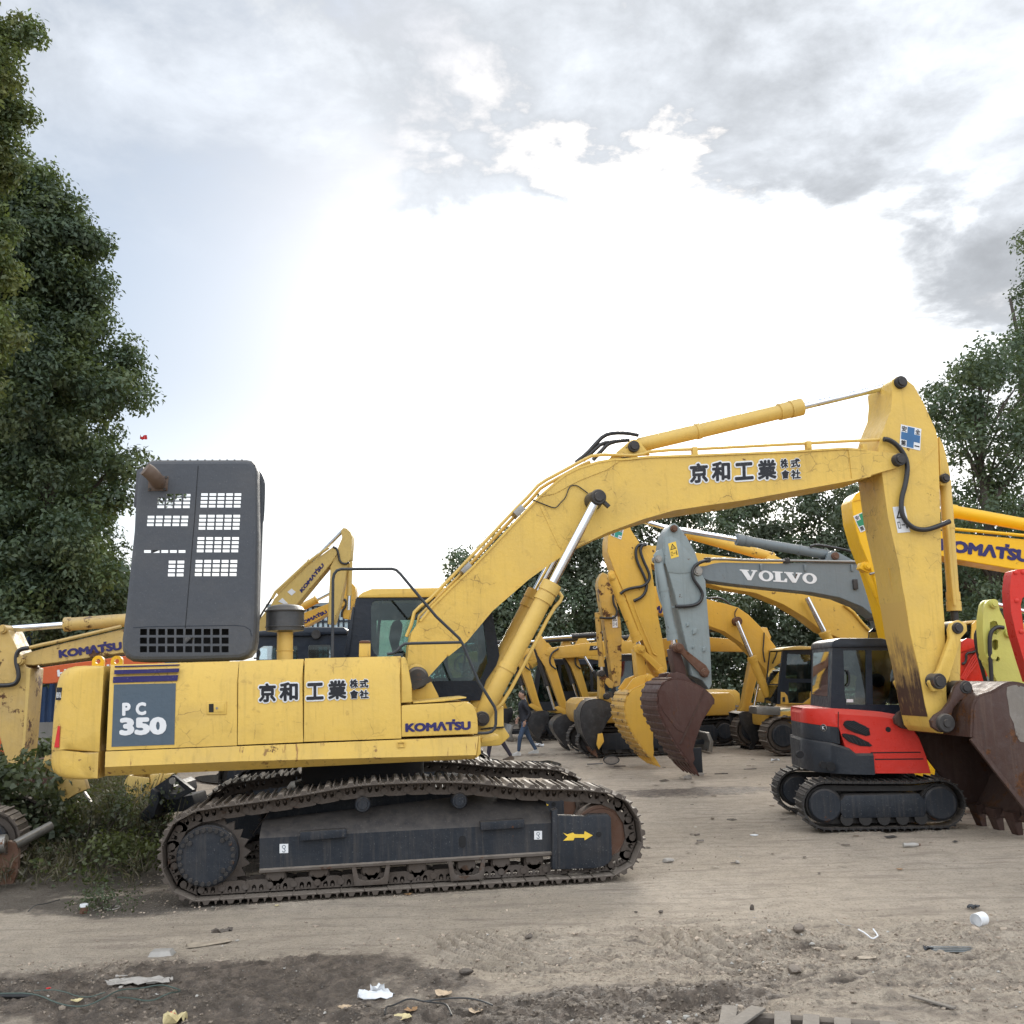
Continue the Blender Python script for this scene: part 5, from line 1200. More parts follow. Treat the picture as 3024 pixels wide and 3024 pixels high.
c = V.p3(zT(1510, 545), .34); V.b(MB().obox(c, (.05, 0, 0), (0, .04, 0), (0, 0, .11), .02), 'work_lamp', 'pin_dark', bo)
ltr = []
def VG(x): return [((0 + x, 1), (.175 * 1 + x, 1), (.175 + x, .90), (.150 + x, .90), (.105 + x, .30), (.058 + x, .90), (.085 + x, .90), (.085 + x, 1), (.0 + x, 1))]
Vpts = lambda x0, s: [(x0 + s * a, b) for a, b in ((0, 1), (.52, 1), (.52, .88), (.42, .88), (.60, .34), (.76, .88), (.66, .88), (.66, 1), (1.0, 1), (1.0, .88), (.92, .88), (.62, 0), (.42, 0), (.08, .88), (0, .88))]
ltr.append((Vpts(0, .225), []))
ltr.append((ell(.335, .5, .095, .52, 28), [ell(.335, .5, .045, .36, 20)]))
ltr.append(([(.425, 1), (.555, 1), (.555, .88), (.525, .88), (.525, .14), (.565, .14), (.585, .36), (.61, .36), (.605, 0), (.425, 0), (.425, .12), (.455, .12), (.455, .88), (.425, .88)], []))
ltr.append((Vpts(.575, .235), []))
ltr.append((ell(.905, .5, .095, .52, 28), [ell(.905, .5, .045, .36, 20)]))
V.b(poly_letters(MB(), ltr, *vp(zT, [(692, 512), (1240, 542), (687, 438)], .355), .355), 'boom_lettering', 'white_decal', bo, 0)
V.b(MB().tube([V.p3(zT(*q), .33) for q in ((400, 392), (450, 372), (520, 362), (760, 374), (1100, 376), (1300, 380), (1530, 384))], .03, 8, 1), 'boom_pipe', 'steel_worn', bo)
for q in ((455, 372), (1020, 376)):
    c = V.p3(zT(*q), .36); V.b(MB().obox(c, (.06, 0, 0), (0, .06, 0), (0, 0, .05), .01), 'pipe_clamp', 'pin_dark', bo)
V.b(MB().prism(vp(zT, [(1300, 388), (1320, 320), (1350, 305), (1400, 318), (1500, 372), (1520, 392)], .4), .42, .50, .01).prism(vp(zT, [(1300, 388), (1320, 320), (1350, 305), (1400, 318), (1500, 372), (1520, 392)], .4), .72, .80, .01), 'ram_lug', 'grey_paint', bo)
pin_at(V, zT, [(1368, 343)], .085, .40, .82, bo, 'rusty_steel')
pram(V, zT, (1365, 343), zG, (665, 255), zT, (664, 232), .6, .105, .06, 'grey_paint', ('arm_ram', 'ram_rod'), None, True)
V.b(MB().tube([V.p3(zT(*q), .5) for q in ((1190, 275), (1230, 262), (1300, 272), (1400, 290), (1480, 310), (1530, 330))], .03, 8, 1), 'ram_hose', 'hose_black', bo)
ub = V.p((2575, 2100), 0)[0]
house(V, ub, ub + 4.3, -.7, 1.9, 1.05, 2.25, 'grey_paint', (ub + .0, ub + 1.65, -.72, .28, 1.15, 2.95))
q0_ = V.p3((2575, 1862), -.2); rk = V.b(MB().obox((ub + .75, -.2, 3.15), (.62, 0, .02), (0, .42, 0), (0, 0, .025), .01), 'roof_lamp_bar', 'black_plastic')
V.b(MB().tube([(ub + .2, -.62, 2.98), (ub + .2, -.62, 3.12), (ub + 1.3, -.62, 3.12), (ub + 1.3, -.62, 2.98)], .02, 6).tube([(ub + .2, .2, 2.98), (ub + .2, .2, 3.12), (ub + 1.3, .2, 3.12), (ub + 1.3, .2, 2.98)], .02, 6), 'lamp_rack', 'black_plastic', rk)
crawler(V, ub - .35, ub + 3.9, 1.0, -.8, -.25, 40); crawler(V, ub - .35, ub + 3.9, 1.0, 1.45, 2.0, 40)

# --- bright yellow excavator with the teal cross
K = Rig('tracked_excavator', 'yellow excavator with teal cross sticker on its arm and yellow ribbed bucket', 'excavator', 1800, 22.6, R(8))
def kp(z, pts, w): return K.pl(zz(z, *pts), w)
ar = K.b(MB().prism(kp(zG, [(215, 325), (250, 200), (300, 130), (345, 150), (372, 260), (430, 350), (500, 450), (522, 600), (550, 820), (590, 1030), (615, 1190), (608, 1235), (570, 1248), (535, 1195), (475, 1060), (420, 930), (332, 700), (262, 540), (215, 410)], .35), .35, .92, .012, 1), 'arm', 'yellow_orange')
safety_sticker(K, zz(zG, (235, 298), (305, 326), (252, 232)), .345, ar, 'ink_teal')
pram(K, zG, (246, 575), zG, (440, 1060), zG, (415, 1010), .46, .115, .06, 'yellow_orange', ('bucket_ram', 'ram_rod'), None, True)
K.b(MB().prism(kp(zG, [(222, 600), (215, 550), (235, 530), (270, 545), (290, 620), (255, 612)], .42), .38, .44, .01), 'ram_lug', 'yellow_orange', ar)
pin_at(K, zG, [(246, 575)], .08, .36, .58, ar, 'yellow_orange')
pin_at(K, zG, [(315, 165)], .08, .32, .95, ar, 'yellow_orange')
K.b(MB().tube([K.p3(zG(*q), .30) for q in ((470, 355), (420, 360), (400, 400), (410, 470), (450, 550), (480, 620), (470, 680), (440, 715), (390, 738))], .035, 8, 2), 'arm_hose', 'hose_black', ar)
K.b(MB().tube([K.p3(zG(*q), .28) for q in ((475, 360), (445, 365), (432, 400), (455, 470), (490, 540), (500, 590), (460, 640), (380, 650), (330, 665), (300, 690))], .035, 8, 2), 'arm_hose', 'hose_black', ar)
K.b(MB().tube([K.p3(zG(*q), .34) for q in ((390, 745), (400, 790), (450, 920), (505, 1050), (520, 1090), (545, 1105))], .02, 8), 'arm_pipe', 'yellow_orange', ar)
lk = K.b(MB().prism(kp(zG, [(385, 1045), (420, 1025), (460, 1040), (470, 1080), (560, 1160), (600, 1190), (595, 1225), (560, 1225), (530, 1190), (440, 1100), (395, 1080)], .30), .26, .33, .012), 'side_link', 'yellow_orange')
K.b(MB().prism(kp(zG, [(405, 1060), (460, 1060), (480, 1230), (500, 1265), (430, 1265), (420, 1220)], .4), .45, .85, .02), 'bucket_link', 'yellow_orange')
pin_at(K, zG, [(440, 1058), (576, 1210), (490, 1262)], .085, .24, .62, lk, 'yellow_orange')
prof = smooth_line(kp(zG, [(590, 1300), (560, 1270), (500, 1290), (430, 1320), (370, 1350), (338, 1400), (330, 1470), (350, 1560), (400, 1650), (460, 1730), (520, 1795)], 0), 1)
bk = bucket(K, [tuple(p) for p in prof], kp(zG, [(525, 1750), (520, 1700), (520, 1600), (545, 1450)], 0), 0.0, 1.22, 'yellow_orange', 'yellow_orange', 11, 5, .03, .26, None, 'yellow_worn')
er = kp(zG, [(330, 1330), (380, 1260), (430, 1240), (490, 1225), (530, 1250), (560, 1275), (480, 1320), (400, 1345)], .3)
K.b(MB().prism(er, .24, .31, .01), 'bucket_ear', 'yellow_orange', bk); K.b(MB().prism(er, .92, .99, .01), 'bucket_ear', 'yellow_orange', bk)
bo = K.b(MB().prism(kp(zT, [(-22, 330), (-15, 285), (20, 265), (120, 272), (360, 318), (700, 360), (1000, 395), (1250, 470), (1440, 690), (1570, 830), (1720, 990), (1640, 1060), (1400, 930), (1280, 880), (1150, 780), (1000, 690), (800, 608), (570, 572), (200, 470), (20, 380)], .38), .38, .90, .012, 1), 'boom', 'yellow_orange')
K.b(MB().tube([K.p3(zT(*q), .34) for q in ((1430, 690), (1500, 745), (1570, 830), (1640, 900))], .035, 8), 'boom_pipe', 'yellow_orange', bo)
K.b(MB().prism(kp(zT, [(860, 395), (890, 345), (930, 330), (985, 360), (1010, 400)], .42), .44, .84, .02), 'ram_lug', 'yellow_orange', bo)
pram(K, zT, (930, 356), zG, (318, 165), zT, (300, 200), .63, .125, .06, 'yellow_orange', ('arm_ram', 'ram_rod'))
for ww in (.22, 1.05):
    pram(K, zT, (1390, 1080), zT, (1165, 640), zT, (1310, 872), ww, .12, .065, 'yellow_orange', ('boom_ram', 'ram_rod'), None, True)
ub = K.p((2565, 2050), 0)[0]
house(K, ub, ub + 4.2, -.6, 1.9, 1.05, 2.2, 'yellow_orange', (ub + .25, ub + 1.85, -.62, .30, 1.15, 2.75))
crawler(K, ub - .35, ub + 3.8, .98, -.7, -.15, 40); crawler(K, ub - .35, ub + 3.8, .98, 1.45, 2.0, 40)

# --- older yellow excavator: rust-flaked arm, grey bucket, curved boom, cab in sight
O = Rig('tracked_excavator', 'yellow excavator with curved boom, glazed cab, scraped rusty arm and grey bucket', 'excavator', 2258, 25.3, R(5))
def op(z, pts, w): return O.pl(zz(z, *pts), w)
ar = O.b(MB().prism(op(zG, [(150, 620), (158, 580), (180, 545), (215, 560), (260, 700), (300, 850), (309, 950), (308, 1200), (300, 1305), (262, 1318), (250, 1300), (240, 1210), (210, 1000), (188, 850), (165, 740)], .95), .95, 1.45, .012, 1), 'arm', 'yellow_worn')
warning_sticker(O, zz(zG, (247, 918), (282, 915), (245, 838)), .945, ar)
pram(O, zG, (145, 815), zG, (178, 1225), zG, (172, 1180), 1.02, .075, .04, 'yellow_worn', ('bucket_ram', 'ram_rod'))
O.b(MB().tube([O.p3(zG(*q), .9) for q in ((250, 700), (255, 760), (280, 800), (270, 845), (230, 855), (160, 850))], .03, 8, 1), 'arm_hose', 'hose_black', ar)
lk = O.b(MB().prism(op(zG, [(160, 1220), (190, 1210), (205, 1240), (260, 1290), (250, 1325), (225, 1320), (165, 1250)], .9), .9, .96, .012).prism(op(zG, [(165, 1225), (190, 1225), (205, 1370), (190, 1400), (165, 1395)], .9), 1.0, 1.4, .02), 'bucket_link', 'yellow_worn')
pin_at(O, zG, [(175, 1225), (210, 1378)], .085, .88, 1.2, lk, 'pin_dark')
prof = smooth_line(op(zG, [(262, 1480), (250, 1440), (205, 1415), (140, 1400), (80, 1410), (45, 1450), (35, 1510), (45, 1590), (75, 1670), (120, 1740)], .6), 1)
bk = bucket(O, [tuple(p) for p in prof], op(zG, [(140, 1690), (165, 1640), (215, 1545)], .6), .6, 1.75, 'steel_worn', 'rusty_steel', 0, 6, .03, .2)
for o_ in [bk] + list(bk.children): o_.data.materials[0] = M('bucket_black' if not o_.name.startswith('bucket_tooth') else 'rusty_steel')
for k in range(4):
    O.b(MB().strip([tuple(p) for p in prof[6:]], .03 if area2([tuple(p) for p in prof]) > 0 else -.03, .78 + .24 * k, .83 + .24 * k), 'back_rib', 'steel_worn', bk)
O.b(MB().prism(op(zG, [(150, 1630), (180, 1625), (190, 1680), (155, 1735), (140, 1700)], .5), .48, .56, .01), 'side_cutter', 'yellow_orange', bk)
bo = O.b(MB().prism(op(zG, [(258, 640), (300, 612), (420, 620), (600, 650), (890, 728), (1000, 755), (1090, 782), (1160, 830), (1240, 910), (1340, 1040), (1400, 1200), (1380, 1300), (1300, 1330), (1270, 1200), (1190, 1100), (1110, 1020), (1000, 945), (890, 905), (700, 858), (520, 815), (300, 720), (262, 690)], .98), .98, 1.48, .012, 1), 'boom', 'yellow_orange')
maker_word(O, zz(zG, (455, 795), (690, 850), (455, 742)), .972, bo)
O.b(pin(MB(), O.p(zG(1082, 875), .9), .12, .8, 1.66), 'ram_pin', 'rusty_steel', bo)
O.b(MB().tube([O.p3(zG(*q), .94) for q in ((1085, 785), (1065, 820), (1075, 860))] , .015, 6, 1).tube([O.p3(zG(*q), .94) for q in ((1265, 950), (1262, 1010), (1256, 1080), (1270, 1150))], .018, 6, 1), 'grease_line', 'hose_black', bo)
O.b(MB().tube([O.p3(zG(*q), 1.1) for q in ((890, 720), (960, 715), (1010, 740), (1040, 765))], .03, 8, 1), 'boom_hose', 'hose_black', bo)
for ww in (.80, 1.62):
    pram(O, zG, (1290, 1380), zG, (1082, 875), zG, (1195, 1105), ww, .105, .06, 'yellow_orange', ('boom_ram', 'ram_rod'), None, True)
u0 = O.p(zV(1105, 900), 0)[0]; u1 = O.p(zV(1530, 900), 0)[0] + .15
zr = O.p(zV(1250, 265), 0)[1]; zf = O.p(zV(1100, 1010), 0)[1]
house(O, u0 - .05, u0 + 4.3, -.05, 2.5, zf - .55, zf + .35, 'yellow_cat')
co_ = op(zV, [(1105, 985), (1120, 740), (1165, 320), (1185, 285), (1300, 268), (1545, 270), (1560, 985)], 0)
h2 = op(zV, [(1200, 660), (1225, 345), (1525, 360), (1530, 665)], 0); h3 = op(zV, [(1260, 970), (1235, 900), (1245, 710), (1530, 715), (1530, 890), (1430, 960)], 0)
cb = O.b(MB().holed(co_, [h2, h3], 0, .06), 'cab', 'cab_dark'); O.b(MB().holed(co_, [h2, h3], .94, 1.0), 'far_wall', 'cab_dark', cb)
O.b(MB().prism(op(zV, [(1150, 300), (1180, 272), (1300, 252), (1400, 246), (1545, 256), (1545, 290)], -.02), -.03, 1.03, .02), 'cab_roof', 'yellow_pale', cb)
for h in (h2, h3): O.b(MB().prism(offset_poly(h, -.01), .025, .035), 'window_pane', 'tinted_glass', cb, 0); O.b(MB().prism(offset_poly(h, -.01), .96, .97), 'window_pane', 'tinted_glass', cb, 0)
O.b(MB().strip(op(zV, [(1118, 760), (1167, 318)], 0), .012, .06, .94), 'windscreen', 'sky_glass', cb, 0)
O.b(MB().strip(op(zV, [(1106, 985), (1118, 765)], 0), .012, .06, .94), 'lower_pane', 'tinted_glass', cb, 0)
O.b(MB().tube([O.p3(zV(1105, 985), .06), O.p3(zV(1120, 740), .06), O.p3(zV(1168, 315), .06)], .03, 8).tube([O.p3(zV(1105, 985), .06), O.p3(zV(1120, 740), .06)], .03, 8), 'front_pillar', 'cab_dark', cb)
q3 = [O.p(zV(1105, 985), .0), O.p(zV(1120, 740), .0), O.p(zV(1168, 315), .0)]; O.b(MB().tube([(a[0], .95, a[1]) for a in q3], .03, 8), 'front_pillar', 'cab_dark', cb)
O.b(MB().tube([(q3[1][0], .06, q3[1][1] + .0), (q3[1][0], .95, q3[1][1])], .025, 8), 'front_rail', 'cab_dark', cb)
O.b(MB().prism(op(zV, [(1138, 985), (1142, 830), (1190, 835), (1225, 880), (1240, 970), (1420, 975), (1530, 890), (1535, 985)], -.01), -.02, .005, .005), 'door_panel', 'yellow_cat', cb)
O.b(MB().prism(op(zV, [(1162, 955), (1162, 895), (1195, 895), (1195, 955)], -.02), -.03, -.015), 'door_handle', 'cab_dark', cb)
O.b(MB().prism(op(zV, [(1400, 960), (1400, 560), (1420, 470), (1460, 420), (1500, 470), (1510, 600), (1530, 960)], .4), .3, .75, .04), 'seat', 'seat_fabric', cb)
O.b(MB().prism(op(zV, [(835, 1110), (838, 1015), (930, 1010), (1140, 1020), (1140, 1130), (940, 1125)], -.06), -.06, .6, .03), 'front_guard', 'steel_worn')
zt_ = O.p(zV(1150, 1185), -.3)[1]; ut = O.p(zV(955, 1400), -.3)[0]
crawler(O, ut, ut + 4.3, max(.95, zt_), -.3, .28, 40, ('track_steel', 'black_frame')); crawler(O, ut, ut + 4.3, .95, 2.1, 2.68, 40, ('track_steel', 'black_frame'))

# --- one more excavator further back, only its crawler and tail in sight
B = Rig('tracked_excavator', 'yellow excavator mostly hidden behind the brown bucket, only tail and crawler visible', 'excavator', 2100, 29.0, R(5))
ut = B.p(zV(265, 1400), 0)[0]
crawler(B, ut, ut + 4.0, 1.0, 0, .55, 36, ('track_steel', 'black_frame')); crawler(B, ut, ut + 4.0, 1.0, 2.2, 2.75, 36, ('track_steel', 'black_frame'))
house(B, ut + 2.2, ut + 4.6, .1, 2.65, 1.1, 1.9, 'yellow_cat')

# --- bright yellow excavator with the green cross, its boom behind the front machine's arm
N = Rig('tracked_excavator', 'bright yellow excavator with green cross sticker and navy lettered boom', 'excavator', 2600, 17.2, R(3))
def np_(z, pts, w): return N.pl(zz(z, *pts), w)
ar = N.b(MB().prism(np_(zJ, [(462, 1040), (490, 985), (530, 962), (570, 965), (598, 1000), (610, 1080), (660, 1260), (700, 1450), (760, 1750), (800, 1932), (860, 2150), (900, 2300), (840, 2330), (760, 2100), (690, 1820), (640, 1650), (590, 1500), (520, 1330), (478, 1180)], .1), .1, .62, .012, 1), 'arm', 'yellow_bright')
N.b(MB().prism(np_(zJ, [(470, 1040), (595, 1010), (598, 1000), (540, 975), (500, 990)], .09), .085, .11), 'arm_plate', 'yellow_bright', ar)
safety_sticker(N, zz(zJ, (524, 1262), (636, 1215), (472, 1145)), .095, ar, 'ink_green')
pin_at(N, zJ, [(567, 998)], .075, .07, .65, ar, 'yellow_bright')
N.b(MB().prism(np_(zJ, [(515, 1520), (525, 1480), (560, 1465), (610, 1490), (640, 1560), (560, 1545)], .2), .16, .34, .01), 'ram_lug', 'yellow_bright', ar)
pin_at(N, zJ, [(575, 1500)], .07, .14, .36, ar, 'yellow_bright')
pram(N, zJ, (578, 1520), zJ, (850, 2150), zJ, (790, 2020), .25, .10, .055, 'yellow_bright', ('bucket_ram', 'ram_rod'), None, True)
N.b(MB().tube([N.p3(zJ(*q), .05) for q in ((590, 1558), (640, 1545), (705, 1530))], .02, 8), 'arm_pipe', 'steel_worn', ar)
bo = N.b(MB().prism(np_(zJ, [(650, 1190), (700, 1180), (1170, 1262), (1690, 1310), (2300, 1400), (2900, 1700), (2900, 2000), (2300, 1680), (1690, 1535), (1185, 1450), (760, 1340), (660, 1260)], .12), .12, .60, .012, 1), 'boom', 'yellow_bright')
maker_word(N, zz(zJ, (1085, 1388), (1730, 1478), (1095, 1298)), .112, bo)
N.b(MB().tube([N.p3(zJ(*q), .1) for q in ((1100, 1228), (1690, 1283), (2000, 1330))], .03, 8), 'boom_pipe', 'yellow_bright', bo)
pram(N, zJ, (2000, 1260), zJ, (568, 1000), zJ, (1150, 1122), .36, .115, .06, 'yellow_bright', ('arm_ram', 'ram_rod'))
un = N.p((3150, 2000), 0)[0]
house(N, un, un + 4.0, -.7, 1.6, 1.05, 2.2, 'yellow_bright'); crawler(N, un - .3, un + 3.8, 1.0, -.8, -.25, 36); crawler(N, un - .3, un + 3.8, 1.0, 1.2, 1.75, 36)
prof = smooth_line([(u + N.p((2690, 2100), 0)[0], z) for u, z in ((.35, 1.35), (.2, 1.5), (-.2, 1.5), (-.5, 1.2), (-.5, .8), (-.2, .4), (.15, .15))], 1)
bucket(N, [tuple(p) for p in prof], [(N.p((2690, 2100), 0)[0] + .25, .6)], -.25, .95, 'yellow_bright', None, 0, 5)

# --- red and black short-tail excavator on the right
U = Rig('compact_excavator', 'red and black compact excavator with glazed cab, parked on dirt at right', 'excavator', 2600, 13.55, R(-3.5))
def up(z, pts, w): return U.pl(zz(z, *pts), w)
ua, ubb = U.p(zH(232, 1500), 0)[0] + .11, U.p(zH(1450, 1500), 0)[0]
zt_ = U.p(zH(900, 1345), 0)[1]
crawler(U, ua, ubb, zt_, 0, .45, 52, ('track_dark', 'black_frame'), hub=.72); crawler(U, ua, ubb, zt_, 1.7, 2.15, 52, hub=.72)
U.b(MB().box(ua + .8, ubb - .7, .4, 1.75, .35, .62, .04), 'undercarriage', 'black_frame')
bw = .12
U.b(MB().cyl((U.p(zH(760, 1300), 1)[0], 1.08, .55), (U.p(zH(760, 1300), 1)[0], 1.08, .80), .5, n=28), 'turntable', 'dark_void')
ua_ = U.p(zH(236, 1100), .5)[0] + .16; FAR, RR = 2.05, .72
def wrap(top, bot, bevel=.04, grow=0.0):
    """body panel that follows the rounded tail in plan; top and bottom edges are lines over the length"""
    T, B_ = [U.p(zH(*q), bw + .1) for q in top], [U.p(zH(*q), bw + .1) for q in bot]
    zi = lambda L, u: float(np.interp(u, [p[0] for p in L], [p[1] for p in L]))
    ue = max(T[-1][0], B_[-1][0]); ul = ua_ - grow; r = RR
    us = sorted({round(u, 4) for u in [ul + r * (1 - math.cos(math.pi / 2 * k / 12)) for k in range(13)] + [p[0] for p in T + B_] + [ue] if ul <= u <= ue})
    wn = lambda u: bw - grow + (r - math.sqrt(max(0, r * r - (ul + r - u) ** 2)) if u < ul + r else 0)
    n = len(us); vs = []; W_ = [wn(u) for u in us]; fw = lambda w: FAR + bw - w
    for dz, ins in ((0, 0), (1, 0), (2, bevel)):
        for far in (0, 1):
            for u, w in zip(us, W_):
                z = zi(B_, u) if dz == 0 else max(zi(B_, u) + .01, zi(T, u) - (bevel if dz == 1 else 0))
                w2 = min(w + ins, (FAR + bw) / 2 - .05); vs.append((u + (ins if u < ul + .02 else 0), fw(w2) if far else w2, z))
    fs = []; I = lambda l, f, i: l * 2 * n + f * n + i
    for i in range(n - 1):
        for l in (0, 1): fs += [(I(l, 0, i), I(l, 0, i + 1), I(l + 1, 0, i + 1), I(l + 1, 0, i)), (I(l, 1, i + 1), I(l, 1, i), I(l + 1, 1, i), I(l + 1, 1, i + 1))]
        fs += [(I(0, 0, i), I(0, 1, i), I(0, 1, i + 1), I(0, 0, i + 1)), (I(2, 0, i), I(2, 0, i + 1), I(2, 1, i + 1), I(2, 1, i))]
    for l in (0, 1):
        for i in (0, n - 1): fs.append((I(l, 0, i), I(l + 1, 0, i), I(l + 1, 1, i), I(l, 1, i)))
    return MB().add(vs, fs)
U.b(wrap([(225, 1046), (300, 1050), (500, 1072), (610, 1105), (655, 1142), (775, 1140)], [(225, 1225), (250, 1240), (300, 1272), (400, 1288), (775, 1292)], .03, .03), 'tail_skirt', 'black_plastic', None, 40)
U.b(wrap([(225, 928), (540, 962), (545, 962)], [(225, 1044), (300, 1048), (500, 1070), (545, 1078)], .006), 'engine_band', 'black_plastic', None, 40)
hd = U.b(wrap([(225, 885), (285, 850), (330, 832), (520, 828), (700, 838), (850, 850), (950, 868), (1010, 890), (1060, 940), (1100, 1000), (1150, 1130), (1185, 1262)],
              [(225, 926), (540, 960), (546, 962), (548, 1080), (612, 1107), (655, 1144), (773, 1142), (776, 1284), (1185, 1284)], .07), 'engine_cover', 'red_paint', None, 40)
for q in ([(578, 945), (590, 915), (610, 905), (650, 908), (740, 945), (770, 970), (780, 1022), (740, 1030), (660, 1005), (600, 975)], [(570, 1010), (590, 998), (660, 1010), (760, 1060), (800, 1092), (770, 1105), (700, 1100), (620, 1070), (580, 1035)]):
    q_ = offset_poly(up(zH, q, bw), .012); vt = U.b(MB().prism(q_, bw - .010, bw + .12, .006), 'vent_grille', 'dark_void', hd)
    for k in range(5):
        a, b = Vector(q_[3]).lerp(Vector(q_[0]), k / 5), Vector(q_[5]).lerp(Vector(q_[7]), k / 5)
        U.b(MB().strip([tuple(a), tuple(b)], .008, bw - .016, bw - .009), 'grille_bar', 'black_plastic', vt)
for q in ([(776, 1138), (1130, 1135), (1132, 1142), (776, 1146)], [(805, 1185), (1150, 1182), (1152, 1190), (805, 1193)], [(542, 850), (548, 850), (545, 1070), (539, 1070)]):
    U.b(MB().prism(up(zH, q, bw), bw - .004, bw + .004), 'cover_seam', 'dark_void', hd, 0)
c = U.p3(zH(900, 976), bw); U.b(MB().cyl((c[0], bw - .006, c[2]), (c[0], bw + .01, c[2]), .035, n=16), 'key_lock', 'dark_void', hd)
c = (ua_ + RR * .293, bw + RR * .293, U.p(zH(275, 968), bw + .2)[1])
bo = U.b(MB().lathe(c, (-.72, -.69, 0), [(-.03, .050), (.0, .050), (.003, .046), (.003, .041)], 24), 'round_badge', 'steel_worn', hd)
c2 = Vector((c[0] - .003, c[1] - .003, c[2])); U.b(MB().lathe(c2, (-.72, -.69, 0), [(-.01, .041), (.001, .041)], 20), 'badge_disc', 'ink_black', bo)
ax_, nr_ = Vector((.69, -.72, 0)), Vector((-.72, -.69, 0)); mb = MB()
for p0, p1 in (((-.012, -.024), (-.012, .024)), ((-.008, 0), (.018, .022)), ((-.008, 0), (.018, -.022))): mb.tube([c2 + nr_ * .002 + ax_ * p0[0] + Vector((0, 0, p0[1])), c2 + nr_ * .002 + ax_ * p1[0] + Vector((0, 0, p1[1]))], .0045, 6)
U.b(mb, 'badge_mark', 'white_decal', bo)
U.b(MB().tube([U.p3(zH(*q), .6) for q in ((898, 848), (900, 822), (928, 822), (932, 850))], .02, 8), 'lifting_loop', 'red_paint', hd)
for q in ((436, 1228, .045), (490, 1240, .06), (270, 1155, .05)):
    c = U.p3(zH(q[0], q[1]), bw + (.02 if q[0] > 300 else .18)); U.b(MB().cyl((c[0], c[1] - .03, c[2]), (c[0], c[1] + .05, c[2]), q[2], n=16), 'tail_hole', 'dark_void')
# cab
wq = .55
co_ = up(zH, [(488, 826), (494, 745), (502, 420), (506, 372), (522, 345), (560, 332), (940, 350), (985, 375), (1020, 560), (1040, 790), (1040, 880), (600, 835)], wq)
h1 = up(zH, [(580, 412), (920, 412), (950, 430), (985, 560), (1030, 770), (1015, 800), (600, 798), (590, 700)], wq)
cb = U.b(MB().holed(co_, [h1], wq, wq + .06), 'cab', 'cab_dark'); U.b(MB().holed(co_, [h1], wq + 1.15, wq + 1.21), 'far_wall', 'cab_dark', cb)
U.b(MB().prism(up(zH, [(496, 392), (500, 356), (516, 338), (560, 324), (850, 325), (960, 350), (990, 385)], wq - .03), wq - .04, wq + 1.25, .05), 'cab_roof', 'cab_dark', cb)
U.b(MB().prism(offset_poly(h1, -.01), wq + .02, wq + .03), 'window_pane', 'tinted_glass', cb, 0); U.b(MB().prism(offset_poly(h1, -.01), wq + 1.17, wq + 1.18), 'window_pane', 'tinted_glass', cb, 0)
U.b(MB().strip(up(zH, [(494, 742), (502, 420)], wq), .012, wq + .16, wq + 1.08), 'rear_window', 'sky_glass', cb, 0)
for q, ww in (([(487, 830), (494, 742)], (.06, 1.15)), ([(502, 422), (506, 345)], (.06, 1.15)), ([(494, 745), (502, 418)], (.06, .16)), ([(494, 745), (502, 418)], (1.08, 1.15))): U.b(MB().strip(up(zH, q, wq), -.05, wq + ww[0], wq + ww[1]), 'rear_pillar', 'cab_dark', cb)
U.b(MB().strip(up(zH, [(1040, 800), (1018, 560), (985, 385)], wq), .012, wq + .05, wq + 1.15), 'windscreen', 'tinted_glass', cb, 0)
U.b(MB().prism(up(zH, [(742, 798), (742, 412), (780, 412), (790, 798)], wq + .01), wq - .005, wq + .035), 'door_pillar', 'cab_dark', cb)
U.b(MB().prism(up(zH, [(690, 798), (700, 620), (740, 560), (800, 570), (860, 760), (860, 798)], wq + .6), wq + .35, wq + .85, .05), 'seat', 'seat_fabric', cb)
U.b(MB().tube([U.p3(zH(*q), wq - .02) for q in ((600, 560), (612, 556), (622, 590), (622, 640), (612, 660), (600, 664))], .014, 8, 1), 'door_handle', 'black_plastic', cb)
U.b(MB().prism(up(zH, [(603, 782), (651, 782), (651, 760), (603, 760)], wq - .004), wq - .006, wq), 'door_sticker', 'white_decal', cb)
c = U.p3(zH(940, 745), wq + .3); U.b(MB().obox(c, (.05, 0, .0), (0, .08, 0), (.02, 0, .10), .02), 'side_mirror', 'steel_worn', cb)
# boom folded up behind the front machine's arm
bm_ = up(zH, [(1040, 900), (1060, 800), (1120, 500), (1130, 260), (1190, 250), (1240, 420), (1230, 700), (1180, 900)], .95)
U.b(MB().prism(bm_, .95, 1.2, .02), 'boom', 'red_paint')

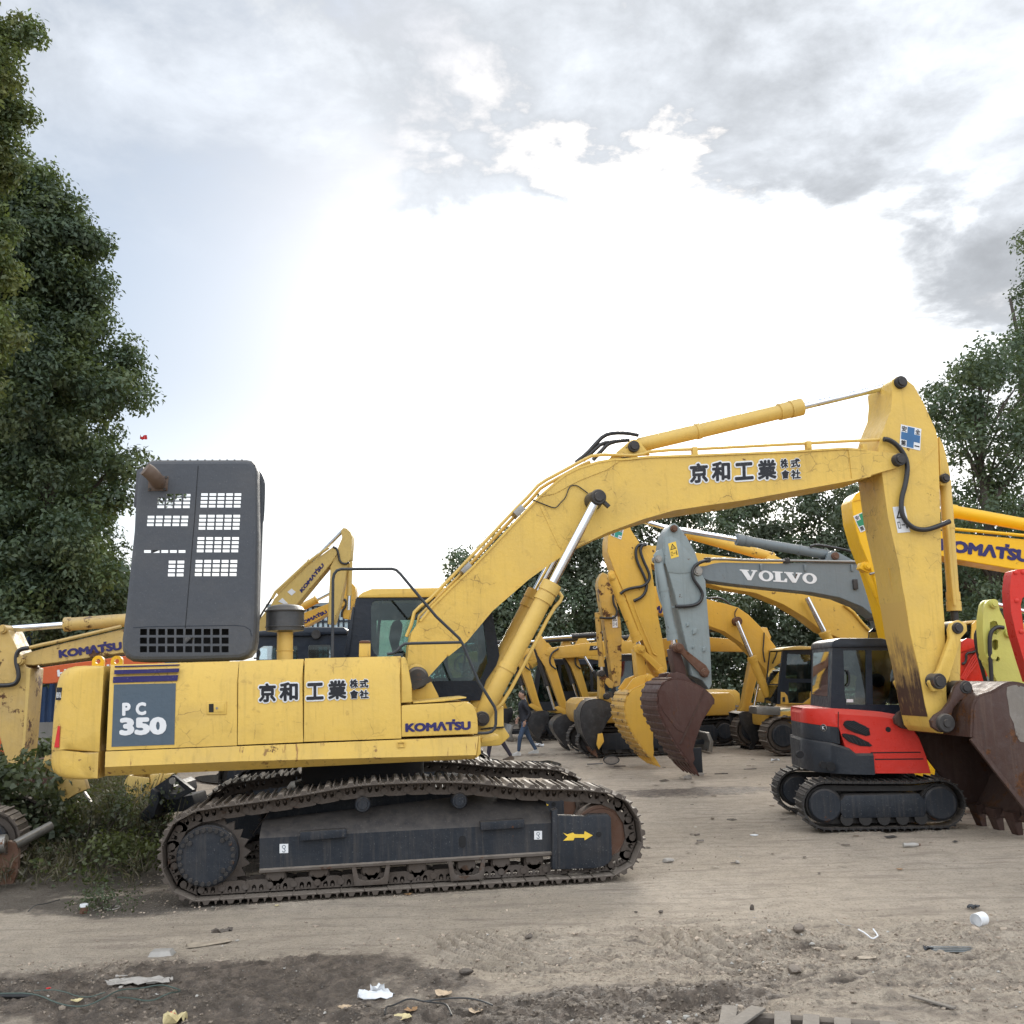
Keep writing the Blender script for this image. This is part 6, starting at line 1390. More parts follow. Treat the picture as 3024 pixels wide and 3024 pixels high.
# --- lime excavator arm
L_ = Rig('tracked_excavator', 'lime yellow excavator, its pierced arm showing behind the red one', 'excavator', 2980, 16.4, R(4))
def lp(z, pts, w): return L_.pl(zz(z, *pts), w)
ho1 = [(862, 990), (865, 920), (900, 900), (940, 910), (975, 990), (940, 1060), (910, 1050), (880, 1010)]
ar = L_.b(MB().holed(lp(zW, [(780, 1000), (785, 850), (805, 720), (830, 680), (880, 655), (925, 655), (955, 690), (975, 780), (1030, 890), (1090, 960), (1300, 1060), (1500, 1300), (1560, 1700), (1400, 2200), (1100, 2200), (1000, 1700), (850, 1400), (800, 1250)], .05),
    [lp(zW, ho1, .05), lp(zW, [(888, 1200), (890, 1130), (920, 1112), (955, 1125), (960, 1200), (945, 1235), (910, 1235)], .05), lp(zW, circ((950, 1338), 28, 14), .05)], .05, .10)
    .holed(lp(zW, [(780, 1000), (785, 850), (805, 720), (830, 680), (880, 655), (925, 655), (955, 690), (975, 780), (1030, 890), (1090, 960), (1300, 1060), (1500, 1300), (1560, 1700), (1400, 2200), (1100, 2200), (1000, 1700), (850, 1400), (800, 1250)], .05), [lp(zW, circ((950, 1338), 28, 14), .05)], .20, .25), 'arm', 'lime_paint')
L_.b(MB().strip(lp(zW, [(850, 1400), (800, 1250), (780, 1000), (785, 850), (805, 720)], .05), -.02, .1, .20), 'arm_web', 'lime_paint', ar)
pin_at(L_, zW, [(905, 705), (1080, 1040), (885, 1310)],   .075, .02, .27, ar, 'lime_paint')
pram(L_, zW, (1500, 860), zW, (905, 705), zW, (1400, 830), .15, .08, .045, 'lime_paint', ('arm_ram', 'ram_rod'))
pram(L_, zW, (830, 1330), zW, (1120, 2000), zW, (1010, 1750), .2, .10, .05, 'lime_paint', ('bucket_ram', 'ram_rod'))
hs = L_.b(MB().tube([L_.p3(zW(*q), .0) for q in ((1020, 980), (950, 970), (885, 1010), (862, 1080), (860, 1200), (875, 1450), (885, 1640))], .035, 8, 2), 'arm_hose', 'hose_black', ar)
L_.b(MB().tube([L_.p3(zW(*q), .32) for q in ((760, 980), (715, 1010), (695, 1090), (720, 1250), (770, 1430), (820, 1620))], .032, 8, 2), 'arm_hose', 'hose_black', ar)
bo = L_.b(MB().prism(lp(zW, [(1060, 1030), (1100, 990), (1500, 1000), (2200, 1300), (2200, 1600), (1500, 1250), (1100, 1080)], .12), .12, .24, .015), 'boom', 'lime_paint')
ul = L_.p((3250, 2000), 0)[0]; house(L_, ul, ul + 3.6, -.8, 1.3, 1.0, 2.0, 'lime_paint'); crawler(L_, ul - .2, ul + 3.3, .9, -.85, -.35, 34); crawler(L_, ul - .2, ul + 3.3, .9, .95, 1.45, 34)

# --- red excavator at the right edge
D = Rig('tracked_excavator', 'red excavator cut by the right edge of the photo, small black bucket', 'excavator', 3000, 13.9, R(4))
def dp(z, pts, w): return D.pl(zz(z, *pts), w)
ar = D.b(MB().holed(dp(zW, [(1090, 560), (1108, 380), (1125, 335), (1180, 315), (1260, 308), (1340, 330), (1420, 450), (1450, 900), (1440, 1250), (1420, 1500), (1330, 1600), (1250, 1350), (1160, 1050), (1105, 800)], 0), [dp(zW, [(1215, 720), (1235, 640), (1290, 600), (1340, 640), (1350, 800), (1330, 1150), (1280, 1180), (1235, 900)], 0)], 0, .05)
    .prism(dp(zW, [(1090, 560), (1108, 380), (1125, 335), (1180, 315), (1260, 308), (1260, 700), (1300, 1300), (1330, 1600), (1250, 1350), (1160, 1050), (1105, 800)], 0), .15, .20), 'arm', 'red_paint')
D.b(MB().strip(dp(zW, [(1330, 1600), (1250, 1350), (1160, 1050), (1105, 800), (1090, 560), (1108, 380), (1125, 335), (1180, 315)], 0), -.02, .05, .15), 'arm_web', 'red_paint', ar)
mb = MB()
for q in ((1155, 350), (1240, 345), (1168, 672), (1220, 1025)): mb.lathe((D.p(zW(*q), 0)[0], -.02, D.p(zW(*q), 0)[1]), (0, 1, 0), [(0, .015), (.008, .032), (.03, .034)], 12)
D.b(mb, 'rivet_head', 'red_paint', ar)
ux = D.p((2985, 2400), 0)[0]
prof = smooth_line([(ux + a, z) for a, z in ((.55, .75), (.5, .95), (.2, 1.0), (-.05, .8), (-.05, .5), (.02, .25), (.10, .12))], 1)
bucket(D, [tuple(p) for p in prof], [(ux + .35, .4)], .75, 1.4, 'bucket_black', None, 0, 4, .02, .12, ttw=.03)
c = D.p3((3010, 2330), -.1); D.b(MB().lathe((c[0] - .1, c[1], c[2]), (1, 0, -.1), [(0, .05), (.0, .08), (.12, .085), (.13, .11), (.3, .11), (1.2, .11)], 18), 'blade_ram', 'steel_worn')
bo = D.b(MB().prism(dp(zW, [(1300, 500), (1420, 480), (1900, 700), (2600, 1500), (2500, 1700), (1850, 1000), (1400, 680)], .08), .06, .15, .015), 'boom', 'red_paint')
ud = D.p((3330, 2000), 0)[0]; house(D, ud, ud + 2.8, -.6, 1.1, .8, 1.7, 'red_paint'); crawler(D, ud - .3, ud + 2.5, .7, -.65, -.2, 34); crawler(D, ud - .3, ud + 2.5, .7, .7, 1.15, 34)

# --- another red machine's boom behind the lime arm
G_ = Rig('compact_excavator', 'red compact excavator behind the lime arm, only its sloping boom and hoses visible', 'excavator', 2880, 18.6, R(-4))
def gp_(z, pts, w): return G_.pl(zz(z, *pts), w)
bo = G_.b(MB().prism(gp_(zW, [(500, 1640), (520, 1280), (560, 1130), (600, 1108), (690, 1120), (720, 1180), (860, 1180), (900, 1400), (760, 1680), (640, 1800), (500, 1800)], 0), 0, .35, .02), 'boom', 'red_paint')
G_.b(MB().prism(gp_(zW, [(520, 1260), (560, 1120), (595, 1100), (640, 1105), (690, 1120), (715, 1190), (600, 1240)], -.03), -.05, .0, .01), 'ram_lug', 'red_paint', bo)
mb = MB()
for k in range(4): mb.tube([G_.p3(zW(535 + 14 * k, 1560 + 6 * k), -.04), G_.p3(zW(650 + 25 * k, 1340 + 10 * k), -.04), G_.p3(zW(770 + 14 * k, 1190 + 10 * k), -.04)], .018, 6)
G_.b(mb, 'boom_pipe', 'red_paint', bo)
G_.b(MB().tube([G_.p3(zW(*q), -.06) for q in ((545, 1390), (575, 1390), (595, 1340), (590, 1290), (620, 1265), (670, 1265), (720, 1230), (770, 1160))], .025, 8, 1), 'boom_hose', 'hose_black', bo)
ug = G_.p((2700, 2000), 0)[0]; house(G_, ug - .6, ug + 1.6, -.5, 1.2, .7, 1.5, 'red_paint'); crawler(G_, ug - .6, ug + 1.9, .62, -.6, -.2, 30); crawler(G_, ug - .6, ug + 1.9, .62, .8, 1.2, 30)
# --- yellow cab glimpsed behind
Y_ = Rig('tracked_excavator', 'yellow excavator whose dark-windowed cab shows behind the lime arm', 'excavator', 2880, 27.5, R(3))
uy = Y_.p(zW(580, 1000), 0)[0]; zy = Y_.p(zW(660, 905), 0)[1]
house(Y_, uy - .2, uy + 4, 0, 2.4, 1.0, 2.0, 'yellow_orange', (uy, uy + 1.7, 0, 1.0, 1.1, zy), 'yellow_orange'); crawler(Y_, uy - .4, uy + 3.6, .95, -.1, .45, 36); crawler(Y_, uy - .4, uy + 3.6, .95, 2.0, 2.5, 36)

# --- old yellow excavator at the left edge
A = Rig('tracked_excavator', 'rust-flaked yellow excavator at left, dark cab behind the air cleaner, arm hanging in weeds', 'excavator', 100, 15.2, R(4))
def ap_(z, pts, w): return A.pl(zz(z, *pts), w)
ar = A.b(MB().prism(ap_(zO, [(-60, 300), (-15, 215), (10, 205), (35, 212), (62, 255), (105, 350), (130, 400), (165, 470), (192, 480), (175, 700), (155, 950), (125, 1150), (60, 1140), (20, 1000), (-60, 700)], .35), .35, .88, .012, 1), 'arm', 'yellow_old')
A.b(MB().prism(ap_(zO, [(168, 480), (195, 480), (178, 700), (158, 960), (130, 1152), (118, 1150), (145, 940), (160, 700)], .34), .335, .36), 'edge_bar', 'yellow_pale', ar)
pin_at(A, zO, [(18, 232), (90, 1095)], .07, .32, .9, ar, 'yellow_old')
A.b(MB().tube([A.p3(zO(*q), .27) for q in ((180, 352), (130, 358), (105, 385), (100, 440), (118, 500), (118, 550), (90, 585), (0, 590), (-60, 585))], .035, 8, 2), 'arm_hose', 'hose_black', ar)
bo = A.b(MB().prism(ap_(zO, [(100, 430), (110, 410), (160, 385), (330, 338), (770, 232), (1000, 190), (1300, 260), (1600, 600), (1500, 700), (1200, 480), (1000, 380), (770, 385), (340, 448), (210, 462), (125, 456)], .36), .36, .86, .012, 1), 'boom', 'yellow_old')
maker_word(A, zz(zO, (374, 416), (775, 362), (370, 362)), .352, bo)
pin_at(A, zO, [(125, 430)], .075, .30, .92, bo, 'yellow_old')
A.b(MB().tube([A.p3(zO(*q), .34) for q in ((180, 352), (270, 330), (330, 318), (770, 215))], .03, 8), 'boom_pipe', 'yellow_old', bo)
pram(A, zO, (1000, 160), zO, (20, 232), zO, (412, 205), .6, .105, .06, 'yellow_old', ('arm_ram', 'ram_rod'))
prof = smooth_line(ap_(zO, [(330, 1090), (250, 1070), (180, 1075), (140, 1120), (120, 1180), (130, 1240), (180, 1300), (280, 1340)], .05), 1)
bucket(A, [tuple(p) for p in prof], ap_(zO, [(350, 1270)], .05), .0, 1.2, 'bucket_brown', 'bucket_brown', 0, 5)
uc = A.p(zS(90, 1000), .2)[0]; ue = A.p(zS(1530, 1000), .2)[0]; zc1 = A.p(zS(800, 830), .2)[1]
cq = [(90, 1450), (90, 900), (250, 880), (1000, 850), (1480, 830), (1530, 870), (1560, 1450)]
h1 = [(130, 1330), (140, 1150), (200, 1115), (740, 1110), (750, 1330)]; h2 = [(910, 1330), (915, 1120), (940, 1100), (1250, 1095), (1265, 1120), (1270, 1330)]
cb = A.b(MB().holed(ap_(zS, cq, -.1), [ap_(zS, h1, -.1), ap_(zS, h2, -.1)], -.1, -.04), 'cab', 'cab_dark')
A.b(MB().holed(ap_(zS, cq, -.1), [ap_(zS, h1, -.1), ap_(zS, h2, -.1)], .84, .9), 'far_wall', 'cab_dark', cb)
A.b(MB().prism(ap_(zS, [(60, 960), (95, 880), (250, 868), (700, 830), (950, 812), (1480, 815), (1535, 860), (1540, 930), (1200, 935), (1000, 960)], -.14), -.16, .95, .04), 'cab_roof', 'cab_dark', cb)
c = A.p3(zS(1040, 930), -.16); A.b(MB().cyl((c[0], -.19, c[2]), (c[0], -.1, c[2]), .07, n=16), 'roof_bolt', 'pin_dark', cb)
for h in (h1, h2): A.b(MB().prism(offset_poly(ap_(zS, h, -.1), -.01), -.08, -.07), 'window_pane', 'sky_glass', cb, 0)
for h in (h1, h2): A.b(MB().prism(offset_poly(ap_(zS, h, -.1), -.01), .86, .87), 'window_pane', 'cab_glass', cb, 0)
house(A, uc - .1, uc + 3.0, -.2, 2.3, 1.0, 1.95, 'yellow_old'); crawler(A, uc - .3, uc + 3.8, .95, -.3, .25, 36); crawler(A, uc - .3, uc + 3.8, .95, 1.9, 2.45, 36)

# --- orange boom behind it
H_ = Rig('tracked_excavator', 'orange excavator behind the rust-flaked one, white letter H on its boom', 'excavator', 150, 18.9, R(4))
def hp(z, pts, w): return H_.pl(zz(z, *pts), w)
bo = H_.b(MB().prism(hp(zO, [(150, 520), (170, 490), (240, 478), (400, 455), (600, 430), (800, 400), (1000, 390), (1000, 560), (800, 540), (500, 560), (300, 578), (190, 575), (155, 550)], .3), .3, .8, .012, 1), 'boom', 'orange_paint')
mb = MB(); lettering(mb, 'HITACHI', *hp(zO, [(366, 534), (720, 495), (362, 490)], .295), .292, .04); H_.b(mb, 'boom_lettering', 'white_decal', bo, 0)
ar = H_.b(MB().prism(hp(zO, [(-60, 420), (60, 380), (175, 520), (120, 700), (60, 900), (40, 1070), (-30, 1090), (-60, 800)], .3), .3, .8, .02), 'arm', 'orange_paint')
br_ = hp(zO, [(160, 1080), (165, 1040), (220, 990), (225, 975), (240, 972), (272, 1045), (255, 1060), (190, 1100)], .3)
H_.b(MB().holed(br_, [circ(H_.p(zO(200, 1060), .3), .035, 12), circ(H_.p(zO(235, 1040), .3), .035, 12)], .28, .36), 'bucket_link', 'orange_paint')
uh = H_.p((700, 2000), 0)[0]; house(H_, uh, uh + 4, -.5, 1.9, 1.0, 1.9, 'orange_paint'); crawler(H_, uh - .2, uh + 3.7, .9, -.6, -.1, 36); crawler(H_, uh - .2, uh + 3.7, .9, 1.5, 2.0, 36)

# --- two tall yellow machines beyond the cab
T1 = Rig('tracked_excavator', 'pale yellow excavator with its arm raised high above the air cleaner', 'excavator', 900, 30, R(0))
def t1(z, pts, w): return T1.pl(zz(z, *pts), w)
bo = T1.b(MB().prism(t1(zB, [(1060, 1480), (1090, 1360), (1130, 1270), (1205, 1182), (1232, 1130), (1480, 885), (1640, 768), (1665, 758), (1686, 775), (1685, 800), (1640, 872), (1500, 1040), (1385, 1178), (1300, 1340), (1230, 1480)], .3), .3, .85, .012, 1), 'boom', 'yellow_pale')
maker_word(T1, zz(zB, (1428, 1090), (1590, 895), (1410, 1068)), .292, bo)
T1.b(MB().prism(t1(zB, [(1325, 1082), (1355, 1058), (1385, 1082), (1355, 1108)], .292), .288, .3).prism(t1(zB, [(1260, 1150), (1290, 1125), (1330, 1165), (1300, 1168)], .292), .288, .3), 'paper_patch', 'white_decal', bo)
T1.b(MB().tube([T1.p3(zB(*q), .28) for q in ((1215, 1130), (1240, 1085), (1460, 880), (1500, 850), (1620, 765))], .045, 8), 'boom_pipe', 'yellow_pale', bo)
pram(T1, zB, (1265, 1105), zB, (1722, 640), zB, (1500, 868), .55, .12, .07, 'yellow_pale', ('arm_ram', 'ram_rod'))
ar = T1.b(MB().prism(t1(zB, [(1706, 645), (1722, 625), (1745, 628), (1775, 655), (1787, 690), (1775, 850), (1755, 870), (1735, 1000), (1690, 1200), (1655, 1312), (1612, 1312), (1618, 1180), (1632, 900), (1650, 860), (1685, 770), (1715, 695)], .35), .35, .82, .012, 1), 'arm', 'yellow_pale')
pram(T1, zB, (1772, 865), zB, (1762, 1210), zB, (1768, 1110), .6, .08, .06, 'yellow_pale', ('bucket_ram', 'ram_rod'))
T1.b(MB().tube([T1.p3(zB(*q), .3) for q in ((1650, 760), (1680, 775), (1690, 820), (1700, 870), (1740, 885), (1765, 870))], .035, 8, 1), 'arm_hose', 'hose_black', ar)
T1.b(MB().tube([T1.p3(zB(*q), .3) for q in ((1225, 1110), (1180, 1180), (1140, 1240), (1118, 1290))], .03, 8, 1), 'boom_hose', 'hose_black', bo)
u_ = T1.p((560, 2000), 0)[0]; house(T1, u_ - 1, u_ + 3.4, -.6, 1.9, 1.05, 2.2, 'yellow_pale', None, facing=1); crawler(T1, u_ - .8, u_ + 3.6, 1, -.7, -.1, 36); crawler(T1, u_ - .8, u_ + 3.6, 1, 1.5, 2.05, 36)
T2 = Rig('tracked_excavator', 'yellow excavator with lower lettered boom just left of the front cab', 'excavator', 930, 35, R(0))
def t2(z, pts, w): return T2.pl(zz(z, *pts), w)
bo = T2.b(MB().prism(t2(zS, [(600, 760), (845, 590), (1230, 442), (1430, 412), (1490, 405), (1510, 440), (1490, 480), (1400, 515), (1230, 605), (880, 805), (700, 950)], .3), .3, .85, .012, 1), 'boom', 'yellow_cat')
maker_word(T2, zz(zS, (795, 795), (1225, 590), (760, 745)), .29, bo)
pram(T2, zS, (700, 560), zS, (1500, 150), zS, (1058, 372), .55, .14, .07, 'yellow_cat', ('arm_ram', 'ram_rod'))
ar = T2.b(MB().prism(t2(zS, [(1478, 140), (1515, 98), (1600, 112), (1650, 165), (1668, 260), (1665, 400), (1600, 520), (1560, 690), (1470, 680), (1440, 560), (1432, 440), (1452, 330), (1500, 240), (1505, 185)], .35), .35, .82, .012, 1), 'arm', 'yellow_cat')
T2.b(MB().tube([T2.p3(zS(*q), .3) for q in ((1420, 380), (1490, 370), (1520, 420), (1500, 500), (1450, 560), (1440, 660))], .04, 8, 1), 'arm_hose', 'hose_black', ar)
u_ = T2.p((600, 2000), 0)[0]; house(T2, u_ - 1, u_ + 3.0, -.6, 1.9, 1.05, 2.2, 'yellow_cat', None, facing=1); crawler(T2, u_ - .8, u_ + 3.2, 1, -.7, -.1, 36); crawler(T2, u_ - .8, u_ + 3.2, 1, 1.5, 2.05, 36)

# --- the row of small yellow excavators in the middle
def mini(label, px, Y, yaw):
    r = Rig('mini_excavator', label, 'excavator', px, Y, yaw, 'small yellow excavators in the back row')
    b = lambda m, n, mt, p=None, s=35: r.b(m, n, mt, p, s)
    # machine faces -x; arm foot at x=0
    ar = b(MB().prism([(-.62, 3.02), (-.52, 3.28), (-.40, 3.30), (-.22, 3.05), (-.12, 2.86), (.30, 1.25), (.42, .96), (.30, .88), (.18, .98), (.0, 1.5), (-.30, 2.35), (-.50, 2.7)], .70, 1.0, .015), 'arm', 'yellow_cat')
    ram(r, (-.55, 2.92), (-.05, 1.15), .85, .075, .04, .62, 'bucket_black', ('bucket_ram', 'ram_rod'), False)
    bo = b(MB().prism([(-.32, 2.74), (-.22, 2.92), (.0, 2.94), (1.6, 3.10), (2.5, 3.05), (2.75, 2.85), (3.35, 1.55), (3.15, 1.40), (2.85, 1.9), (2.4, 2.55), (1.6, 2.68), (.0, 2.62)], .68, 1.02, .015), 'boom', 'yellow_cat')
    b(MB().prism([(1.0, 2.82), (1.42, 2.84), (1.40, 2.94), (1.05, 2.96)], .672, .69), 'boom_badge', 'ink_black', bo, 0)
    mb = MB(); lettering(mb, 'CAT', (1.12, 2.86), (1.34, 2.87), (1.12, 2.93), .668, .03); b(mb, 'badge_lettering', 'white_decal', bo, 0)
    ram(r, (1.75, 3.30), (-.46, 3.20), .85, .075, .042, .55, 'bucket_black', ('arm_ram', 'ram_rod'), False)
    b(MB().prism([(1.55, 3.08), (1.75, 3.40), (1.85, 3.40), (2.1, 3.06)], .76, .94, .01), 'ram_lug', 'yellow_cat', bo)
    ram(r, (2.55, 1.35), (1.75, 2.80), .55, .07, .04, .6, 'bucket_black', ('boom_ram', 'ram_rod'), False)
    b(MB().tube([(.1, .64, 2.9), (-.15, .6, 2.75), (-.2, .6, 2.45), (.0, .62, 2.3)], .028, 6, 2), 'arm_hose', 'hose_black', ar)
    b(MB().prism([(-.1, 1.2), (.0, 1.12), (.30, .92), (.40, .98), (.35, 1.08), (.02, 1.25)], .62, .68, .01), 'side_link', 'yellow_cat', ar)
    prof = smooth_line([(.55, .95), (.42, 1.0), (.10, .98), (-.12, .85), (-.18, .66), (-.08, .45), (.10, .22), (.20, .10)], 1)
    bucket(r, [tuple(p) for p in prof], [(.34, .42), (.52, .70)], .40, 1.30, 'bucket_black', 'bucket_black', 0, 5, .02, .16, ttw=.035)
    house(r, 3.1, 5.1, -.05, 1.85, .85, 1.5, 'yellow_cat', (2.35, 3.95, -.06, .95, .95, 2.62), 'black_plastic')
    crawler(r, 2.2, 5.1, .78, -.1, .36, 34); crawler(r, 2.2, 5.1, .78, 1.5, 1.96, 34)
    bl = b(MB().prism([(1.55, .03), (1.66, .05), (1.60, .28), (1.68, .52), (1.60, .54), (1.50, .30)], -.1, 1.95, .008), 'dozer_blade', 'steel_worn')
    b(MB().box(1.6, 2.5, .45, .6, .2, .32, .01).box(1.6, 2.5, 1.3, 1.45, .2, .32, .01), 'blade_arm', 'black_frame', bl)
    return r
m1 = mini('yellow mini excavator with black bucket on the ground right of the walking man', 1652, 28.4, R(6))
def place_copy(src, label, px, Y, yaw):
    c = copy_tree(src.root); d = ray(px, 1990 - .028 * (px - 1512)); c.location = (d.x / d.y * Y, Y, 0); c.rotation_euler = (0, 0, yaw); c['label'] = label; return c
place_copy(m1, 'yellow mini excavator behind the walking man, bucket tucked under its arm', 1575, 31.5, R(9))
place_copy(m1, 'yellow mini excavator between the front boom ram and the walking man', 1470, 34.5, R(8))
place_copy(m1, 'yellow mini excavator behind the grey bucket, blade down', 1725, 32.0, R(6))
place_copy(m1, 'yellow mini excavator facing right between brown bucket and curved boom', 2185, 28.6, R(186))
place_copy(m1, 'yellow mini excavator half hidden at far left of the back row', 1365, 33.0, R(10))
# ------------------------------------------------------------------ trees
def leaf_cloud(C, n_per, size, cols, seed, droop=.35, flat=.75, elong=.5):
    """C: clump centres and radii (x, y, z, r). many small folded leaves spread through the clumps"""
    r_ = np.random.default_rng(seed); C = np.asarray(C, float); w = C[:, 3] ** 2; cnt = np.maximum(6, (n_per * w / w.mean())).astype(int)
    idx = np.repeat(np.arange(len(C)), cnt); n = len(idx)
    d = r_.normal(size=(n, 3)); d /= np.linalg.norm(d, axis=1)[:, None]
    rad = C[idx, 3] * (.35 + .65 * r_.random(n) ** .6) * (1 + .15 * r_.normal(size=n))
    p = C[idx, :3] + d * rad[:, None] * np.array([1, 1, flat])
    nrm = d + r_.normal(size=(n, 3)) * .55 + np.array([0, 0, .45]); nrm /= np.linalg.norm(nrm, axis=1)[:, None]
    t = np.cross(nrm, r_.normal(size=(n, 3))); t[:, 2] -= droop; t -= nrm * (t * nrm).sum(1)[:, None]; t /= np.linalg.norm(t, axis=1)[:, None] + 1e-9
    b = np.cross(nrm, t); s = size * r_.uniform(.6, 1.3, n)[:, None]
    q = np.stack([p, p + t * s * .45 + b * s * elong * .5 + nrm * s * .08, p + t * s, p + t * s * .45 - b * s * elong * .5 + nrm * s * .08], 1)
    cols = np.asarray(cols); ck = r_.integers(0, len(cols), len(C)); cc = cols[ck] * r_.uniform(.75, 1.25, (len(C), 1))
    alt = cols[r_.integers(0, len(cols), n)]
    tint = (cc[idx] * .65 + alt * .35) * r_.uniform(.78, 1.22, (n, 1))
    return q.reshape(-1, 3), n, np.clip(tint, 0, 1)
def limbs(mb, base, top, r0, targets, rs, bend=.3):
    base, top = Vector(base), Vector(top); ax = []
    for k in range(9):
        t = k / 8; ax.append(base.lerp(top, t) + Vector((rs.uniform(-1, 1), rs.uniform(-1, 1), 0)) * bend * t * .5)
    mb.tube(ax, [r0 * (1.25 if k == 0 else 1 - .85 * k / 8) for k in range(9)], 9)
    for c in targets:
        c = Vector(c); f = min(.85, max(.12, (c.z - base.z) / max(.1, top.z - base.z) * .75)); k = f * 8; a = ax[int(k)].lerp(ax[min(8, int(k) + 1)], k - int(k))
        m_ = a.lerp(c, .5) + Vector((rs.uniform(-.2, .2), rs.uniform(-.2, .2), .1)) * (c - a).length * .4
        rr = r0 * (1 - .8 * f) * .42
        mb.tube([a, a.lerp(m_, .5) + Vector((0, 0, .05)), m_, m_.lerp(c, .6), c], [rr, rr * .8, rr * .6, rr * .4, rr * .22], 6)
paint('bark', (.075, .060, .048), .85, .3, dust=.1, rust=.0, scale=1.5, bump=.05)
GREEN = [(.070, .106, .056), (.088, .122, .060), (.058, .092, .054), (.104, .130, .062), (.066, .098, .060)]
OLIVE = [(.135, .155, .044), (.108, .140, .042), (.150, .160, .052), (.090, .124, .042)]
HAZY = [(.120, .145, .100), (.100, .128, .086), (.135, .155, .105)]  # far foliage greens lightened, haze put into the leaf colour
DARK = [(.050, .078, .048), (.062, .090, .053), (.072, .098, .056), (.056, .082, .054)]
def make_tree(name, label, base, top, r0, clumps, n_per, size, cols, seed, group=None, limb_every=6, **kw):
    root = tag(empty(name, base), label, 'tree', group); rs = random.Random(seed)
    rel = [(c[0] - base[0], c[1] - base[1], c[2] - base[2], c[3]) for c in clumps]
    mb = MB(); limbs(mb, (0, 0, -.1), (top[0] - base[0], top[1] - base[1], top[2] - base[2]), r0, [c[:3] for c in rel[::limb_every]], rs)
    mb.build('trunk', 'bark', root)
    co, n, tint = leaf_cloud(rel, n_per, size, cols, seed, **kw)
    o = bpy.data.objects.new('crown', fast_mesh('crown', co, n, 4, 'leaf', tint)); COL.objects.link(o); o.parent = root
    return root
def outline_clumps(Y, xc, prof, n, r, seed, depth=.75, per=6):
    """boughs filling a crown whose half width follows a list of (photo y, right-hand photo x); each bough carries smaller clumps on its outer side"""
    rs = random.Random(seed); out = []; ys = [p[0] for p in prof]
    while len(out) < n * per:
        y = rs.uniform(min(ys), max(ys))
        i = max(k for k in range(len(prof)) if prof[k][0] <= y); i = min(i, len(prof) - 2); f = (y - prof[i][0]) / (prof[i + 1][0] - prof[i][0])
        hw = (prof[i][1] + (prof[i + 1][1] - prof[i][1]) * f - xc) / FPX * Y
        a = rs.uniform(0, 2 * math.pi); rr = rs.uniform(*r)
        if hw < rr * .5: continue
        k = rs.uniform(.30, 1.08); c = at_depth(xc, y, Y); m_ = max(0, hw - rr * .85) * k
        B_ = Vector((c.x + math.cos(a) * m_, c.y + math.sin(a) * m_ * depth, c.z)); od = Vector((math.cos(a), math.sin(a), .25))
        for _ in range(per):
            d = Vector((rs.gauss(0, 1), rs.gauss(0, 1), rs.gauss(0, 1) * .8 + .35)).normalized() + od * .5; d.normalize()
            q_ = B_ + d * rr * rs.uniform(.55, 1.0); out.append((q_.x, q_.y, q_.z, rr * rs.uniform(.28, .5)))
    return out
# left: a tall dark broadleaf and, nearer, a lighter one cut by the frame
cl = outline_clumps(21.5, 60, [(580, 110), (610, 190), (660, 250), (740, 320), (820, 345), (900, 352), (1000, 380), (1150, 465), (1250, 485), (1400, 490), (1550, 480), (1700, 460), (1850, 430), (1905, 360)], 215, (.7, 1.3), 3)
b_ = at_depth(245, 1990, 22.0)
make_tree('broadleaf_tree', 'tall dark green tree at left, trunk showing behind the rust-flaked arm', (b_.x, 22.0, 0), (b_.x - 1.7, 21.8, 12.5), .30, cl, 185, .125, GREEN + DARK[:2] + OLIVE[1:2], 3, limb_every=40)
cl = outline_clumps(16.5, -170, [(-40, -60), (40, 30), (110, 110), (140, 190), (230, 205), (300, 150), (400, 100), (470, 92), (560, 60), (640, 45), (760, 55), (900, 85), (1000, 55), (1090, 20)], 95, (.5, .95), 5)
b_ = at_depth(-190, 1990, 16.5)
make_tree('broadleaf_tree', 'lighter olive green tree cut by the top left edge of the photo', (b_.x, 16.5, 0), (b_.x, 16.4, 13.5), .3, cl, 170, .105, OLIVE + GREEN[:2], 5, limb_every=20)
cl = outline_clumps(27, -60, [(1080, 130), (1200, 260), (1400, 330), (1600, 340), (1800, 330), (1900, 280)], 75, (.8, 1.5), 8)
b_ = at_depth(-20, 1990, 27)
make_tree('broadleaf_tree', 'dark tree at far left behind the two tall ones, over the blue shed', (b_.x, 27, 0), (b_.x, 27, 9), .3, cl, 150, .17, DARK, 8, limb_every=24)
# right: two thin-crowned trees with sky showing through
def spread(Y, xc, rows, n, r, seed, depth=.6):
    rs = random.Random(seed); out = []
    while len(out) < n:
        y0, y1, x0, x1 = rs.choices(rows, weights=[(q[1] - q[0]) * (q[3] - q[2]) for q in rows])[0]
        c = at_depth(rs.uniform(x0, x1), rs.uniform(y0, y1), Y + rs.uniform(-1, 1) * depth * 3); out.append((c.x, c.y, c.z, rs.uniform(*r)))
    return out
cl = spread(32, 2950, [(1000, 1080, 2900, 3010), (1050, 1130, 2830, 3060), (1100, 1230, 2800, 3090), (1150, 1260, 2745, 2880), (1230, 1420, 2780, 3100), (1400, 1560, 2800, 3100), (1560, 1800, 2790, 3100), (1780, 1930, 2820, 3080)], 140, (.4, .85), 11)
b_ = at_depth(2960, 1990, 32)
make_tree('broadleaf_tree', 'open-crowned tree at right behind the arm, dark limbs against the sky', (b_.x, 32, 0), (b_.x + .2, 32, 11.5), .30, cl, 190, .17, GREEN + DARK, 11, limb_every=3)
cl = spread(35, 3110, [(700, 900, 3010, 3200), (880, 1100, 2995, 3250), (1100, 1400, 3020, 3250), (1400, 1800, 3000, 3250)], 120, (.5, .95), 13)
b_ = at_depth(3120, 1990, 35)
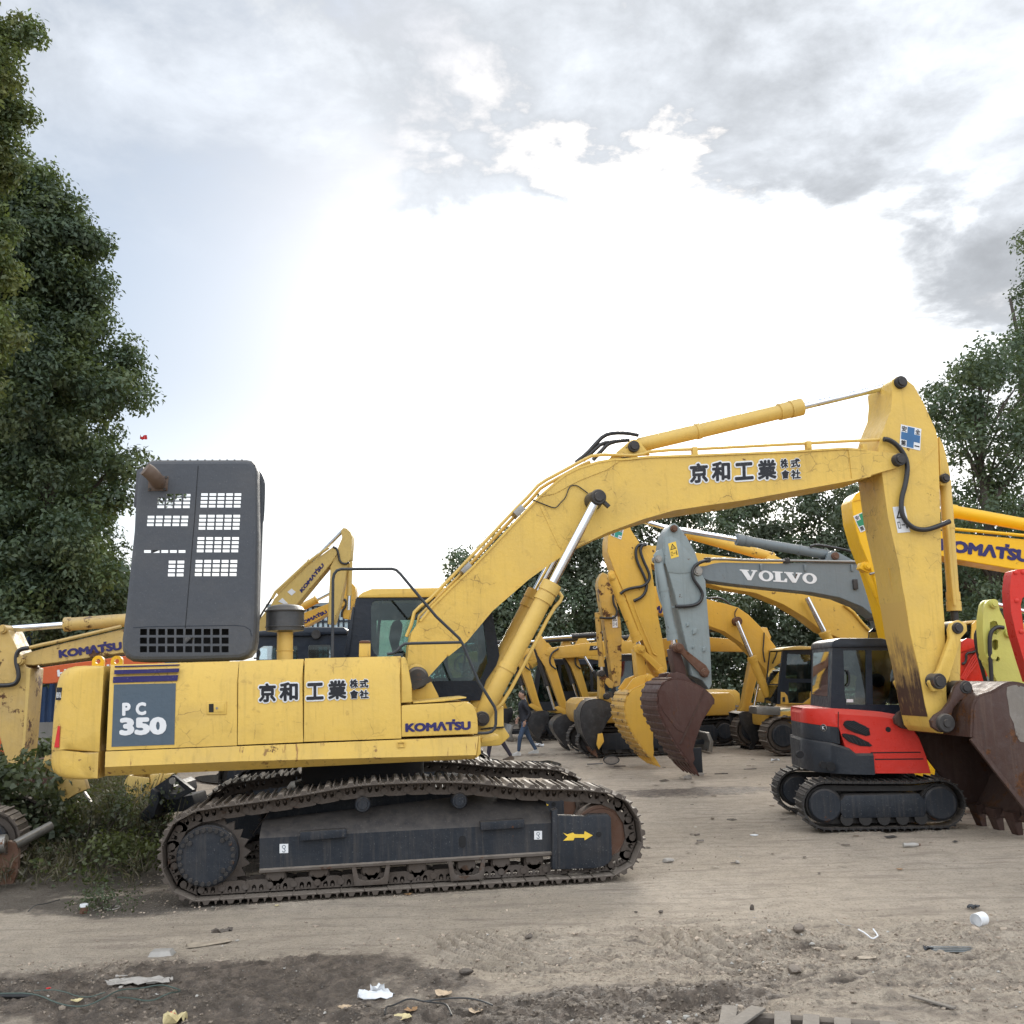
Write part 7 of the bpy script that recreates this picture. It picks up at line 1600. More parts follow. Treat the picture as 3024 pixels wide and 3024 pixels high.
make_tree('broadleaf_tree', 'tallest tree at the right edge, rising out of frame', (b_.x, 35, 0), (b_.x, 35, 15.5), .32, cl, 200, .18, GREEN + DARK, 13, limb_every=4)
# the row of trees closing the yard
row = [(1420, 1660, 46, 120, 'small tree seen left of the front boom above the cab', .8), (1540, 1620, 47, 150, 'tree seen between the front boom rams and the boom', 1), (1660, 1500, 45, 190, 'tree behind the front boom ram, dark trunk in its gap', 1),
       (1790, 1480, 48, 190, 'tree behind the scraped rusty arm', 1), (1930, 1470, 46, 200, 'tree behind the teal cross arm', 1), (2070, 1455, 45, 200, 'tree behind the top of the grey arm', 1), (2200, 1500, 48, 190, 'lower tree behind the white boom lettering', .9),
       (2330, 1430, 46, 200, 'tree behind the grey arm ram, sky gaps in its crown', 1), (2450, 1420, 45, 190, 'tree left of the green cross arm', 1), (2580, 1440, 48, 200, 'tree behind the green cross arm', 1), (2700, 1400, 44, 190, 'tree directly behind the front arm', 1), (2830, 1560, 40, 170, 'dense tree between the front arm and the lime arm', 1.1)]
for k, (x, yt, Y, hw, lab, dn) in enumerate(row):
    prof = [(yt, x + hw * .25), (yt + 60, x + hw * .6), (yt + 150, x + hw * .95), (yt + 260, x + hw), (yt + 380, x + hw * .9), (1960, x + hw * .7)]
    rs = random.Random(40 + k); cl = outline_clumps(Y, x, prof, int(34 * dn), (.9, 1.7), 40 + k, .5, 5)
    b_ = at_depth(x, 1990, Y)
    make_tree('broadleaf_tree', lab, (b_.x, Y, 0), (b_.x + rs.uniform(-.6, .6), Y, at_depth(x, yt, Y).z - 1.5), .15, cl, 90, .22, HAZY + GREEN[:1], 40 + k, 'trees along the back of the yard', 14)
def leaf_stuff(name, C, n_per, size, cols, seed, **kw):
    co, n, tint = leaf_cloud(C, n_per, size, cols, seed, **kw)
    o = bpy.data.objects.new(name, fast_mesh(name, co, n, 4, 'leaf', tint)); COL.objects.link(o); tag(o, kind='stuff'); return o
rs = random.Random(5); C = []
for _ in range(520):
    Y = rs.uniform(43, 54); x = rs.uniform(1290, 3150); c = at_depth(x, 1990, Y); C.append((c.x, Y, rs.uniform(.2, 6.0) * rs.uniform(.5, 1), rs.uniform(.7, 1.4)))
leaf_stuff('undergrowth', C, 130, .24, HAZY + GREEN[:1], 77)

# ------------------------------------------------------------------ weeds in the left corner
def make_weeds():
    r_ = np.random.default_rng(21); Q = []; T = []
    def leaf(p, t, s, wd, col):
        t = t / np.linalg.norm(t); b = np.cross(t, r_.normal(size=3)); b /= np.linalg.norm(b) + 1e-9; n = np.cross(t, b)
        Q.append([p, p + t * s * .5 + b * s * wd + n * s * .1, p + t * s, p + t * s * .5 - b * s * wd + n * s * .1]); T.append(col)
    G = np.array([(.055, .080, .028), (.075, .095, .035), (.095, .110, .040), (.045, .060, .028)]); S_ = np.array([(.125, .098, .065), (.085, .066, .045), (.060, .046, .034), (.155, .13, .09)])
    spots = []
    while len(spots) < 1500:
        px, py = r_.uniform(-120, 500), 2330 + 310 * r_.random() ** 1.15
        if py > 2585 and r_.random() < .75: continue
        if px > 430 and py > 2520: continue
        v = ground(px, py); spots.append((v.x, v.y, py))
    for x, y, py in spots:
        hh = r_.uniform(.15, .72) * (1.0 if py < 2540 else .45); dryf = r_.random() < .66; z = 0
        lean = r_.normal(size=2) * .25; k = int(10 + hh * 34); base = np.array([x, y, z])
        for i in range(k):
            f = r_.random() ** .7; p = base + np.array([lean[0] * f * hh, lean[1] * f * hh, f * hh]); p[:2] += r_.normal(size=2) * .05
            d = np.array([r_.normal(), r_.normal(), r_.uniform(-.4, .9)])
            col = (S_ if dryf else G)[r_.integers(0, 4)] * r_.uniform(.6, 1.3)
            if dryf: leaf(p, d + np.array([0, 0, .8]), r_.uniform(.06, .16), .06, col)
            else: leaf(p, d, r_.uniform(.03, .085), .28, col)
        for i in range(3):                                        # stalks
            a = np.array([lean[0], lean[1], 1.0]) + r_.normal(size=3) * .18; leaf(base, a, hh * 1.25, .012, S_[r_.integers(0, 4)] * .9)
    co = np.array(Q).reshape(-1, 3); me = fast_mesh('weeds', co, len(Q), 4, 'leaf', np.array(T))
    o = bpy.data.objects.new('weeds', me); COL.objects.link(o); tag(o, kind='stuff')
make_weeds()
def shrub(label, px, py, Y, r, h, n, size, cols, seed):
    v = at_depth(px, py, Y); b_ = Vector((v.x, Y, 0)); root = tag(empty('shrub', b_), label, 'shrub'); rs = random.Random(seed)
    C = [(rs.uniform(-r, r), rs.uniform(-r, r) * .6, rs.uniform(.15, h), rs.uniform(.12, .3)) for _ in range(n)]
    mb = MB()
    for c in C[::2]: mb.tube([(c[0] * .2, c[1] * .2, 0), (c[0] * .7, c[1] * .7, c[2] * .6), c[:3]], [.014, .01, .006], 5)
    mb.build('stem', 'bark', root)
    co, nn, tint = leaf_cloud(C, 55, size, [(c[0] * .78, c[1] * .70, c[2] * .85) for c in cols], seed, elong=.75); o = bpy.data.objects.new('foliage', fast_mesh('foliage', co, nn, 4, 'leaf', tint)); COL.objects.link(o); o.parent = root
shrub('broad-leaved green shrub at the left edge below the hanging arm', 30, 2350, 13.2, .75, 1.25, 60, .10, [(.08, .115, .045), (.06, .09, .04), (.11, .14, .06)], 61)
shrub('green shrub in front of the blue shed beside the hanging arm', 120, 2200, 18.5, .6, 1.15, 44, .11, [(.06, .09, .035), (.09, .12, .045)], 62)
shrub('yellowish green weed clump left of the drive sprocket', 385, 2540, 12.2, .4, .35, 24, .05, [(.12, .15, .04), (.10, .13, .035)], 63)
shrub('low green sprig on the dirt left of the crawler', 318, 2660, 10.25, .22, .08, 14, .028, [(.07, .10, .035)], 64)
shrub('tangled green weeds under the counterweight', 250, 2430, 13.4, 1.0, .75, 60, .055, [(.05, .07, .028), (.07, .09, .035), (.10, .09, .05)], 65)

# ------------------------------------------------------------------ buildings
def shed():
    a, b = at_depth(-200, 1990, 24.5), at_depth(395, 1990, 24.5); x0, x1 = a.x, b.x
    root = tag(empty('metal_shed', ((x0 + x1) / 2, 24.5, 0)), 'blue corrugated shed wall behind the left trees', 'shed'); mb = MB(); n = 120; w_ = (x1 - x0); pts = []
    for i in range(n + 1):
        pts.append((-w_ / 2 + w_ * i / n, (0, .035, .035, 0)[i % 4]))
    ring = [[(p[0], p[1], z) for p in pts] + [(p[0], p[1] + .01, z) for p in reversed(pts)] for z in (1.35, 4.5)]
    mb.section(ring); mb.build('wall', paint('blue_sheet', (.018, .055, .145), .5, .15, rust=.15, streak=.3, dust=.1), root, 0)
    MB().box(-w_ / 2, w_ / 2, -.03, .25, 0, 1.35, .02).build('plinth', paint('concrete', (.26, .25, .23), .85, .25, streak=.4, dust=.1), root)
    MB().prism([(-w_ / 2 - .2, 4.5), (w_ / 2 + .2, 4.5), (w_ / 2 + .2, 4.6), (-w_ / 2 - .2, 4.6)], -.25, 5, .01).build('roof', 'blue_sheet', root)
    MB().box(-w_ / 2, -w_ / 2 + .1, .06, 5, 0, 4.5).box(w_ / 2 - .1, w_ / 2, .06, 5, 0, 4.5).build('end_wall', 'blue_sheet', root)
    MB().box(-2.3, -1.7, -.06, -.01, 2.6, 3.2, .01).build('wall_vent', 'steel_worn', root)
shed()
def glasshouse():
    a, b = at_depth(800, 1990, 62), at_depth(1045, 1990, 62); zt_ = at_depth(960, 1790, 62).z; root = tag(empty('glass_building', ((a.x + b.x) / 2, 62, 0)), 'glazed building far behind the raised arms, left of the cab', 'building'); w_ = (b.x - a.x) / 2
    MB().box(-w_, w_, .1, 9, 0, zt_ - .05).build('wall', plain('pale_panes', (.50, .62, .68), .15), root)
    mb = MB(); n = 16
    for i in range(n + 1): x = -w_ + 2 * w_ * i / n; mb.box(x - .05, x + .05, -.04, .1, 0, zt_)
    for k in range(8): z = zt_ * k / 7; mb.box(-w_, w_, -.02, .098, z - .05, z + .05)
    mb.build('window_frame', 'cab_dark', root)
    MB().prism([(-w_ - .3, zt_), (w_ + .3, zt_), (w_ + .3, zt_ + .2), (-w_ - .3, zt_ + .2)], -.3, 9.3).build('roof', 'grey_paint', root)
glasshouse()

# ------------------------------------------------------------------ people
plain('skin', (.42, .26, .19), .55, 0, .06); plain('jacket', (.014, .015, .022), .75, 0, .25); plain('jeans', (.045, .075, .13), .8, 0, .3); plain('trousers', (.035, .030, .045), .85); plain('shoe_white', (.55, .55, .53), .6); plain('shoe_brown', (.10, .075, .055), .7); plain('hair', (.012, .010, .009), .6)
def person(label, px, Y, face, legs, cloth=('jacket', 'jeans', 'shoe_white'), arms=None):
    """face: heading angle; legs: forward reach of each foot (m)"""
    d = ray(px, 1990 - .028 * (px - 1512)); root = tag(empty('person', (d.x / d.y * Y, Y, 0), face), label, 'person')
    # local: +x is forward, +y to the person's left
    V_ = [(0, 0, .93, .135), (.01, 0, 1.10, .125), (.02, 0, 1.28, .145), (.01, 0, 1.42, .115), (.02, 0, 1.49, .055), (.035, 0, 1.56, .052)]
    Ed = [(0, 1), (1, 2), (2, 3), (3, 4), (4, 5)]
    def chain(start, pts):
        k = start
        for p in pts: V_.append(p); Ed.append((k, len(V_) - 1)); k = len(V_) - 1
        return k
    for s, f in ((1, legs[0]), (-1, legs[1])):
        chain(0, [(.0, s * .10, .86, .095), (f * .55 + .03, s * .10, .47, .066), (f - .04, s * .10, .10, .048)])
    arms = arms or [[(.02, .20, 1.36, .065), (-.10, .25, 1.12, .052), (.04, .24, .92, .040)], [(.02, -.20, 1.36, .065), (-.02, -.25, 1.10, .052), (.14, -.20, .98, .040)]]
    ends = []
    for a in arms: chain(3, a); ends.append(a[-1])
    me = bpy.data.meshes.new('body'); me.from_pydata([v[:3] for v in V_], Ed, []); o = bpy.data.objects.new('body', me); COL.objects.link(o)
    sk = o.modifiers.new('s', 'SKIN'); sub = o.modifiers.new('u', 'SUBSURF'); sub.levels = sub.render_levels = 2
    for i, v in enumerate(V_): me.skin_vertices[0].data[i].radius = (v[3] * (.8 if i < 4 else 1), v[3] * (1.25 if i < 4 else 1)) if i < 4 else (v[3], v[3])
    me.skin_vertices[0].data[0].use_root = True
    dg = bpy.context.evaluated_depsgraph_get(); m2 = bpy.data.meshes.new_from_object(o.evaluated_get(dg)); bpy.data.objects.remove(o)
    m2.materials.clear()
    for c in cloth[:2] + ('skin',): m2.materials.append(M(c))
    for p in m2.polygons:
        c = p.center; hand = any((c - Vector(e[:3])).length < .045 for e in ends)
        p.material_index = 2 if (c.z > 1.495 or hand) else (1 if c.z < .90 and abs(c.y) < .19 else 0)
    m2.name = 'body'; m2.shade_smooth(); b = bpy.data.objects.new('body', m2); COL.objects.link(b); b.parent = root
    # head with brow, nose and chin, ears
    bm = bmesh.new(); bmesh.ops.create_uvsphere(bm, u_segments=20, v_segments=14, radius=1)
    for v in bm.verts:
        x, y, z = v.co; fx = max(0, x); nose = math.exp(-((y / .16) ** 2 + ((z + .05) / .22) ** 2)) * (fx > .7) * .22; chin = math.exp(-((z + .75) / .3) ** 2) * fx * .12
        v.co = Vector((x * .098 * (1 + nose + chin), y * .076 * (1 - .18 * max(0, -z)), z * .122))
    me = bpy.data.meshes.new('head'); bm.to_mesh(me); bm.free(); me.materials.append(M('skin')); me.shade_smooth(); h = bpy.data.objects.new('head', me); COL.objects.link(h); h.parent = root; h.location = (.045, 0, 1.63)
    for s in (1, -1): MB().lathe((-.005, s * .070, 0), (0, s, 0), [(0, .02), (.012, .028), (.018, .012)], 10).build('ear', 'skin', h)
    MB().obox((.090, .030, .012), (.006, 0, 0), (0, .012, 0), (0, 0, .006)).obox((.090, -.030, .012), (.006, 0, 0), (0, .012, 0), (0, 0, .006)).build('eye', 'ink_black', h)
    MB().obox((.088, 0, -.055), (.006, 0, 0), (0, .022, 0), (0, 0, .004)).build('mouth', 'ink_red', h)
    bm = bmesh.new(); bmesh.ops.create_uvsphere(bm, u_segments=20, v_segments=14, radius=1)
    bmesh.ops.delete(bm, geom=[v for v in bm.verts if v.co.z < -.25 + max(0, v.co.x) * .85], context='VERTS')
    for v in bm.verts: v.co = Vector((v.co.x * .104 - .006, v.co.y * .083, v.co.z * .13))
    me = bpy.data.meshes.new('hair'); bm.to_mesh(me); bm.free(); me.materials.append(M('hair')); me.shade_smooth(); hr = bpy.data.objects.new('hair', me); COL.objects.link(hr); hr.parent = h
    for e, s in zip(ends, (1, -1)):
        mb = MB(); x, y, z = e[:3]; mb.obox((x + .02, y, z - .045), (.030, 0, -.006), (0, .014, 0), (.008, 0, .045), .008)
        for k in range(4): mb.tube([(x + .005 + .016 * k, y, z - .085), (x + .02 + .016 * k, y - s * .008, z - .125 - .006 * (k in (1, 2))), (x + .03 + .014 * k, y - s * .022, z - .150)], [.0085, .008, .006], 6)
        mb.tube([(x + .045, y - s * .005, z - .03), (x + .07, y - s * .015, z - .065), (x + .07, y - s * .022, z - .09)], [.010, .009, .006], 6); mb.build('hand', 'skin', root)
    for s, f in ((1, legs[0]), (-1, legs[1])):
        mb = MB(); y = s * .10; up_ = .0 if f > -.2 else .02
        mb.section([[(f + x, y + k * wd, z + up_) for k, z in ((-1, .005), (1, .005), (1, hz), (-1, hz))] for x, wd, hz in ((-.10, .032, .08), (-.03, .042, .115), (.06, .045, .075), (.13, .044, .05), (.19, .028, .035))]); mb.build('shoe', cloth[2], root)
    return root
person('man walking left in black jacket and blue jeans with white shoes', 1545, 27.6, math.pi + .25, (.26, -.30))
person('person half hidden behind the boom foot, dark trousers and brown shoes', 1462, 25.8, math.pi + .1, (.28, -.34), ('jacket', 'trousers', 'shoe_brown'))
# ------------------------------------------------------------------ things lying about
def thing_at(name, label, cat, px, py, rz=0.0, group=None):
    v = gpos(px, py); return tag(empty(name, v, rz), label, cat, group)
def solo(mb, name, mat, label, cat, px, py, rz=0.0, smooth=35, dz=0.0, group=None):
    o = mb.build(name, mat, None, smooth); v = gpos(px, py); o.location = (v.x, v.y, v.z + dz); o.rotation_euler = (0, 0, rz); return tag(o, label, cat, group)
def crumple(sx, sy, h, n, seed, round_=True):
    """a crumpled sheet"""
    r_ = random.Random(seed); mb = MB(); vs = []; fs = []
    for j in range(n + 1):
        for i in range(n + 1):
            u, v = i / n * 2 - 1, j / n * 2 - 1
            k = 1 - .25 * (u * u * v * v) if round_ else 1
            vs.append((u * sx * k + r_.uniform(-.06, .06) * sx, v * sy * k + r_.uniform(-.06, .06) * sy, .01 + r_.random() ** 1.5 * h))
    for j in range(n):
        for i in range(n): a = j * (n + 1) + i; fs.append((a, a + 1, a + n + 2, a + n + 1))
    N = len(vs); mb.add(vs + [(x, y, z - .006) for x, y, z in vs], fs + [tuple(q + N for q in f[::-1]) for f in fs]); return mb
def dry_leaf(s, seed, curl=.4):
    r_ = random.Random(seed); n = 7; L, Rr, mid = [], [], []
    for k in range(n + 1):
        t = k / n; wd = math.sin(math.pi * min(1, t * 1.02)) ** .7 * .36 * s * (1 + .18 * (k % 2)); z = s * curl * (t - .5) ** 2 * 1.6 + .012
        mid.append((t * s - s / 2, 0, z)); L.append((t * s - s / 2 + r_.uniform(-.03, .03) * s, wd, z + curl * wd * r_.uniform(.3, .9))); Rr.append((t * s - s / 2 + r_.uniform(-.03, .03) * s, -wd, z + curl * wd * r_.uniform(.1, .8)))
    vs = L + mid + Rr; fs = []
    for k in range(n): fs += [(k, k + 1, n + 2 + k, n + 1 + k), (n + 1 + k, n + 2 + k, 2 * n + 3 + k, 2 * n + 2 + k)]
    return MB().add(vs, fs)
def stone(r, seed, sq=(1, .8, .6)):
    bm = bmesh.new(); bmesh.ops.create_icosphere(bm, subdivisions=2, radius=1); r_ = random.Random(seed); ds = [(Vector((r_.gauss(0, 1), r_.gauss(0, 1), r_.gauss(0, 1))).normalized(), r_.uniform(.55, .95)) for _ in range(9)]
    for v in bm.verts:
        for d, k in ds:
            t = v.co.dot(d)
            if t > k: v.co -= d * (t - k)
        v.co = Vector((v.co.x * sq[0], v.co.y * sq[1], v.co.z * sq[2])) * r * (1 + r_.uniform(-.03, .03))
    return MB().addbm(bm)
paint('clay', (.19, .155, .125), .9, .3, dust=.2, scale=6); paint('dark_clay', (.085, .068, .055), .85, .3, dust=.15, scale=6); paint('pale_stone', (.40, .37, .33), .85, .25, dust=.1, scale=8)
plain('paper_white', (.72, .73, .74), .7, 0, .1); plain('card_brown', (.34, .28, .21), .8, 0, .2); plain('leaf_dry', (.30, .17, .075), .7, 0, .3, 20); plain('leaf_tan', (.46, .34, .22), .7, 0, .25, 20); plain('leaf_yellow', (.55, .46, .24), .7, 0, .2, 20)
plain('grey_plastic', (.34, .32, .29), .55, 0, .12); plain('wire_green', (.055, .085, .07), .45); plain('wire_black', (.03, .03, .03), .5); plain('dark_plastic', (.035, .037, .04), .35, 0, .2); plain('slate_plastic', (.14, .155, .16), .4, 0, .2)
paint('weathered_wood', (.19, .165, .138), .8, .35, streak=.5, dust=.2, scale=2.2, bump=.04)

# grey upside-down tray
def tray():
    root = thing_at('plastic_tray', 'upturned grey plastic tray on the dirt left of the foreground', 'tray', 478, 2818, R(2))
    w0, w1, h_ = .20, .165, .085; rg = lambda a, b, z: [(-a, -b, z), (a, -b, z), (a, b, z), (-a, b, z)]
    MB().section([rg(w0, .13, .012), rg(w1 + .01, .105, h_ - .015), rg(w1, .10, h_)]).build('tub', 'grey_plastic', root)
    MB().box(-w0 - .012, w0 + .012, -.142, .142, 0, .014, .004).build('rim', 'grey_plastic', root)
    MB().holed([(-w1 + .01, -.09 * 0 + 0), (w1 - .01, 0), (w1 - .01, .006), (-w1 + .01, .006)], [], -.095, .095).build('base_ridge', 'grey_plastic', root, 35, (0, 0, h_))
tray()
o = solo(crumple(.25, .09, .02, 5, 3, False), 'cardboard_sheet', 'card_brown', 'flattened pale cardboard strip right of the grey tray', 'cardboard', 615, 2787, R(24)); 
solo(crumple(.14, .07, .06, 6, 5), 'mud_clump', 'dark_clay', 'dark crusty mud clump right above the cardboard strip', 'mud', 655, 2756, .2)
root = thing_at('drink_can', 'rusty dark can with white end standing left of the crawler', 'can', 247, 2697)
MB().lathe((0, 0, 0), (0, 0, 1), [(0, .045), (.004, .05), (.085, .05)], 18).build('can_body', 'rusty_steel', root); MB().lathe((0, 0, .085), (0, 0, 1), [(0, .052), (.03, .052), (.036, .045), (.036, .001)], 18).build('can_lid', 'paper_white', root)
solo(MB().lathe((-.13, 0, .025), (1, .1, -.02), [(0, .01), (0, .032), (.03, .034), (.05, .022), (.25, .014), (.26, .008)], 12), 'plaster_club', 'pale_stone', 'pale club-shaped stick lying on the wet mud', 'stick', 360, 2887, .1)
o = solo(crumple(.42, .13, .045, 9, 9), 'rubble_slab', 'pale_stone', 'flat pale crumbling slab in the wet mud at left', 'slab', 410, 2912, .05)
solo(MB().tube([(-.45, 0, .03), (-.25, .02, .03), (0, .0, .025), (.17, -.015, .025)], [.022, .022, .02, .018], 10, 1), 'hose_piece', 'hose_black', 'short black hose at the bottom left edge', 'hose', 30, 2942)
def wire(label, pts, r, mat, name='wire'):
    P_ = [gpos(*p) + Vector((0, 0, .02 + .015 * (k % 2))) for k, p in enumerate(pts)]; c = P_[0].copy()
    o = MB().tube([p - c for p in P_], r, 6, 2).build(name, mat); o.location = c; tag(o, label, 'wire')
wire('long green wire looped over the wet mud at bottom left', zz(zK, (0, 865), (200, 885), (340, 905), (480, 925), (580, 900), (680, 860), (800, 830), (920, 820), (1010, 830), (1035, 850), (1000, 880), (960, 900), (860, 915), (740, 905), (670, 880)), .005, 'wire_green')
wire('thin green wire along the hose at bottom left', zz(zK, (195, 850), (330, 862), (480, 872), (600, 865)), .004, 'wire_green')
wire('black wire loop around dry leaves at bottom centre', zz(zL, (265, 1010), (270, 975), (310, 940), (400, 905), (480, 895), (560, 905), (620, 935), (650, 975), (640, 1000)), .006, 'wire_black')
wire('black wire trailing right from the leaf loop', zz(zL, (480, 893), (600, 884), (700, 880), (800, 900), (880, 915)), .006, 'wire_black')
wire('thin black wire on the dirt above the can at left', zz(zK, (160, 378), (200, 350), (260, 335), (340, 318)), .005, 'wire_black')
wire('pale wire coil beside the green sprig', zz(zK, (530, 375), (580, 360), (650, 350), (700, 360), (640, 375), (590, 368)), .004, 'grey_plastic')
for k, (z, x, y, s, mt, lab) in enumerate(((zK, 437, 880, .17, 'leaf_yellow', 'cream scrap leaf in the wet mud at left'), (zL, 600, 850, .27, 'leaf_tan', 'large tan dry leaf right of the white foil'), (zL, 412, 955, .19, 'leaf_dry', 'rust red dry leaf inside the black wire loop'), (zL, 782, 938, .20, 'leaf_tan', 'pinkish dry leaf below the large tan one'),
        (zL, 368, 1002, .24, 'leaf_yellow', 'yellow dry leaf at the bottom edge'), (zL, 35, 922, .19, 'leaf_tan', 'dry leaf at left of the black wire loop'), (zL, 398, 275, .16, 'leaf_dry', 'brown dry leaf against the crawler shoes'), (zK, 1580, 340, .10, 'leaf_yellow', 'small yellow leaf under the crawler'), (zM, 1240, 318, .14, 'leaf_dry', 'small reddish leaf below the crumpled bottle'))):
    c = z(x, y); solo(dry_leaf(s, 20 + k), 'dry_leaf', mt, lab, 'leaf', c[0], c[1], random.Random(k).uniform(-.6, .6), 0)
# white foil wrapper
root = thing_at('foil_wrapper', 'bright white crumpled wrapper on the mud at bottom centre', 'litter', *zL(212, 840))
crumple(.20, .10, .07, 6, 31).build('wrapper_sheet', 'paper_white', root, 0); crumple(.08, .06, .10, 4, 33).build('torn_flap', 'paper_white', root, 0, (.02, .02, .03))
solo(crumple(.11, .09, .10, 5, 35), 'paper_scrap', 'leaf_yellow', 'cream and red torn paper at the bottom edge', 'litter', *zK(1000, 990), 0.2, 0); solo(crumple(.05, .04, .07, 3, 36), 'red_scrap', 'ink_red', 'small red scrap on the torn paper at the bottom edge', 'litter', *zK(985, 985), 0, 0, .03)
solo(crumple(.04, .025, .02, 3, 37), 'red_scrap', 'ink_red', 'orange red scrap by the green wire at left', 'litter', *zK(275, 835), 0, 0)
for k, (z, x, y, r_, mt, lab) in enumerate(((zL, 728, 735, .085, 'dark_clay', 'dark mud lump in the curved track marks'), (zL, 1087, 528, .075, 'dark_clay', 'flat dark clod above the curved track marks'), (zM, 335, 282, .060, 'pale_stone', 'smooth rounded stone on the open dirt'), (zM, 415, 537, .060, 'dark_clay', 'upright dark clod right of centre'),
        (zM, 690, 728, .11, 'clay', 'biggest brown clod on the heap in front of the strap'), (zM, 650, 885, .11, 'clay', 'long pale clod at the foot of the heap'), (zL, 1696, 375, .030, 'dark_clay', 'small dark round pebble near the crawler'), (zL, 1840, 380, .045, 'dark_clay', 'dark clod right of the round pebble'), (zL, 1245, 662, .04, 'dark_clay', 'dark clod below the track marks'))):
    c = z(x, y); solo(stone(r_, 50 + k, (1.2, .8, .55) if k not in (3,) else (.7, .6, 1)), 'stone' if mt == 'pale_stone' else 'mud_clod', mt, lab, 'stone' if mt == 'pale_stone' else 'clod', c[0], c[1], k, 25, r_ * .3)
for k, (x, y, rz, lab) in enumerate(((1620, 830, -.2, 'broken brick lying in dark mud at bottom right of centre'), (1690, 850, 1.0, 'broken brick leaning beside the other in dark mud'))):
    c = zL(x, y); solo(MB().box(-.10, .10, -.045, .045, 0, .06, .012), 'brick_piece', 'clay', lab, 'brick', c[0], c[1], rz)
# paper roll
root = thing_at('paper_roll', 'white paper roll lying on the dirt at right', 'paper roll', *zM(1700, 648), .25)
sp_ = [(.012 + .0075 * t * .55 * 1.0) for t in range(24)]; line = [(math.cos(t * .62) * sp_[t % 24] * 1.0 * (1 + t * .005), .085 + math.sin(t * .62) * sp_[t % 24]) for t in range(24)]
mb = MB()
for t in range(3): mb.lathe((-.085, 0, .085), (1, .35, 0), [(0, .03 + .022 * t), (.16, .03 + .022 * t), (.16, .034 + .022 * t), (0, .034 + .022 * t), (0, .03 + .022 * t)], 26)
mb.lathe((-.09, 0, .085), (1, .35, 0), [(0, .080), (.175, .082), (.175, .086), (0, .085), (0, .080)], 28); mb.build('paper_layer', 'paper_white', root)
root = thing_at('plastic_trim', 'dark ridged plastic strip on the dirt at lower right', 'trim piece', *zM(1530, 760), -.06)
mb = MB()
for k in range(4): mb.prism([(-.27, .01 + .012 * k), (.25 - .02 * k, .012 * k), (.27, .012 * k + .008), (-.27, .022 + .012 * k)], -.06 + .03 * k, -.034 + .03 * k, .003)
mb.box(-.27, .25, -.05, .05, .004, .012).build('strip', 'slate_plastic', root); crumple(.06, .05, .06, 4, 41).build('torn_end', 'dark_plastic', root, 0, (-.29, .02, .01))
solo(crumple(.12, .06, .07, 5, 43), 'plastic_scrap', 'dark_plastic', 'crumpled black plastic behind the paper roll', 'litter', *zM(1650, 535), 0, 0)
wire('white strap lying bent on the dirt at right', zz(zM, (890, 605), (893, 635), (925, 655), (970, 680)), .004, 'grey_plastic', 'strap'); wire('broader white strap end beside the thin one', zz(zM, (1012, 686), (1050, 710), (1090, 733), (1115, 725), (1122, 705), (1095, 692)), .006, 'paper_white', 'strap')
solo(crumple(.13, .06, .015, 4, 45, False), 'cardboard_piece', 'card_brown', 'small tan cardboard piece beside the heap', 'cardboard', *zM(1060, 815), -.1)
o = solo(MB().obox((0, 0, .02), (.20, -.06, .004), (.008, .02, 0), (0, 0, .008), .003), 'wooden_stick', 'weathered_wood', 'pale wooden stick at the lower right', 'stick', *zM(1420, 1070), -.75)
root = thing_at('plastic_bottle', 'crushed dirty plastic bottle near the bucket teeth', 'bottle', *zM(1305, 192), 0)
MB().lathe((-.17, 0, .05), (1, 0, .0), [(0, .01), (0, .045), (.03, .05), (.10, .036), (.16, .05), (.24, .048), (.30, .03), (.33, .018)], 12).build('bottle_body', 'grey_plastic', root); MB().lathe((.16, 0, .05), (1, 0, 0), [(0, .024), (.03, .024), (.03, .001)], 12).build('bottle_cap', 'rusty_steel', root)
solo(MB().lathe((0, 0, 0), (0, 0, 1), [(0, .06), (.015, .11), (.02, .11), (.02, .001)], 20), 'paper_plate', 'paper_white', 'white paper plate on the dirt right of centre', 'plate', *zM(428, 122))
for k, (x, y, lab) in enumerate(((128, 155, 'small wooden block lying on the dirt'), (110, 120, 'small dark wooden block beside the pale one'))): solo(MB().box(-.10, .10, -.035, .035, 0, .05, .008), 'wood_block', 'weathered_wood' if k == 0 else 'clay', lab, 'block', *zM(x, y), .5 * k + .3)
# pallet at the bottom edge
def pallet():
    a = ground(*zM(290, 1090), .14); b = ground(*zM(960, 1135), .14); root = tag(empty('wooden_pallet', (a.x, a.y, 0), math.atan2(b.y - a.y, b.x - a.x)), 'weathered wooden pallet cut by the bottom edge', 'pallet'); L = (b - a).length
    us = [0, .25, .45, .69, .94, 1.3]
    for k, u in enumerate(us):
        x = u * L; rz = -.36 if k == 1 else random.Random(k).uniform(-.03, .03); c, s = math.cos(rz), math.sin(rz); y0 = .05 - .02 * k + (.03 if k == 1 else 0); ln = 1.1
        MB().obox((x + s * ln / 2 * 1, y0 - ln / 2, .135 + (.012 if k == 1 else 0)), (.047 * c, .047 * s, 0), (-s * ln / 2, c * ln / 2, 0), (0, 0, .008), .003).build('deck_board', 'weathered_wood', root)
    for y in (-.03, -.5, -.95): MB().box(-.06, L * 1.35, y - .045, y + .045, .02, .124, .004).build('stringer', 'dark_clay', root)  # stringers coloured dark, shade of the board gaps put into their colour
pallet()
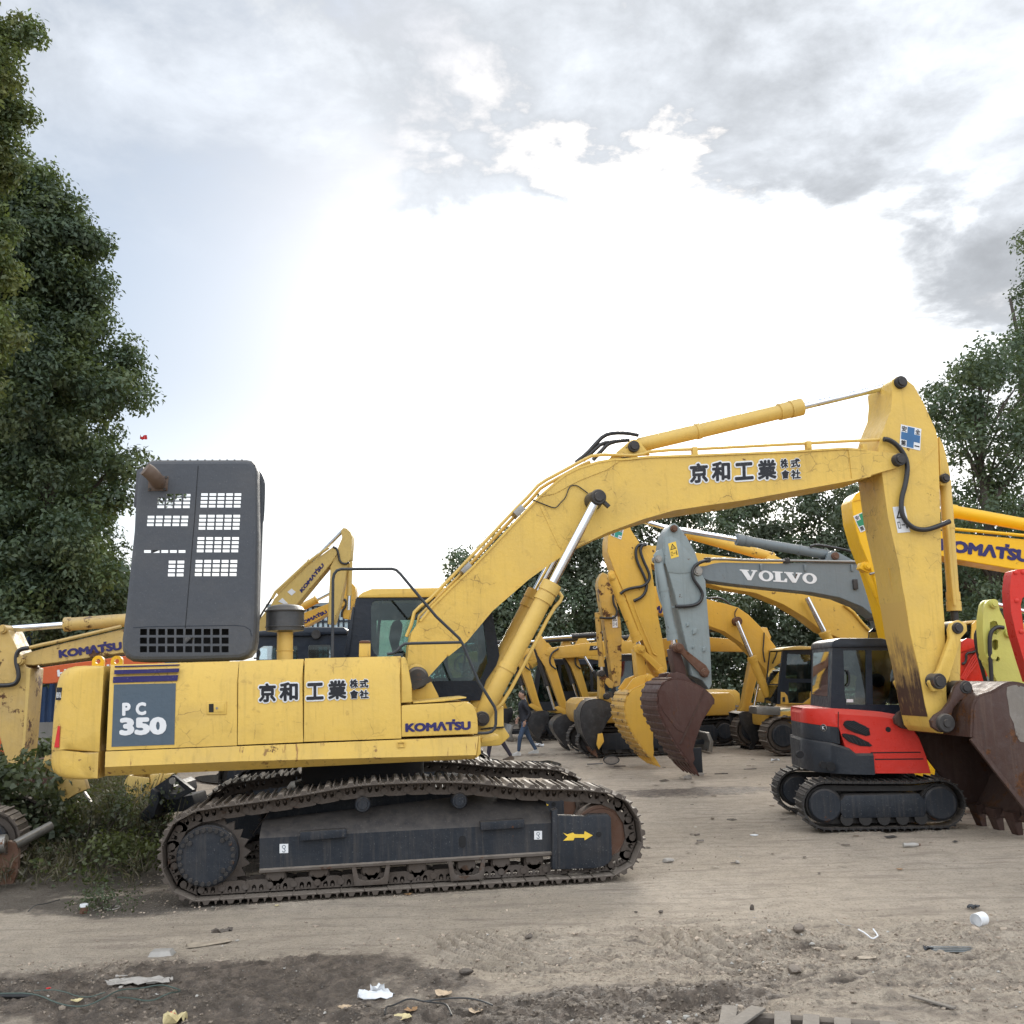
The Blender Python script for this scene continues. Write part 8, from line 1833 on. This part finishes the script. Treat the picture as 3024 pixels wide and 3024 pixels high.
# things further back
root = thing_at('mirror_frame', 'black oval mirror frame lying on the dirt in the middle distance', 'mirror', *zP(985, 1150), 0)
MB().holed(ell(0, .17, .29, .16, 24), [ell(0, .17, .255, .13, 24)], -.02, .02).build('frame', 'dark_plastic', root); MB().prism(ell(0, .17, .256, .131, 24), -.004, .006).build('glass', plain('mirror_dusty', (.25, .22, .19), .35), root, 0)
MB().tube([(-.30, 0, .06), (-.55, .05, .05), (-.85, .1, .04)], .02, 6).build('bracket', 'dark_plastic', root)
root = thing_at('board', 'dark upright board standing behind the brown bucket', 'board', *zP(1815, 1252), R(4))
MB().box(-.21, .16, 0, .03, .10, 1.0, .006).build('panel', 'black_plastic', root); MB().box(-.24, .18, -.06, .1, 0, .10, .01).build('foot', 'pale_stone', root)
solo(crumple(.42, .2, .25, 7, 51), 'plastic_bag', 'paper_white', 'white plastic bag on the ground right of the walking man', 'bag', *zP(285, 980), 0, 0)
solo(crumple(.30, .12, .18, 6, 52), 'plastic_bag', 'paper_white', 'white plastic bag left behind the boom foot', 'bag', 1503, 2160, 0, 0)
solo(crumple(.22, .09, .12, 6, 53), 'plastic_bag', 'paper_white', 'small white plastic litter left of the red and black excavator', 'bag', 2290, 2246, 0, 0)
solo(stone(.16, 90, (1.1, .8, .6)), 'stone', 'pale_stone', 'white stone under the brown bucket teeth', 'stone', *zP(1708, 1288), 0, 25, .06)
solo(stone(.10, 91, (1.3, .8, .5)), 'stone', 'pale_stone', 'pale litter stone right of the crawler front', 'stone', 1972, 2543, 0, 25, .02)
for k, (x, y, lab) in enumerate(((1130, 'left'), (0, 0))[:0] or ((2130, 2284, 'short dark plank in the middle distance'), (2215, 2270, 'thin plank lying right of the dark one'), (1830, 2262, 'rough plank beside the mirror frame'))):
    solo(MB().box(-.35, .35, -.05, .05, 0, .05, .01), 'plank', 'weathered_wood' if k == 1 else 'dark_clay', lab, 'plank', x, y, .05 * k)
# left side scrap: dozer blade, pale bucket, yellow plate, rusty bracket with pipe, small crawler
r = Rig('dozer_blade', 'black dozer blade with push frame behind the front crawler at left', 'blade', 500, 13.6, R(0))
bl_ = r.b(MB().prism(r.pl(zz(zA, (1030, 1268), (985, 1245), (1055, 1150), (1075, 1050), (1085, 1035), (1125, 1060), (1135, 1120), (1100, 1230), (1060, 1268)), 0), 0, 1.6, .01), 'blade', 'black_frame')
r.b(MB().holed(r.pl(zz(zA, (1075, 1045), (1225, 940), (1245, 945), (1375, 1045), (1370, 1060), (1270, 1110), (1200, 1112), (1150, 1090)), .1), [r.pl(zz(zA, (1225, 985), (1250, 980), (1320, 1045), (1260, 1075), (1215, 1070)), .1)], .1, .2), 'push_frame', 'black_frame', bl_)
r.b(MB().prism(r.pl(zz(zA, (1100, 1130), (1370, 1080), (1400, 1180), (1300, 1200), (1110, 1210)), .3), .3, .9, .02), 'push_beam', 'black_frame', bl_)
for q in ((1232, 980), (1118, 1090)): c = r.p3(zA(*q), .08); r.b(MB().cyl((c[0], .06, c[2]), (c[0], .12, c[2]), .045, n=14), 'bolt', 'steel_worn', bl_)
r = Rig('excavator_bucket', 'pale scraped bucket lying behind the black dozer blade', 'bucket', 420, 15.5, R(5))
prof = smooth_line(r.pl(zz(zA, (930, 945), (900, 990), (895, 1060), (925, 1120), (990, 1130), (1030, 1090), (1060, 1040)), 0), 1)
bucket(r, [tuple(p) for p in prof], r.pl(zz(zA, (1060, 960),), 0), 0, 1.1, 'yellow_pale', 'yellow_pale', 0, 5)
r.b(MB().prism(r.pl(zz(zA, (1065, 935), (1230, 930), (1190, 1000), (1130, 1030), (1075, 1010)), .5), .5, .9, .03), 'side_cheek', 'yellow_pale')
r = Rig('steel_plate', 'bent yellow steel plate leaning in the weeds under the counterweight', 'plate', 200, 13.0, R(0))
pq = r.pl(zz(zA, (303, 850), (320, 800), (355, 795), (370, 860), (420, 930), (470, 960), (600, 965), (622, 1040), (540, 1075), (450, 1130), (430, 1090), (405, 1010), (350, 900), (320, 885)), 0)
pt = r.b(MB().prism(pq, 0, .10, .01), 'plate', 'yellow_old'); r.b(MB().prism(r.pl(zz(zA, (590, 1062), (602, 1058), (648, 1130), (640, 1135)), .05), .05, .10), 'brace', 'steel_worn', pt)
r = Rig('mini_excavator', 'small excavator cut by the left edge, dusty crawler and rusty blade arm', 'excavator', 60, 11.9, R(12))
u1_ = r.p(zO(135, 1460), 0)[0]; zt_ = r.p(zO(20, 1372), 0)[1]
crawler(r, u1_ - 2.2, u1_, zt_, 0, .42, 34, ('track_steel', 'black_frame')); crawler(r, u1_ - 2.2, u1_, zt_, 1.3, 1.72, 34, ('track_steel', 'black_frame'))
r.b(MB().prism([(u1_ - 2.3, zt_ + .1), (u1_ - 1.0, zt_ + .1), (u1_ - .95, zt_ + .8), (u1_ - 2.3, zt_ + .9)], .2, 1.5, .06), 'body', 'yellow_cat')
bq = r.b(MB().holed(r.pl(zz(zO, (0, 1800), (10, 1620), (20, 1585), (60, 1572), (110, 1585), (125, 1640), (120, 1760), (90, 1840), (0, 1850)), -.4), [r.pl(zz(zO, (25, 1660), (30, 1610), (55, 1605), (58, 1655)), -.4)], -.45, -.36), 'blade_bracket', 'rusty_steel')
a_, b2 = r.p3(zO(95, 1600), -.4), r.p3(zO(325, 1478), -.1); r.b(MB().cyl(a_, b2, .055, n=14), 'blade_pipe', 'steel_worn', bq)
c = r.p3(zO(10, 1600), -.5); r.b(MB().lathe((c[0] - .2, c[1], c[2]), (1, 0, .05), [(0, .02), (0, .10), (.25, .10), (.25, .02)], 18), 'blade_cylinder', 'steel_worn', bq)
o = solo(crumple(.08, .04, .12, 4, 95), 'red_cloth', 'ink_red', 'torn red cloth caught at the edge of the tall left tree', 'cloth', 470, 2300, 0, 0); v = at_depth(424, 1300, 21.2); o.location = v

SIZES = {'plastic_tray': .47, 'cardboard_sheet': .7, 'mud_clump': .65, 'drink_can': .75, 'plaster_club': .36, 'rubble_slab': .57, 'dry_leaf': .53, 'foil_wrapper': .66, 'paper_scrap': .72, 'paper_roll': .62, 'plastic_trim': .6,
         'plastic_scrap': .5, 'cardboard_piece': .5, 'wooden_stick': .8, 'plastic_bottle': .57, 'paper_plate': .5, 'wood_block': .45, 'mirror_frame': .68, 'board': .57, 'plastic_bag': .46, 'plank': .4, 'brick_piece': .56, 'mud_clod': .58, 'stone': .6, 'red_scrap': .45}
for o in list(S.objects):
    k = SIZES.get(o.name.split('.')[0])
    if k and o.parent is None: o.scale = (k, k, k); o.location.z -= 0 if o.location.z < .02 else (o.location.z - gh(o.location.x, o.location.y)) * (1 - k)
